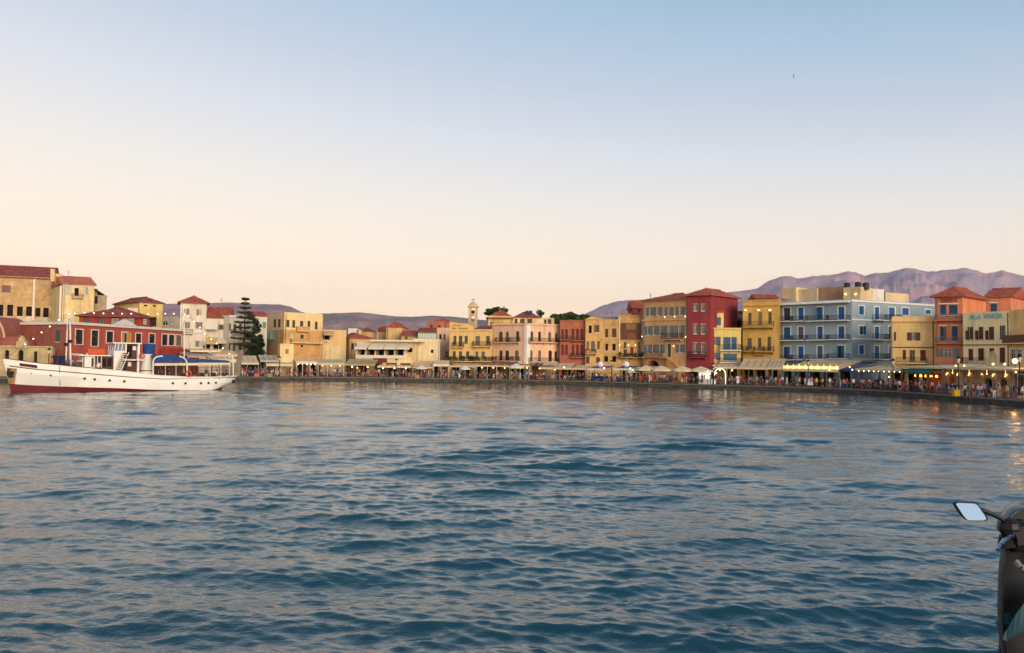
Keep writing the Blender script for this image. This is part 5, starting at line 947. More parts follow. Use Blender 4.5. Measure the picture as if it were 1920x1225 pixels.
# ------------------------------------------------------------------ people
SK = [(196, 150, 118), (170, 122, 92), (214, 168, 136)]
SKM = [M('skin_%d' % i, c, .7, 0) for i, c in enumerate(SK)]; HRM = [M('hair_%d' % i, c, .7, 0) for i, c in enumerate(((36, 26, 22), (74, 50, 34), (130, 96, 58), (60, 56, 54)))]
def person_mesh(name, J, B, root):                           # J joints: pos, radius; B bones: (a, b, slot)
    me = bpy.data.meshes.new(name); ks = list(J); me.from_pydata([J[k][0] for k in ks], [(ks.index(a), ks.index(b)) for a, b, _ in B], []); o = bpy.data.objects.new('tmp', me); COL.objects.link(o)
    md = o.modifiers.new('s', 'SKIN'); md.use_smooth_shade = True
    for i, k in enumerate(ks): me.skin_vertices[0].data[i].radius = (J[k][1],) * 2 if not isinstance(J[k][1], tuple) else J[k][1]; me.skin_vertices[0].data[i].use_root = (k == root)
    sb = o.modifiers.new('d', 'SUBSURF'); sb.levels = 1
    dg = bpy.context.evaluated_depsgraph_get(); dg.update(); r = bpy.data.meshes.new_from_object(o.evaluated_get(dg)); bpy.data.objects.remove(o); bpy.data.meshes.remove(me); r.name = name
    for _ in range(4): r.materials.append(SKM[0])
    segs = [(Vector(J[a][0]), Vector(J[b][0]), s_) for a, b, s_ in B]; mi = []
    for p in r.polygons:
        best = 9; bi = 0
        for a, b, s_ in segs:
            ab = b - a; t = max(0, min(1, (p.center - a).dot(ab) / max(ab.length_squared, 1e-9))); dd = (p.center - a - ab * t).length
            if dd < best: best = dd; bi = s_
        mi.append(bi)
    r.polygons.foreach_set('material_index', mi); return r
def pose(st=0, seat=False, arm=0, short=False, sc=1.0):
    J = {'pel': ((0, 0, .95), (.15, .11)), 'sp': ((0, 0, 1.16), (.135, .10)), 'ch': ((0, -.01, 1.36), (.17, .11)), 'nk': ((0, -.01, 1.50), .055), 'hd': ((0, -.03, 1.60), .085), 'tp': ((0, -.02, 1.70), .075)}
    lg = 2
    for s_, q in (('l', -1), ('r', 1)):
        f = st * q * .22
        if seat:
            J['h' + s_] = ((q * .1, -.05, .93), .085); J['k' + s_] = ((q * .13, -.45, .94), .065); J['a' + s_] = ((q * .13, -.46, .54), .045); J['t' + s_] = ((q * .13, -.6, .50), .04)
        else: J['h' + s_] = ((q * .1, 0, .88), .088); J['k' + s_] = ((q * .105, -f * .55 - .01, .49), .06); J['a' + s_] = ((q * .11, -f + (.03 if f < 0 else 0), .09), .042); J['t' + s_] = ((q * .12, -f - .15, .035), .035)
        J['s' + s_] = ((q * .2, 0, 1.42), .06)
        if arm and (q == 1 or arm == 2): J['e' + s_] = ((q * .27, -.08, 1.16), .042); J['w' + s_] = ((q * .16, -.33, 1.22 if arm == 1 else 1.02), .034); J['f' + s_] = ((q * .12, -.4, 1.26 if arm == 1 else 1.02), .03)
        else: J['e' + s_] = ((q * .26, f * .5 + .02, 1.14), .042); J['w' + s_] = ((q * .27, f * .8 - .05, .9), .033); J['f' + s_] = ((q * .26, f * .9 - .08, .8), .032)
    B = [('pel', 'sp', 1), ('sp', 'ch', 1), ('ch', 'nk', 1), ('nk', 'hd', 0), ('hd', 'tp', 0)]
    for s_ in 'lr': B += [('pel', 'h' + s_, 2), ('h' + s_, 'k' + s_, 2), ('k' + s_, 'a' + s_, 0 if short else 2), ('a' + s_, 't' + s_, 3), ('ch', 's' + s_, 1), ('s' + s_, 'e' + s_, 1), ('e' + s_, 'w' + s_, 0), ('w' + s_, 'f' + s_, 0)]
    return J, B
PM = {}
for k, a in dict(stand=(0, False, 0, False), stand_s=(0, False, 2, True), walk=(1, False, 0, False), walk_s=(1, False, 0, True), phone=(.3, False, 1, True), seat=(0, True, 2, True), seat_l=(0, True, 1, False)).items():
    J, B = pose(*a); PM[k] = person_mesh('person_' + k, J, B, 'pel')
mb = MB(); c = (0, -.015, 1.645); mb.lathe((0, .0, 0), [(.07, 1.53), (.105, 1.60), (.112, 1.67), (.09, 1.735), (.03, 1.765)], 8); HAIR = mb.build('hair', HRM[0]); HAIRM = HAIR.data; bpy.data.objects.remove(HAIR)
for v in HAIRM.vertices: v.co.y += .012 + (.02 if v.co.z < 1.62 else 0)
mb = MB(); mb.lathe((0, .03, 0), [(.09, 1.40), (.12, 1.52), (.12, 1.66), (.09, 1.74), (.03, 1.765)], 8); HAIR = mb.build('hair', HRM[0]); HAIRL = HAIR.data; bpy.data.objects.remove(HAIR)
mb = MB(); mb.lathe((0, 0, 0), [(.30, .38), (.22, .72), (.165, .95), (.14, 1.08)], 10); HAIR = mb.build('skirt', WHITE); SKIRT = HAIR.data; bpy.data.objects.remove(HAIR)
TOPS = {'white': (226, 222, 214), 'black': (30, 30, 34), 'red': (176, 40, 40), 'navy': (34, 44, 84), 'pale blue': (140, 168, 200), 'teal': (30, 120, 124), 'pink': (214, 130, 140), 'yellow': (216, 184, 74), 'orange': (214, 104, 58), 'grey': (128, 126, 124), 'purple': (98, 60, 96), 'maroon': (104, 36, 44), 'beige': (200, 176, 140), 'green': (74, 104, 66)}
BOTS = {'dark': (38, 38, 44), 'blue denim': (62, 84, 120), 'beige': (176, 152, 118), 'white': (212, 206, 196), 'grey': (104, 102, 100), 'red': (150, 44, 44)}
TM = {k: M('cloth_top_' + k.replace(' ', '_'), c, .85, 0) for k, c in TOPS.items()}; BM = {k: M('cloth_legs_' + k.replace(' ', '_'), c, .85, 0) for k, c in BOTS.items()}; SHOE = M('shoe', (60, 52, 46), .7, 0)
ZONES = [(0, 'on the quay behind the ship'), (448, 'beside the raised gangway'), (488, 'below the dark trees'), (526, 'before the small cream house'), (560, 'below the big ochre building'), (604, 'below the beige house'), (646, 'before the red-roofed tan house'), (706, 'below the terrace restaurant'), (772, 'before the pale tent'), (812, 'before the plain pale block'), (844, 'below the lettered ochre house'), (894, 'by the long timber canopy'), (950, 'below the pink corner house'), (1010, 'by the drooping tan canopy'), (1060, 'before the red-brown house'), (1098, 'at the left navy stall'), (1148, 'at the right navy stall'), (1186, 'below the beige umbrellas'), (1240, 'before the tan house stair'), (1290, 'below the crimson house'), (1340, 'below the blue-shuttered house'), (1384, 'below the mustard house'), (1468, 'by the glowing hotel awning'), (1545, 'at the hotel corner porch'), (1604, 'under the row of bulbs'), (1690, 'by the teal lit awning'), (1750, 'before the orange hotel'), (1806, 'before the cream villa'), (1880, 'at the right edge of the quay')]
def zone(x):
    z = ZONES[0][1]
    for a, n in ZONES:
        if x >= a: z = n
    return z
USED = set(); rp_ = random.Random(77)
def person(loc, pm, top, bot, rz, hair=None, long=False, skirt=False, label=None, sc=1.0, group='people on the promenade'):
    o = bpy.data.objects.new('person', PM[pm]); COL.objects.link(o); o.location = loc; o.rotation_euler = (0, 0, rz); o.scale = (sc, sc, sc); ORG[o.as_pointer()] = Vector(loc)
    ms = [rp_.choice(SKM), TM[top], BM[bot], SHOE]
    for i in range(4): o.material_slots[i].link = 'OBJECT'; o.material_slots[i].material = ms[i]
    h_ = bpy.data.objects.new('hair', HAIRL if long else HAIRM); COL.objects.link(h_); h_.parent = o; h_.material_slots[0].link = 'OBJECT'; h_.material_slots[0].material = hair or rp_.choice(HRM)
    if skirt: s_ = bpy.data.objects.new('skirt', SKIRT); COL.objects.link(s_); s_.parent = o; s_.material_slots[0].link = 'OBJECT'; s_.material_slots[0].material = TM.get(bot) or BM[bot]
    return tag(o, label, 'person', group)
DO = {'stand': 'standing', 'stand_s': 'standing', 'walk': 'walking', 'walk_s': 'walking', 'phone': 'with phone', 'seat': 'seated', 'seat_l': 'seated'}
wt = ['white'] * 5 + ['black'] * 4 + ['red'] * 3 + ['navy'] * 4 + ['pale blue'] * 3 + ['teal'] * 2 + ['pink'] * 2 + ['yellow', 'orange', 'grey', 'grey', 'purple', 'purple', 'maroon', 'maroon', 'beige', 'beige', 'green']
CHM = M('cafe_chair', (84, 66, 52), .7, .1); CHD = M('cafe_chair_dark', (44, 44, 50), .7, .1)
mb = MB(); mb.wb((0, 0, .44), (.42, .42, .05)); mb.wb((0, .2, .7), (.42, .04, .4))
for x in (-.18, .18):
    for y in (-.18, .19): mb.wb((x, y, .21), (.04, .04, .42))
q_ = mb.build('cafe_chair', CHM); CHAIR = q_.data; bpy.data.objects.remove(q_)
tp = empty('cafe_table', (0, 0, 0), 'x', 'table', 'cafe tables on the promenade'); mb = MB(); mb.wb((0, 0, .73), (.8, .8, .04)); mb.build('top', M('table_top', (176, 168, 154), .6, .1), tp); mb = MB(); mb.tube((0, 0, .02), (0, 0, .71), .04); mb.wb((0, 0, .015), (.45, .45, .03)); mb.build('leg', IRON, tp)
NT = [0]
def mk(x, d, pm, fixed=None, sc=1.0):
    for _ in range(60):
        top = fixed[0] if fixed else rp_.choice(wt); bot = fixed[1] if fixed else rp_.choice(list(BOTS) + ['dark', 'dark', 'blue denim']); lng = rp_.random() < .42; sk = fixed[2] if fixed else (lng and pm in ('stand', 'stand_s', 'walk_s') and rp_.random() < .5)
        small = 'child' if sc < .8 else 'person'
        what = f'{top} dress' if sk and top == bot else (f'{top} top and {bot} skirt' if sk else f'{top} top and {bot} ' + ('shorts' if PM[pm].name.endswith('_s') or pm in ('phone', 'seat') else 'trousers'))
        lab = f'{small} in {what} {DO[pm]} {zone(x)}'
        if lab not in USED: break
    USED.add(lab); p = prow(x, d)
    rz = rp_.uniform(0, 6.28) if not pm.startswith('walk') else rp_.choice((1.57, -1.57)) + rp_.uniform(-.5, .5)
    if pm.startswith('seat'):
        rz = rp_.choice((1.57, -1.57, 0)) + rp_.uniform(-.3, .3); loc = p + Vector((0, 0, -.42))
        person(loc, pm, top, bot, rz, long=lng, label=lab)
        c = bpy.data.objects.new('cafe_chair', CHAIR); COL.objects.link(c); c.location = p; c.rotation_euler = (0, 0, rz); c.material_slots[0].link = 'OBJECT'; c.material_slots[0].material = CHM if NT[0] % 2 else CHD
        tag(c, f'{"brown" if NT[0] % 2 else "dark"} chair under {top} and {bot} sitter {zone(x)}', 'chair', 'cafe chairs on the promenade')
        if NT[0] % 2 == 0:
            tl = f'small table beside {top} and {bot} sitter {zone(x)}'; v = Vector((math.sin(rz), -math.cos(rz), 0)) * .75; o = tp if NT[0] == 0 else dup(tp, (0, 0, 0)); o.location = p + v; o.rotation_euler = (0, 0, rz); o['label'] = tl
        NT[0] += 1
    else: person(p, pm, top, bot, rz, long=lng, skirt=sk, label=lab, sc=sc * rp_.uniform(.94, 1.06))
# the ones the photograph lets you pick out
for x, d, pm, f in ((1499, 1.6, 'walk_s', ('white', 'blue denim', False)), (1531, 1.2, 'stand', ('yellow', 'grey', False)), (1522, 1.3, 'stand_s', ('pink', 'pink', True)) if False else (1522, 1.3, 'stand_s', ('pink', 'white', True)), (1542, 1.2, 'stand_s', ('yellow', 'dark', False)), (1583, 1.6, 'walk', ('white', 'blue denim', False)), (1651, 1.5, 'stand', ('white', 'grey', False)), (1679, 1.4, 'stand', ('pink', 'dark', False)), (1684, 1.8, 'stand_s', ('pink', 'beige', False)), (1697, 1.5, 'stand', ('red', 'red', True)), (1383, 1.3, 'stand_s', ('white', 'white', True)), (1406, 1.8, 'walk', ('white', 'blue denim', False)), (1419, 2.2, 'walk', ('white', 'beige', False)), (1884, 2.0, 'stand', ('red', 'red', True)), (1838, 2.2, 'stand_s', ('pink', 'dark', False)), (1200, 1.6, 'stand', ('red', 'red', True)), (1225, 1.5, 'stand', ('red', 'red', False)), (1218, 1.7, 'stand', ('white', 'white', False)), (762, 2, 'stand', ('red', 'red', True)), (757, 1.2, 'stand', ('pale blue', 'blue denim', False)), (861, .9, 'stand', ('teal', 'white', False)), (894, .9, 'stand', ('teal', 'dark', False)), (905, 1.0, 'stand', ('teal', 'blue denim', False)), (969, 1.0, 'stand', ('teal', 'grey', False)), (975, 1.2, 'stand', ('pale blue', 'white', False))):
    mk(x, d, pm, f)
for k in range(58): x = 455 + (1900 - 455) * (k + rp_.random()) / 58; mk(x, rp_.uniform(2.6, 7.5), rp_.choice(('seat', 'seat_l')))
for k in range(196): x = 448 + (1935 - 448) * (k + rp_.random()) / 196; mk(x, rp_.uniform(.7, 4.2) if rp_.random() < .75 else rp_.uniform(4, 8), rp_.choice(('stand', 'stand_s', 'walk', 'walk_s', 'walk', 'phone')), sc=.62 if rp_.random() < .06 else 1)
# the rest of the crowd, deep under the awnings
cv_, cf_, cm_ = [], [], []; kk_ = list(TM.values()); mats_ = SKM[:1] + kk_ + list(BM.values()) + HRM
for k in range(230):
    x = rp_.uniform(447, 1930); p = prow(x, rp_.uniform(4.5, 9.5)); pm = rp_.choice(('stand', 'walk', 'seat', 'seat', 'stand_s')); me_ = PM[pm]; rz = rp_.uniform(0, 6.28); ca, sa = math.cos(rz), math.sin(rz); o0 = len(cv_); dz = -.42 if pm == 'seat' else 0
    ti = 1 + list(TM).index(rp_.choice(wt)); bi = 1 + len(kk_) + rp_.randrange(len(BM)); hi = 1 + len(kk_) + len(BM) + rp_.randrange(4)
    co_ = np.empty(len(me_.vertices) * 3); me_.vertices.foreach_get('co', co_)
    for a, b, c in co_.reshape(-1, 3): cv_.append((p.x + a * ca - b * sa, p.y + a * sa + b * ca, p.z + c + dz))
    for q in me_.polygons: cf_.append(tuple(o0 + i for i in q.vertices)); cm_.append((0 if q.center.z < 1.66 else hi, ti, bi, bi)[q.material_index])
mb = MB(); mb.v = cv_; mb.f = cf_; mb.m = cm_; tag(mb.build('crowd', mats_), kind='stuff', label='dense crowd deep under the awnings along the promenade', cat='crowd')
# ------------------------------------------------------------------ things on the quay edge
p = prow(1793, .25); rt_ = empty('yellow_bin', p, 'yellow quayside bin with grey side panel at the water edge', 'bin'); mb = MB(); mb.hexa([(p.x - .42, p.y - .4, p.z), (p.x + .25, p.y - .4, p.z), (p.x + .25, p.y + .4, p.z), (p.x - .42, p.y + .4, p.z), (p.x - .5, p.y - .45, p.z + .8), (p.x + .28, p.y - .45, p.z + .8), (p.x + .28, p.y + .45, p.z + .8), (p.x - .5, p.y + .45, p.z + .8)]); mb.build('body', M('bin_yellow', (214, 168, 32), .6, .12), rt_)
mb = MB(); mb.wb((p.x + .55, p.y, p.z + .38), (.5, .8, .74)); mb.build('side_box', GREYM, rt_); mb = MB(); mb.wb((p.x - .12, p.y, p.z + .86), (.9, 1, .1)); mb.build('lid', M('bin_lid', (170, 130, 30), .6, .1), rt_)
bo = MB(); bo.lathe((0, 0, 0), [(.16, 0), (.12, .1), (.11, .32), (.19, .38), (.17, .46), (.05, .48)], 10); bo = bo.build('mooring_bollard', IRON); tag(bo, 'x', 'bollard', 'iron mooring bollards on the quay kerb')
for i, x in enumerate((470, 560, 655, 745, 838, 930, 1022, 1115, 1205, 1300, 1395, 1490, 1580, 1665, 1735, 1850)):
    o = bo if i == 0 else dup(bo, (0, 0, 0)); o.location = prow(x, .35); o['label'] = f'iron mooring bollard on the kerb {zone(x)}'
for i, (x, c, l) in enumerate(((1715, (40, 48, 66), 'dark blue crate on the quay before the teal lit awning'), (507, (150, 140, 110), 'pale box on the quay edge below the dark trees'), (783, (190, 120, 80), 'orange-brown crate on the quay before the pale tent'), (482, (206, 110, 80), 'orange box on the quay by the raised gangway'))):
    p = prow(x, .9); mb = MB(); mb.wb((0, 0, .3), (.9, .7, .6)); mb.wb((0, 0, .63), (.96, .76, .06)); o = mb.build('crate', M('crate_%d' % i, c, .8, .2)); o.location = p; tag(o, l, 'crate')
# rowing boat by the stern
p = ground(462, 713, 0); rt_ = empty('rowing_boat', (p.x, p.y, 0), 'small brown rowing boat with white fenders moored at the quay by the ship stern', 'rowing boat')
mb = MB(); st = 9; ring = []
for i in range(st):
    t = i / (st - 1); x = p.x - 2.2 + 4.4 * t; bh = .75 * math.sin(math.pi * min(1, .12 + t * .95)) ** .6 + .02; sh = .55 + .25 * abs(t - .45) ** 2 * 4; ring.append([(x, p.y - bh, sh), (x, p.y - bh * .6, .05), (x, p.y, -.15), (x, p.y + bh * .6, .05), (x, p.y + bh, sh)])
for a, b in zip(ring, ring[1:]):
    for k in range(4): mb.poly([a[k], b[k], b[k + 1], a[k + 1]])
mb.poly(ring[0]); mb.poly(ring[-1]); mb.build('hull', M('boat_brown', (150, 104, 66), .6, .2), rt_)
for x in (-.9, .2, 1.1): mb = MB(); mb.wb((p.x + x, p.y, .4), (.22, 1.2, .04)); mb.build('thwart', WOODD, rt_)
for x in (-1.2, -.2): mb = MB(); mb.ball((p.x + x, p.y - .85, .35), .18, 8); mb.build('fender', WHITE, rt_)
# ------------------------------------------------------------------ the white ship
BF = Face(12.5, 98.5, 419, 114.5)                            # near side of the hull
BL = BF.W
def bu(x, y, v=0): return BF.uz(x, y, v)
pb = BF.w(BL / 2, -2.5, 0); ship = empty('motor_ship', pb, 'white wooden motor ship with red boot-top and blue aft awning, moored left', 'ship')
HW = M('ship_white', (246, 245, 242), .4, .03, .5, streak=.5, stain=(238, 234, 226), spec=.4); BOOT = M('boot_red', (112, 30, 42), .6, .2, .8); SDK = M('ship_deck_wood', (142, 110, 78), .8, .2, 2); MAH = M('mahogany', (84, 40, 28), .5, .2, 2); SBLU = M('canvas_blue', (30, 74, 132), .75, .14, 1); SW = M('cabin_white', (228, 226, 218), .5, .06); ROPE = M('rope', (120, 104, 80), .9, .1); STRK = M('strake_dark', (112, 92, 72), .7, .1)
HB = 2.7
SHEER = [(5, 672), (62.5, 680), (121, 686), (162, 689.5), (225, 696), (262, 699.8), (288, 704), (353, 707.5), (400, 707.3), (440, 705.5)]
BOOTL = [(9.4, 720.3), (60, 723), (112, 725.2), (237, 728.8), (290, 731.2), (440, 733)]
def beam(t):
    if t < .28: return HB * (math.sin(math.pi / 2 * min(1, (t + .003) / .28)) ** .8)
    if t > .8: return HB * math.sqrt(max(.0, 1 - ((t - .8) / .21) ** 2.4)) * .9 + HB * .1 * (1 - (t - .8) / .2)
    return HB
ub0 = bu(5, 672, -HB)[0]; ub1 = bu(440.5, 706, -HB)[0]; LT = ub1 - ub0
def interp(T, x): return float(np.interp(x, [a for a, _ in T], [b for _, b in T]))
def pxat(u, v=0):                                            # pixel column of a station, for reading the traced lines
    p = BF.w(u, v, 1.5) - CAM; return 960 + FPX * p.dot(RT) / p.dot(FW)
NS = 44; sec = []
for i in range(NS):
    t = i / (NS - 1); u = ub0 + LT * t; b = beam(t); xp = pxat(u, -HB + b); zs = bu(xp, interp(SHEER, xp), -HB + b)[1]; zb_ = max(.02, bu(xp, interp(BOOTL, xp), -HB + b)[1])
    flare = .82 if t < .3 else 1; rake = lambda z: (1.0 * (1 - z / zs) * max(0, 1 - t / .12) ** 1.2 if t < .12 else (-(1 - max(0, z) / zs) ** 2.0 * 1.9 * max(0, (t - .86) / .14) if t > .86 else 0))
    rows = []
    cs = max(0, (t - .86) / .14)                             # counter stern lifts out of the water
    for z, q in ((-.6, .62), (0, .8 * flare), (zb_, .86 * flare + .1 * (1 - flare)), ((zb_ + zs) / 2, .95 if t > .3 else .9), (zs - .02, 1)):
        q2 = q if t > .3 else q * (.55 + .45 * min(1, t / .3)) if z < zs * .5 else q
        z2 = z + cs ** 1.3 * (.75 if z <= 0 else .45 if z == zb_ else .1)
        rows.append((u + rake(z), b * q2, z2))
    sec.append((t, u, b, zs, zb_, rows))
top_ = MB(); bot_ = MB()
for (s0, s1) in zip(sec, sec[1:]):
    for sg in (1, -1):
        for k in range(4):
            a, b = s0[5][k], s0[5][k + 1]; c, d = s1[5][k + 1], s1[5][k]; q = [BF.w(p[0], -HB + sg * p[1], p[2]) for p in (a, d, c, b)]
            (bot_ if k < 2 else top_).poly(q)
e = sec[-1][5]
for k in range(4):
    a, b = e[k], e[k + 1]; (bot_ if k < 2 else top_).poly([BF.w(a[0], -HB + a[1], a[2]), BF.w(a[0], -HB - a[1], a[2]), BF.w(b[0], -HB - b[1], b[2]), BF.w(b[0], -HB + b[1], b[2])])
hull = top_.build('hull', HW, ship, smooth=False); bot_.build('boot_top', BOOT, hull)
for o in (hull,): pass
dk = MB()
for s0, s1 in zip(sec, sec[1:]):
    dz = lambda s: s[3] - (.75 if s[0] < .62 else .55)
    dk.poly([BF.w(s0[1], -HB + s0[2] * .96, dz(s0)), BF.w(s1[1], -HB + s1[2] * .96, dz(s1)), BF.w(s1[1], -HB - s1[2] * .96, dz(s1)), BF.w(s0[1], -HB - s0[2] * .96, dz(s0))])
dk.build('deck', SDK, ship)
rl = MB(); inb = MB()
for s0, s1 in zip(sec, sec[1:]):
    for sg in (1, -1):
        rl.hexa([BF.w(s0[1], -HB + sg * (s0[2] + .06), s0[3] - .02), BF.w(s1[1], -HB + sg * (s1[2] + .06), s1[3] - .02), BF.w(s1[1], -HB + sg * (s1[2] - .14), s1[3] - .02), BF.w(s0[1], -HB + sg * (s0[2] - .14), s0[3] - .02), BF.w(s0[1], -HB + sg * (s0[2] + .06), s0[3] + .07), BF.w(s1[1], -HB + sg * (s1[2] + .06), s1[3] + .07), BF.w(s1[1], -HB + sg * (s1[2] - .14), s1[3] + .07), BF.w(s0[1], -HB + sg * (s0[2] - .14), s0[3] + .07)], 0 if s0[0] < .36 else 1)
rl.build('cap_rail', [MAH, SW], hull)
STK = [(8, 685), (60, 692), (112, 696.3), (180, 702), (241, 707), (305, 711), (370, 710), (437, 708)]
mb = MB()
for s0, s1 in zip(sec[1:], sec[2:]):
    P = []
    for s in (s0, s1): xp = pxat(s[1], -HB + s[2]); z = bu(xp, interp(STK, xp), -HB + s[2])[1]; w_ = .95 + .05 * (z / s[3]); P.append(BF.w(s[1], -HB + s[2] * (.965 if s[0] > .3 else .95) + .03, z))
    mb.tube(P[0], P[1], .055, n=5)
mb.build('rubbing_strake', STRK, hull)
def side_pt(x, y, off=.0):
    lo = None
    u, z = bu(x, y, 0); 
    for _ in range(5):
        t = (u - ub0) / LT; s = min(sec, key=lambda q: abs(q[1] - u)); rows = s[5]
        b = np.interp(z, [r[2] for r in rows], [r[1] for r in rows]); v = -HB + b + off; u, z = bu(x, y, v)
    return u, float(v), z
PORT = M('port_glass', (24, 28, 32), .15, 0)
for x, y in ((60.5, 699.7), (95.7, 703.6), (158.7, 710.3), (177.5, 711.6), (205.5, 713.6), (232.8, 715.2), (324, 718.6), (347.7, 719), (376.6, 718.7), (391, 718.4), (404.6, 718)):
    u, v, z = side_pt(x, y); c = BF.w(u, v, z); mb = MB(); mb.tube(c - BF.n * .1, c + BF.n * .07, .17, n=12); pt = mb.build('porthole', M('brass', (120, 100, 64), .4, 0, metal=.5), hull); mb = MB(); mb.tube(c + BF.n * .0, c + BF.n * .085, .13, n=12); mb.build('glass', PORT, pt)
# name board, anchor pocket, anchor, boarding rope
def side_panel(name, pts, mat, off, par=hull, th=.05):
    P = [side_pt(x, y, off) for x, y in pts]; mb = MB(); f = [BF.w(*p) for p in P]; g = [q - BF.n * (th + .25) for q in f]; mb.poly(f); n = len(f)
    for k in range(n): mb.poly([f[k], f[(k + 1) % n], g[(k + 1) % n], g[k]])
    return mb.build(name, mat, par)
side_panel('name_board', [(37, 689 - 3), (69.5, 690.2), (69.5, 685.3), (37, 681)], MAH, .3)
side_panel('anchor_plate', [(16, 719.5), (27, 720), (32, 691.5), (13, 689.5)], M('rusty_plate', (176, 152, 108), .8, .3, 1.5, stain=(130, 96, 56)), .1)
u, v, z = side_pt(22, 700, .2); an = MB(); c = BF.w(u, v, z)
for a, b, r in (((-.45, -.1), (.55, .28), .12), ((-.45, -.1), (-.35, .45), .14), ((-.45, -.1), (-.1, -.5), .14), ((-.35, .45), (.1, .5), .1), ((-.1, -.5), (.25, -.35), .1)): an.tube(c + BF.u * a[0] + Vector((0, 0, a[1])), c + BF.u * b[0] + Vector((0, 0, b[1])), r, n=6)
an.ball(c, .3, 8); an.build('anchor', IRON, ship)
mb = MB(); a = BF.w(*side_pt(111.5, 687, .1)); b = BF.w(*side_pt(112.5, 723, .1)); mb.tube(a, b, .035, n=4); mb.build('rope', ROPE, ship)
# helpers in ship space
def zsheer(x): return bu(x, interp(SHEER, x), 0)[1]
def sbox(name, x0, y0, x1, y1, va, vb, mat, par=None, zb=None):
    u0, z1 = bu(x0, y0, va); u1, z0 = bu(x1, y1, va); z0 = zb if zb is not None else z0; mb = MB(); mb.box(BF, u0, u1, vb, va, z0, z1); return mb.build(name, mat, par or ship)
def spt(x, y, v): u, z = bu(x, y, v); return BF.w(u, v, z)
CL = -HB
# foremast: two legs with rungs
mst = MB(); a0, a1 = spt(123.2, 690, CL + .3), spt(127, 592, CL); b0, b1 = spt(132, 690, CL - .1), spt(131.5, 586, CL); mst.tube(a0, a1, .09, .07, 8); mst.tube(b0, b1, .13, .09, 8); mast = mst.build('foremast', SW, ship)
mb = MB()
for k in range(13): q = .12 + k * .065; mb.tube(a0.lerp(a1, q), b0.lerp(b1, q), .035, n=4)
mb.build('ladder_rung', GREYM, mast); mb = MB(); c = spt(131, 640, CL + .2); mb.wb(c, (.45, .3, .35)); mb.wb(spt(123.5, 646, CL + .25), (.4, .3, .4)); mb.build('mast_light', IRON, mast)
mb = MB(); c = spt(129, 605, CL); mb.wb(c, (1.2, .08, .08)); mb.build('crosstree', SW, mast)
# aft mast
mb = MB(); m2a, m2b = spt(345, 703, CL), spt(346, 588, CL); mb.tube(m2a, m2b, .09, .05, 8); mb.build('aft_mast', SW, ship)
# hatch, winch, blue tarp
sbox('deck_tarp', 101, 667, 122, 690, CL + .9, CL - .9, M('navy_tarp', (34, 34, 66), .8, .2, 2)); wn = MB()
c = spt(140, 684, CL + .6); wn.wb(c, (1.6, 1.2, .7)); wn.tube(c + Vector((-.6, -.7, .3)), c + Vector((.6, -.7, .3)), .35, n=10); wn.tube(c + Vector((-.2, 0, .3)), c + Vector((-.2, 0, 1.1)), .1); wn.build('windlass', M('winch_grey', (110, 100, 104), .6, .25, 2), ship)
gl = MB(); g0, g1, g2, g3 = spt(133, 690, CL + 1.5), spt(133, 664, CL + 1.5), spt(155, 665, CL + 1.5), spt(155, 690, CL + 1.5); gl.path([g0, g1, g2, g3], .06); gl.tube(g1.lerp(g0, .5), g2.lerp(g3, .5), .05); gl.build('pipe_rail', SW, ship)
# forward cabin, raft on its roof
zd = zsheer(180) - .7
cab = sbox('forward_cabin', 159, 667, 176, 692, CL + 1.7, CL - 1.7, SW, zb=zd); sbox('cabin_roof', 148, 665.5, 208, 668.2, CL + 2.0, CL - 2.0, SW, cab); sbox('cabin_door', 172, 671.5, 175, 688, CL + 1.76, CL + 1.6, WOODD, cab)
raft = MB(); c0, c1 = spt(163, 661.5, CL + 1.2), spt(195, 661.5, CL + 1.2)
raft.tube(c0, c1, .62, .62, 12); raft.build('life_raft', M('raft_orange', (206, 88, 50), .7, .15, 1), ship)
for x in (168, 190): mb = MB(); mb.wb(spt(x, 665, CL + 1.2), (.12, 1.3, .35)); mb.build('raft_cradle', SW, ship)
mid = sbox('mid_cabin', 191, 668.3, 211, 696, CL + 1.75, CL - 1.75, MAH, zb=zd - .1); sbox('pane', 193, 672, 199, 688, CL + 1.8, CL + 1.7, DARK, mid); sbox('pane', 202, 672, 209, 688, CL + 1.8, CL + 1.7, DARK, mid)
for x in (177, 183, 190): mb = MB(); mb.tube(spt(x, 668, CL + 1.9), spt(x, 692, CL + 1.9), .05, n=5); mb.build('stanchion', SW, ship)
# wheelhouse with raked front windows
zw = spt(0, 0, 0).z; wh = MB(); va, vb = CL + 1.75, CL - 1.75
P = [bu(212.5, 694, va), bu(212, 658, va), bu(217, 644.5, va), bu(262, 644.5, va), bu(262, 659, va), bu(258, 700, va)]
u_a, u_b, u_c, u_d = P[0][0], P[2][0], bu(235, 660, va)[0], bu(262, 660, va)[0]; z_lo = zsheer(230) - .75; z_mid = bu(230, 674, va)[1]; z_sill = P[1][1]; z_top = P[2][1]
wh.hexa([BF.w(u_a, va, z_lo), BF.w(bu(226, 690, va)[0], va, z_lo), BF.w(bu(226, 690, va)[0], vb, z_lo), BF.w(u_a, vb, z_lo), BF.w(u_a, va, z_sill), BF.w(u_c, va, z_sill), BF.w(u_c, vb, z_sill), BF.w(u_a, vb, z_sill)])
wheel = wh.build('wheelhouse', SW, ship)
mb = MB(); z_r = z_top; mb.box(BF, u_b - .35, u_d + .2, vb - .15, va + .15, z_r, z_r + .16); mb.build('wheelhouse_roof', SW, wheel)
for k in range(4):                                           # front posts and side posts
    mb = MB(); v = vb + (va - vb) * k / 3; mb.tube(BF.w(u_a + .05, v, z_sill), BF.w(u_b, v, z_r), .06, n=5); mb.build('window_post', SW, wheel)
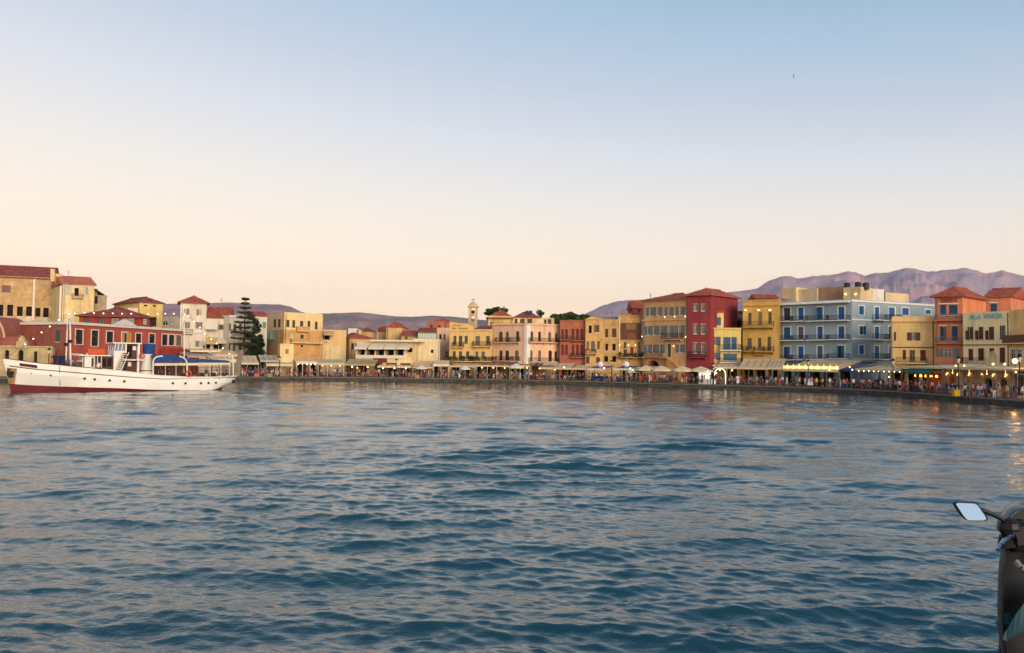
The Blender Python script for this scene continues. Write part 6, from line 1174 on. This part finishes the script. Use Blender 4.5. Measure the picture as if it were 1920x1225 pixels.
mb = MB(); mb.poly([BF.w(u_a + .06, va - .05, z_sill), BF.w(u_a + .06, vb + .05, z_sill), BF.w(u_b, vb + .05, z_r), BF.w(u_b, va - .05, z_r)]); mb.build('windscreen', M('ship_glass', (120, 132, 140), .1, 0), wheel)
for f in (.33, .66): mb = MB(); ua = u_a + (u_c - u_a) * f; mb.tube(BF.w(ua, va - .02, z_sill), BF.w(ua + (u_b - u_a) * .6, va - .02, z_r), .07, n=5); mb.build('window_post', SW, wheel)
mb = MB(); mb.poly([BF.w(u_a + .1, va - .06, z_sill), BF.w(u_c, va - .06, z_sill), BF.w(u_c, va - .06, z_r), BF.w(u_b, va - .06, z_r)]); mb.build('side_window', M('ship_glass', (120, 132, 140), .1, 0), wheel)
mb = MB(); mb.box(BF, u_c, u_c + .16, vb, va, z_mid - .1, z_r); mb.build('bulkhead', SW, wheel); mb = MB(); mb.box(BF, u_d - .25, u_d, vb, va, z_lo, z_r); mb.build('bulkhead', SW, wheel)
mb = MB(); mb.box(BF, u_c + .16, u_d - .25, vb + .2, va - .7, z_mid, z_r); bk = mb.build('wheelhouse_interior', MAH, wheel); sbox('chart_notice', 249, 649, 255, 657, va - .62, va - .7, WHITE, bk); sbox('dark_opening', 238, 648, 247, 671, va - .6, va - .72, DARK, bk)
mb = MB(); mb.box(BF, bu(229, 675, va)[0], bu(268, 675, va)[0], vb - .2, va + .35, z_mid - .14, z_mid); mb.build('bridge_deck', SW, wheel)
mb = MB(); mb.box(BF, bu(226, 690, va)[0], bu(258, 690, va)[0], vb + .3, va - .5, z_lo, z_mid - .14); lw = mb.build('lower_cabin', MAH, wheel); sbox('dark_opening', 228, 678, 237, 697, va - .44, va - .52, M('navy_dark', (30, 34, 58), .7, .1), lw); sbox('notice', 240, 679, 246, 687, va - .44, va - .52, WHITE, lw)
st = MB(); s0, s1 = spt(230, 661, va + .3), spt(216, 694.5, va + .3)
st.tube(s0, s1, .06, n=5); q0, q1 = s0 + BF.u * .75, s1 + BF.u * .75; st.tube(q0, q1, .06, n=5)
stp = st.build('stair', SW, ship)
for k in range(9): f = (k + .5) / 9; mb = MB(); a = s0.lerp(s1, f); b = q0.lerp(q1, f); mb.hexa([a, b, b - BF.n * .25, a - BF.n * .25] + [p + Vector((0, 0, .05)) for p in (a, b, b - BF.n * .25, a - BF.n * .25)]); mb.build('tread', WOODD, stp)
mb = MB(); c = spt(237, 671, va + .3); mb.lathe(c, [(.14, 0), (.17, .2), (.04, .34)], 8); mb.build('red_lamp', M('red_lamp', (206, 50, 40), .4, 0), wheel)
# funnel and blue cowl
c = spt(274.5, 700, CL + .3); f0 = spt(274.5, 664, CL + .3).z; mb = MB(); mb.lathe((c.x, c.y, 0), [(.82, c.z - .6), (.78, c.z + .5), (.72, f0 - .4), (.74, f0 - .05), (.6, f0)], 18); fn = mb.build('funnel', SW, ship, smooth=False)
z2 = spt(275, 645, CL + .3).z; mb = MB(); mb.lathe((c.x + .1, c.y + .3, 0), [(.62, f0 - .1), (.74, f0 + .05), (.78, z2 - .1), (.72, z2), (.3, z2 + .02)], 18); mb.build('blue_tank', SBLU, fn)
mb = MB(); mb.lathe((c.x, c.y, 0), [(.83, c.z + .3), (.83, c.z + .42)], 18); mb.build('band', MAH, fn)
mb = MB()
for k in range(12):
    t0, t1 = 6.283 * k / 12, 6.283 * (k + 1) / 12; q = spt(266, 668, CL + 1.95); mb.tube(q + BF.u * .32 * math.cos(t0) + Vector((0, 0, .32 * math.sin(t0))), q + BF.u * .32 * math.cos(t1) + Vector((0, 0, .32 * math.sin(t1))), .08, n=6)
mb.build('lifebuoy', M('buoy_orange', (214, 84, 60), .6, .08), ship)
# aft awning, arches, deckhouse
aw = MB(); va2, vb2 = CL + 2.35, CL - 2.35
A_ = [bu(x, y, va2) for x, y in ((287, 668), (318, 666.5), (340, 670), (352, 674.5), (392, 675.5), (431, 677.5))]
for (u0, z0), (u1, z1) in zip(A_, A_[1:]):
    for j in range(4):
        f0_, f1_ = j / 4, (j + 1) / 4; cv = lambda f: .14 * math.sin(math.pi * f); v0, v1 = va2 + (vb2 - va2) * f0_, va2 + (vb2 - va2) * f1_
        aw.hexa([BF.w(u0, v0, z0 + cv(f0_) - .04), BF.w(u1, v0, z1 + cv(f0_) - .04), BF.w(u1, v1, z1 + cv(f1_) - .04), BF.w(u0, v1, z0 + cv(f1_) - .04), BF.w(u0, v0, z0 + cv(f0_)), BF.w(u1, v0, z1 + cv(f0_)), BF.w(u1, v1, z1 + cv(f1_)), BF.w(u0, v1, z0 + cv(f1_))])
awn = aw.build('aft_awning', SBLU, ship); mb = MB(); mb2 = MB()
B_ = [bu(x, y, va2 + .05) for x, y in ((287, 681), (340, 679), (350, 680), (431, 680))]
for k in range(len(A_) - 1):
    (u0, z0), (u1, z1) = A_[k], A_[k + 1]; lo = lambda u: float(np.interp(u, [b[0] for b in B_], [b[1] for b in B_])); mid_ = lambda u, z: lo(u) + .0
    mb2.hexa([BF.w(u0, va2 + .05, lo(u0)), BF.w(u1, va2 + .05, lo(u1)), BF.w(u1, va2 + .02, lo(u1)), BF.w(u0, va2 + .02, lo(u0)), BF.w(u0, va2 + .05, z0), BF.w(u1, va2 + .05, z1), BF.w(u1, va2 + .02, z1), BF.w(u0, va2 + .02, z0)])
mb2.build('blue_flap', SBLU, awn)
mb = MB(); u0, z0 = bu(289, 681.3, va2); u1, z1 = bu(431, 680.5, va2); mb.hexa([BF.w(u0, va2 + .06, z0 - .35), BF.w(u1, va2 + .06, z1 - .3), BF.w(u1, va2 + .02, z1 - .3), BF.w(u0, va2 + .02, z0 - .35), BF.w(u0, va2 + .06, z0), BF.w(u1, va2 + .06, z1), BF.w(u1, va2 + .02, z1), BF.w(u0, va2 + .02, z0)]); mb.build('white_fringe', CT['cream'], awn)
for pts in (((287, 704), (287, 679), (289, 673), (294, 669.3), (305, 668)), ((350.7, 707), (350.7, 684), (349, 676), (344, 671), (336, 668.3))): mb = MB(); mb.path([spt(x, y, va2 + .25) for x, y in pts], .1, 6); mb.build('arch_tube', SW, ship)
for x in (310, 330, 372, 394, 414, 430): mb = MB(); mb.tube(spt(x, 681, va2), spt(x, 707, va2), .04, n=5); mb.build('awning_pole', SW, ship)
zl = zsheer(340) - .5; u0 = bu(291, 700, CL + 1.4)[0]; u1 = bu(425, 700, CL + 1.4)[0]; mb = MB(); mb.box(BF, u0, u1, CL - 1.4, CL + 1.0, zl, zl + .95); mb.build('deck_seat', MAH, ship)
mb = MB(); mb.box(BF, u0, u0 + 3.6, CL - 1.2, CL + .6, zl + .95, zl + 2.0); mb.build('skylight', MAH, ship); rr_ = MB()
for k in range(3): rr_.tube(spt(300, 690 + k * 5 - 2, CL + 2.45), spt(432, 690 + k * 5, CL + 2.45), .03, n=4)
for x in range(300, 434, 12): rr_.tube(spt(x, 688, CL + 2.45), spt(x, 707, CL + 2.45), .03, n=4)
rr_.build('aft_rail', MAH, ship)
mb = MB(); c = spt(353.5, 701, va2 + .5)
for k in range(14):
    t0, t1 = 6.283 * k / 14, 6.283 * (k + 1) / 14; mb.tube(c + BF.u * .36 * math.cos(t0) + Vector((0, 0, .38 * math.sin(t0))), c + BF.u * .36 * math.cos(t1) + Vector((0, 0, .38 * math.sin(t1))), .1, n=6)
mb.build('lifebuoy', M('buoy_orange', (214, 84, 60), .6, .08), ship)
mb = MB(); mb.path([spt(437.5, 708, CL + .6), spt(437, 672, CL + .6), spt(434, 664, CL + .6)], .1, 6); mb.build('davit', SW, ship); mb = MB(); mb.tube(spt(431.5, 708, CL - .4), spt(431, 668, CL - .4), .06); mb.build('flagpole', SW, ship)
gw = MB(); a, b = spt(443.5, 706, CL + .4), spt(452.5, 657, CL + .9); hw = BF.u * .38
gw.hexa([a - hw, a + hw, a + hw - BF.n * .12, a - hw - BF.n * .12, b - hw, b + hw, b + hw - BF.n * .12, b - hw - BF.n * .12]); gg = gw.build('gangway', M('gangway_grey', (142, 124, 104), .8, .15, 2), ship)
mb = MB()
for k in range(14): q = (k + .5) / 14; c = a.lerp(b, q); mb.tube(c - hw * .98 + BF.n * .03, c + hw * .98 + BF.n * .03, .04, n=4)
mb.build('tread_bar', GREYM, gg); mb = MB(); c = side_pt(438, 715, 0); mb.ball(BF.w(c[0], c[1] - .3, c[2]), .28, 8); mb.build('stern_fender', IRON, ship)
# rigging and mooring lines
for a, b in ((spt(131.5, 590, CL), spt(9, 673, CL)), (spt(131, 596, CL), spt(104, 689, CL + 2.3)), (spt(131, 596, CL), spt(158, 692, CL + 2.3)), (spt(346, 600, CL), spt(318, 705, CL + 2.3)), (spt(346, 600, CL), spt(366, 706, CL + 2.3)), (spt(346, 590, CL), spt(262, 645, CL)), (spt(130, 610, CL), spt(210, 645, CL))): mb = MB(); mb.tube(a, b, .022, n=4); mb.build('stay', ROPE, ship)
mb = MB(); mb.path([spt(439, 706, CL), spt(452, 709, CL) + Vector((0, 10, -.3)), prow(470, .35) + Vector((0, 0, .4))], .03, 4); mb.build('mooring_line', ROPE, ship)
# festoon of bulbs from bow over both masts to the stern
pts = [spt(29, 700 - 28, CL), spt(47, 644.5, CL), spt(62.5, 634, CL), spt(78, 622, CL), spt(93.5, 611, CL), spt(110, 599, CL), spt(129, 588, CL), spt(140, 584.3 + 2, CL), spt(158.5, 585, CL), spt(176, 585.8, CL), spt(194, 586.5, CL), spt(211.5, 586.5, CL), spt(229, 587, CL), spt(246, 587, CL), spt(278, 587.5, CL), spt(296, 587.5, CL), spt(310, 587, CL), spt(326, 587, CL), spt(346, 588, CL), spt(353, 591.5, CL), spt(364, 602, CL), spt(375, 613, CL), spt(384, 625, CL), spt(396, 635, CL), spt(406, 643, CL), spt(418, 652, CL), spt(430, 662, CL), spt(436, 667, CL)]
mb = MB(); mb.path(pts, .018, 4); ls = mb.build('light_string', M('cable', (60, 56, 52), .7, 0), ship)
mb = MB(); mb.ball((0, 0, -.1), .10, 8); o_b = mb.build('bulb', M('festoon_bulb', (255, 226, 190), emit=1.6)); bm_ = o_b.data; bpy.data.objects.remove(o_b)
for p in pts[1:-1]: o = bpy.data.objects.new('bulb', bm_); COL.objects.link(o); o.parent = ls; o.location = p - ORG[ship.as_pointer()]
# crew and guests aboard
for x, y, v, pm, top, bot, lab, rz in ((97, 690, CL + .8, 'stand', 'orange', 'dark', 'person in orange top at the ship bow', 1.2), (185, 693, CL + 2.0, 'stand', 'white', 'dark', 'person in white top leaning by the ship mid cabin', .3), (147, 690, CL + 1.0, 'seat', 'purple', 'dark', 'person in purple top seated by the ship windlass', .5), (300, 703, CL + 1.9, 'stand', 'purple', 'dark', 'person in purple top under the front of the blue awning', 1.0), (317, 704, CL + 1.7, 'stand', 'navy', 'dark', 'person in navy top under the blue awning by the skylight', -1.0), (387, 705, CL + 1.7, 'stand', 'navy', 'white', 'person in navy top and white trousers under the aft awning', .5), (406, 705, CL + 1.9, 'seat', 'white', 'beige', 'person in white top seated near the ship stern', 1.3), (414, 705, CL + 1.7, 'stand', 'pink', 'white', 'person in pink top near the ship stern', 2.0), (424, 705, CL + 1.7, 'seat', 'maroon', 'dark', 'person in maroon top seated at the stern rail', -1.2), (364, 704, CL + 1.8, 'seat', 'black', 'grey', 'person in black top seated right of the ship lifebuoy', .4)):
    s = min(sec, key=lambda q: abs(q[1] - bu(x, y, v)[0])); zdk = s[3] - (.75 if s[0] < .62 else .55); u = bu(x, y, v)[0]; person(BF.w(u, v, zdk + (0 if pm != 'seat' else -.2)), pm, top, bot, rz, label=lab, group='people aboard the ship')
# ------------------------------------------------------------------ scooter on the near quay (seen from behind, only its left side is in the frame)
SG = M('scooter_grey', (36, 40, 46), .35, .1, 2, spec=.5); SBK = M('scooter_black', (24, 25, 28), .5, .06, 3); CHR = M('chrome', (170, 172, 176), .2, 0, metal=1)
TEAL = M('teal_panel', (14, 72, 80), .45, .1, 2); MIR = M('mirror_glass', (235, 238, 242), .02, 0, metal=1)
D0 = 3.8; gz = 3.2
sc0 = at(1986, 1000, D0); sx, sy = sc0.x, D0
scoot = empty('scooter', (sx, sy, gz), 'dark grey scooter with teal panel and square mirror at the lower right', 'scooter')
def sp(x, y, d=D0): p = at(x, y, d); return p
# mirror: rounded slanted frame with glass
mc = [(1796, 946), (1801, 943), (1829, 943), (1834, 946), (1844, 967), (1845, 972), (1841, 975), (1816, 976.5), (1811, 975), (1806, 968)]
ctr = Vector((sp(1821, 960).x, D0, sp(1821, 960).z)); tilt = lambda p: Vector((p.x, p.y + (p.x - ctr.x) * -.34 + (p.z - ctr.z) * .30, p.z))
mp_ = [tilt(sp(*q)) for q in mc]; cen = sum(mp_, Vector()) / len(mp_)
mb = MB(); n = len(mp_); bk = [p + Vector((0, .012, 0)) for p in mp_]; fr = [p + Vector((0, -.004, 0)) for p in mp_]; inn = [cen + (p - cen) * .93 + Vector((0, -.004, 0)) for p in mp_]
for k in range(n): j = (k + 1) % n; mb.poly([fr[k], fr[j], inn[j], inn[k]]); mb.poly([fr[k], fr[j], bk[j], bk[k]])
mb.poly([cen + (p - cen) * .8 + Vector((0, .025, 0)) for p in mp_])
for k in range(n): j = (k + 1) % n; mb.poly([bk[k], bk[j], cen + (mp_[j] - cen) * .8 + Vector((0, .05, 0)), cen + (mp_[k] - cen) * .8 + Vector((0, .05, 0))])
mir = mb.build('mirror', SBK, scoot); mb = MB(); mb.poly([p + Vector((0, .002, 0)) for p in [cen + (q - cen) * .94 for q in mp_]]); mb.build('mirror_glass', MIR, mir)
mb = MB(); mb.path([tilt(sp(1842, 957)) + Vector((0, .02, 0)), sp(1860, 964), sp(1878, 973), sp(1888, 982)], .011, 8); mb.build('mirror_stem', SBK, scoot)
# hand grip, brake reservoir and lever on the left bar
gb = MB(); gb.ball(sp(1893, 990), .048, 10); gb.tube(sp(1886, 975), sp(1896, 993), .024, .034, 8); gb.tube(sp(1888, 1000), sp(1960, 992), .045, .04, 12); gb.tube(sp(1894, 1012), sp(1955, 1008), .058, .05, 12); gb.tube(sp(1886, 1003), sp(1892, 1022), .03, .05, 8); gb.build('handlebar', SBK, scoot)
lv = MB(); lv.path([sp(1897, 1006, D0 - .04), sp(1884, 1012, D0 - .06), sp(1876, 1022, D0 - .08), sp(1870.5, 1031, D0 - .09)], .009, 6); lv.tube(sp(1894, 1005, D0 - .05), sp(1880, 1021, D0 - .09), .011, .006, 6); lv.build('brake_lever', CHR, scoot)
# fly screen above the bars: a curved shell
def shell(name, prof_l, cx, depth, mat, nseg=18, d0=D0, bulge=.22):   # prof_l: left outline pixels from top to bottom, mirrored about cx
    mb = MB(); rows = []
    for x, y in prof_l:
        a = sp(x, y, d0); c = sp(cx, y, d0); hw_ = c.x - a.x; row = []
        for k in range(nseg + 1): t = math.pi * k / nseg; row.append(Vector((c.x - hw_ * math.cos(t), d0 + depth + bulge * math.sin(t), a.z)))
        rows.append(row)
    for r0, r1 in zip(rows, rows[1:]):
        for k in range(nseg):
            mb.poly([r0[k], r0[k + 1], r1[k + 1], r1[k]]); 
    off_ = Vector((0, -.018, 0))
    for r0, r1 in zip(rows, rows[1:]):
        for k in range(nseg): mb.poly([r0[k] + off_, r1[k] + off_, r1[k + 1] + off_, r0[k + 1] + off_])
        for k in (0, nseg): mb.poly([r0[k], r1[k], r1[k] + off_, r0[k] + off_])
    for k in range(nseg): mb.poly([rows[0][k], rows[0][k + 1], rows[0][k + 1] + off_, rows[0][k] + off_])
    o = mb.build(name, mat, scoot, smooth=True); bm = bmesh.new(); bm.from_mesh(o.data); bmesh.ops.remove_doubles(bm, verts=bm.verts, dist=.0005); bm.to_mesh(o.data); bm.free(); return o
shell('fly_screen', [(1962, 953), (1936, 955), (1919, 960), (1908, 968), (1899, 979), (1894, 992), (1893, 1005)], 1994, .05, M('smoked_screen', (60, 68, 72), .25, .08, 3, spec=.5))
shell('leg_shield', [(1893, 1018), (1888, 1040), (1884, 1075), (1882, 1120), (1881.5, 1160), (1884, 1195), (1890, 1235), (1910, 1300)], 1986, .02, SG, bulge=.16)
mb = MB(); c = sp(1915, 1058, D0 - .02); mb.path([sp(1905, 1052, D0 - .03), sp(1914, 1064, D0 - .05), sp(1930, 1067, D0 - .05)], .014, 6); mb.build('bag_hook', GREYM, scoot)
mb = MB(); q = sp(1888, 983); mb.ball(sp(1912, 980, D0 + .02), .024, 8, sq=.7); mb.build('switch', SBK, scoot)
# teal inner panel, left indicator, floor board, seat, wheels, fender
tl = MB(); tp_ = [(1880, 1200, 1190), (1888, 1202, 1180), (1896, 1196, 1166), (1906, 1190, 1150), (1918, 1184, 1134), (1934, 1178, 1118), (1960, 1170, 1104), (1990, 1164, 1100)]
for (x0, b0_, t0_), (x1, b1_, t1_) in zip(tp_, tp_[1:]):
    f_ = [sp(x0, b0_, D0 - .08), sp(x1, b1_, D0 - .08), sp(x1, b1_, D0 + .05), sp(x0, b0_, D0 + .05), sp(x0, t0_, D0 - .06), sp(x1, t1_, D0 - .06), sp(x1, t1_, D0 + .05), sp(x0, t0_, D0 + .05)]; tl.hexa(f_)
tl.build('inner_panel', TEAL, scoot)
ind = MB(); c = sp(1883, 1170, D0 + .06); ind.lathe((c.x, c.y, c.z - .05), [(.01, 0), (.03, .02), (.036, .06), (.02, .10)], 12); ind.build('indicator', M('indicator_teal', (50, 100, 104), .3, .05), scoot)
sp_dir = Vector((.18, 1, 0)).normalized(); sd_ = Vector((1, -.18, 0)).normalized(); base = Vector((sx, sy, gz))
mb = MB()
fl = [base - sp_dir * .15, base - sp_dir * .62]
def sbx(c, dx, dy, dz, mb): mb.hexa([c - sd_ * dx - sp_dir * dy - Vector((0, 0, dz)), c + sd_ * dx - sp_dir * dy - Vector((0, 0, dz)), c + sd_ * dx + sp_dir * dy - Vector((0, 0, dz)), c - sd_ * dx + sp_dir * dy - Vector((0, 0, dz)), c - sd_ * dx * .9 - sp_dir * dy + Vector((0, 0, dz)), c + sd_ * dx * .9 - sp_dir * dy + Vector((0, 0, dz)), c + sd_ * dx * .9 + sp_dir * dy + Vector((0, 0, dz)), c - sd_ * dx * .9 + sp_dir * dy + Vector((0, 0, dz))])
sbx(base - sp_dir * .33 + Vector((0, 0, .24)), .19, .26, .04, mb); mb.build('floor_board', SBK, scoot)
mb = MB(); sbx(base - sp_dir * .85 + Vector((0, 0, .45)), .19, .34, .18, mb); mb.build('rear_body', SG, scoot); mb = MB(); sbx(base - sp_dir * .82 + Vector((0, 0, .68)), .16, .36, .06, mb); mb.build('seat', SBK, scoot)
def wheel_(c):
    mb = MB(); n = 20; r, rr2 = .22, .06
    for i in range(n):
        t0, t1 = 6.283 * i / n, 6.283 * (i + 1) / n; a = c + sp_dir * r * math.cos(t0) + Vector((0, 0, r * math.sin(t0))); b = c + sp_dir * r * math.cos(t1) + Vector((0, 0, r * math.sin(t1))); mb.tube(a, b, rr2, n=8, cap=False)
    w_ = mb.build('wheel', SBK, scoot); mb = MB(); mb.tube(c - sd_ * .035, c + sd_ * .035, .16, n=16); mb.build('rim', GREYM, w_)
wheel_(base + sp_dir * .32 + Vector((0, 0, .28))); wheel_(base - sp_dir * .95 + Vector((0, 0, .28)))
mb = MB(); mb.tube(base + sp_dir * .05 + Vector((0, 0, 1.0)), base + sp_dir * .32 + Vector((0, 0, .28)), .035, n=8); mb.build('fork', GREYM, scoot)
# a gull far up
p = at(1488, 143, 160); mb = MB(); mb.tube(p + Vector((0, -.25, -.05)), p + Vector((0, .3, .05)), .07, .03, 6); mb.hexa([p + Vector(q) for q in ((-.05, -.1, 0), (.05, -.1, 0), (.05, .1, 0), (-.05, .1, 0), (.1, -.05, .5), (.16, -.05, .5), (.16, .04, .5), (.1, .04, .5))]); mb.hexa([p + Vector(q) for q in ((-.05, -.1, -.02), (.05, -.1, -.02), (.05, .1, -.02), (-.05, .1, -.02), (-.16, -.05, -.4), (-.1, -.05, -.4), (-.1, .04, -.4), (-.16, .04, -.4))])
o = mb.build('bird', M('bird_dark', (60, 58, 60), .8, 0), loc=p); tag(o, 'tiny dark bird high in the sky right of centre', 'bird')
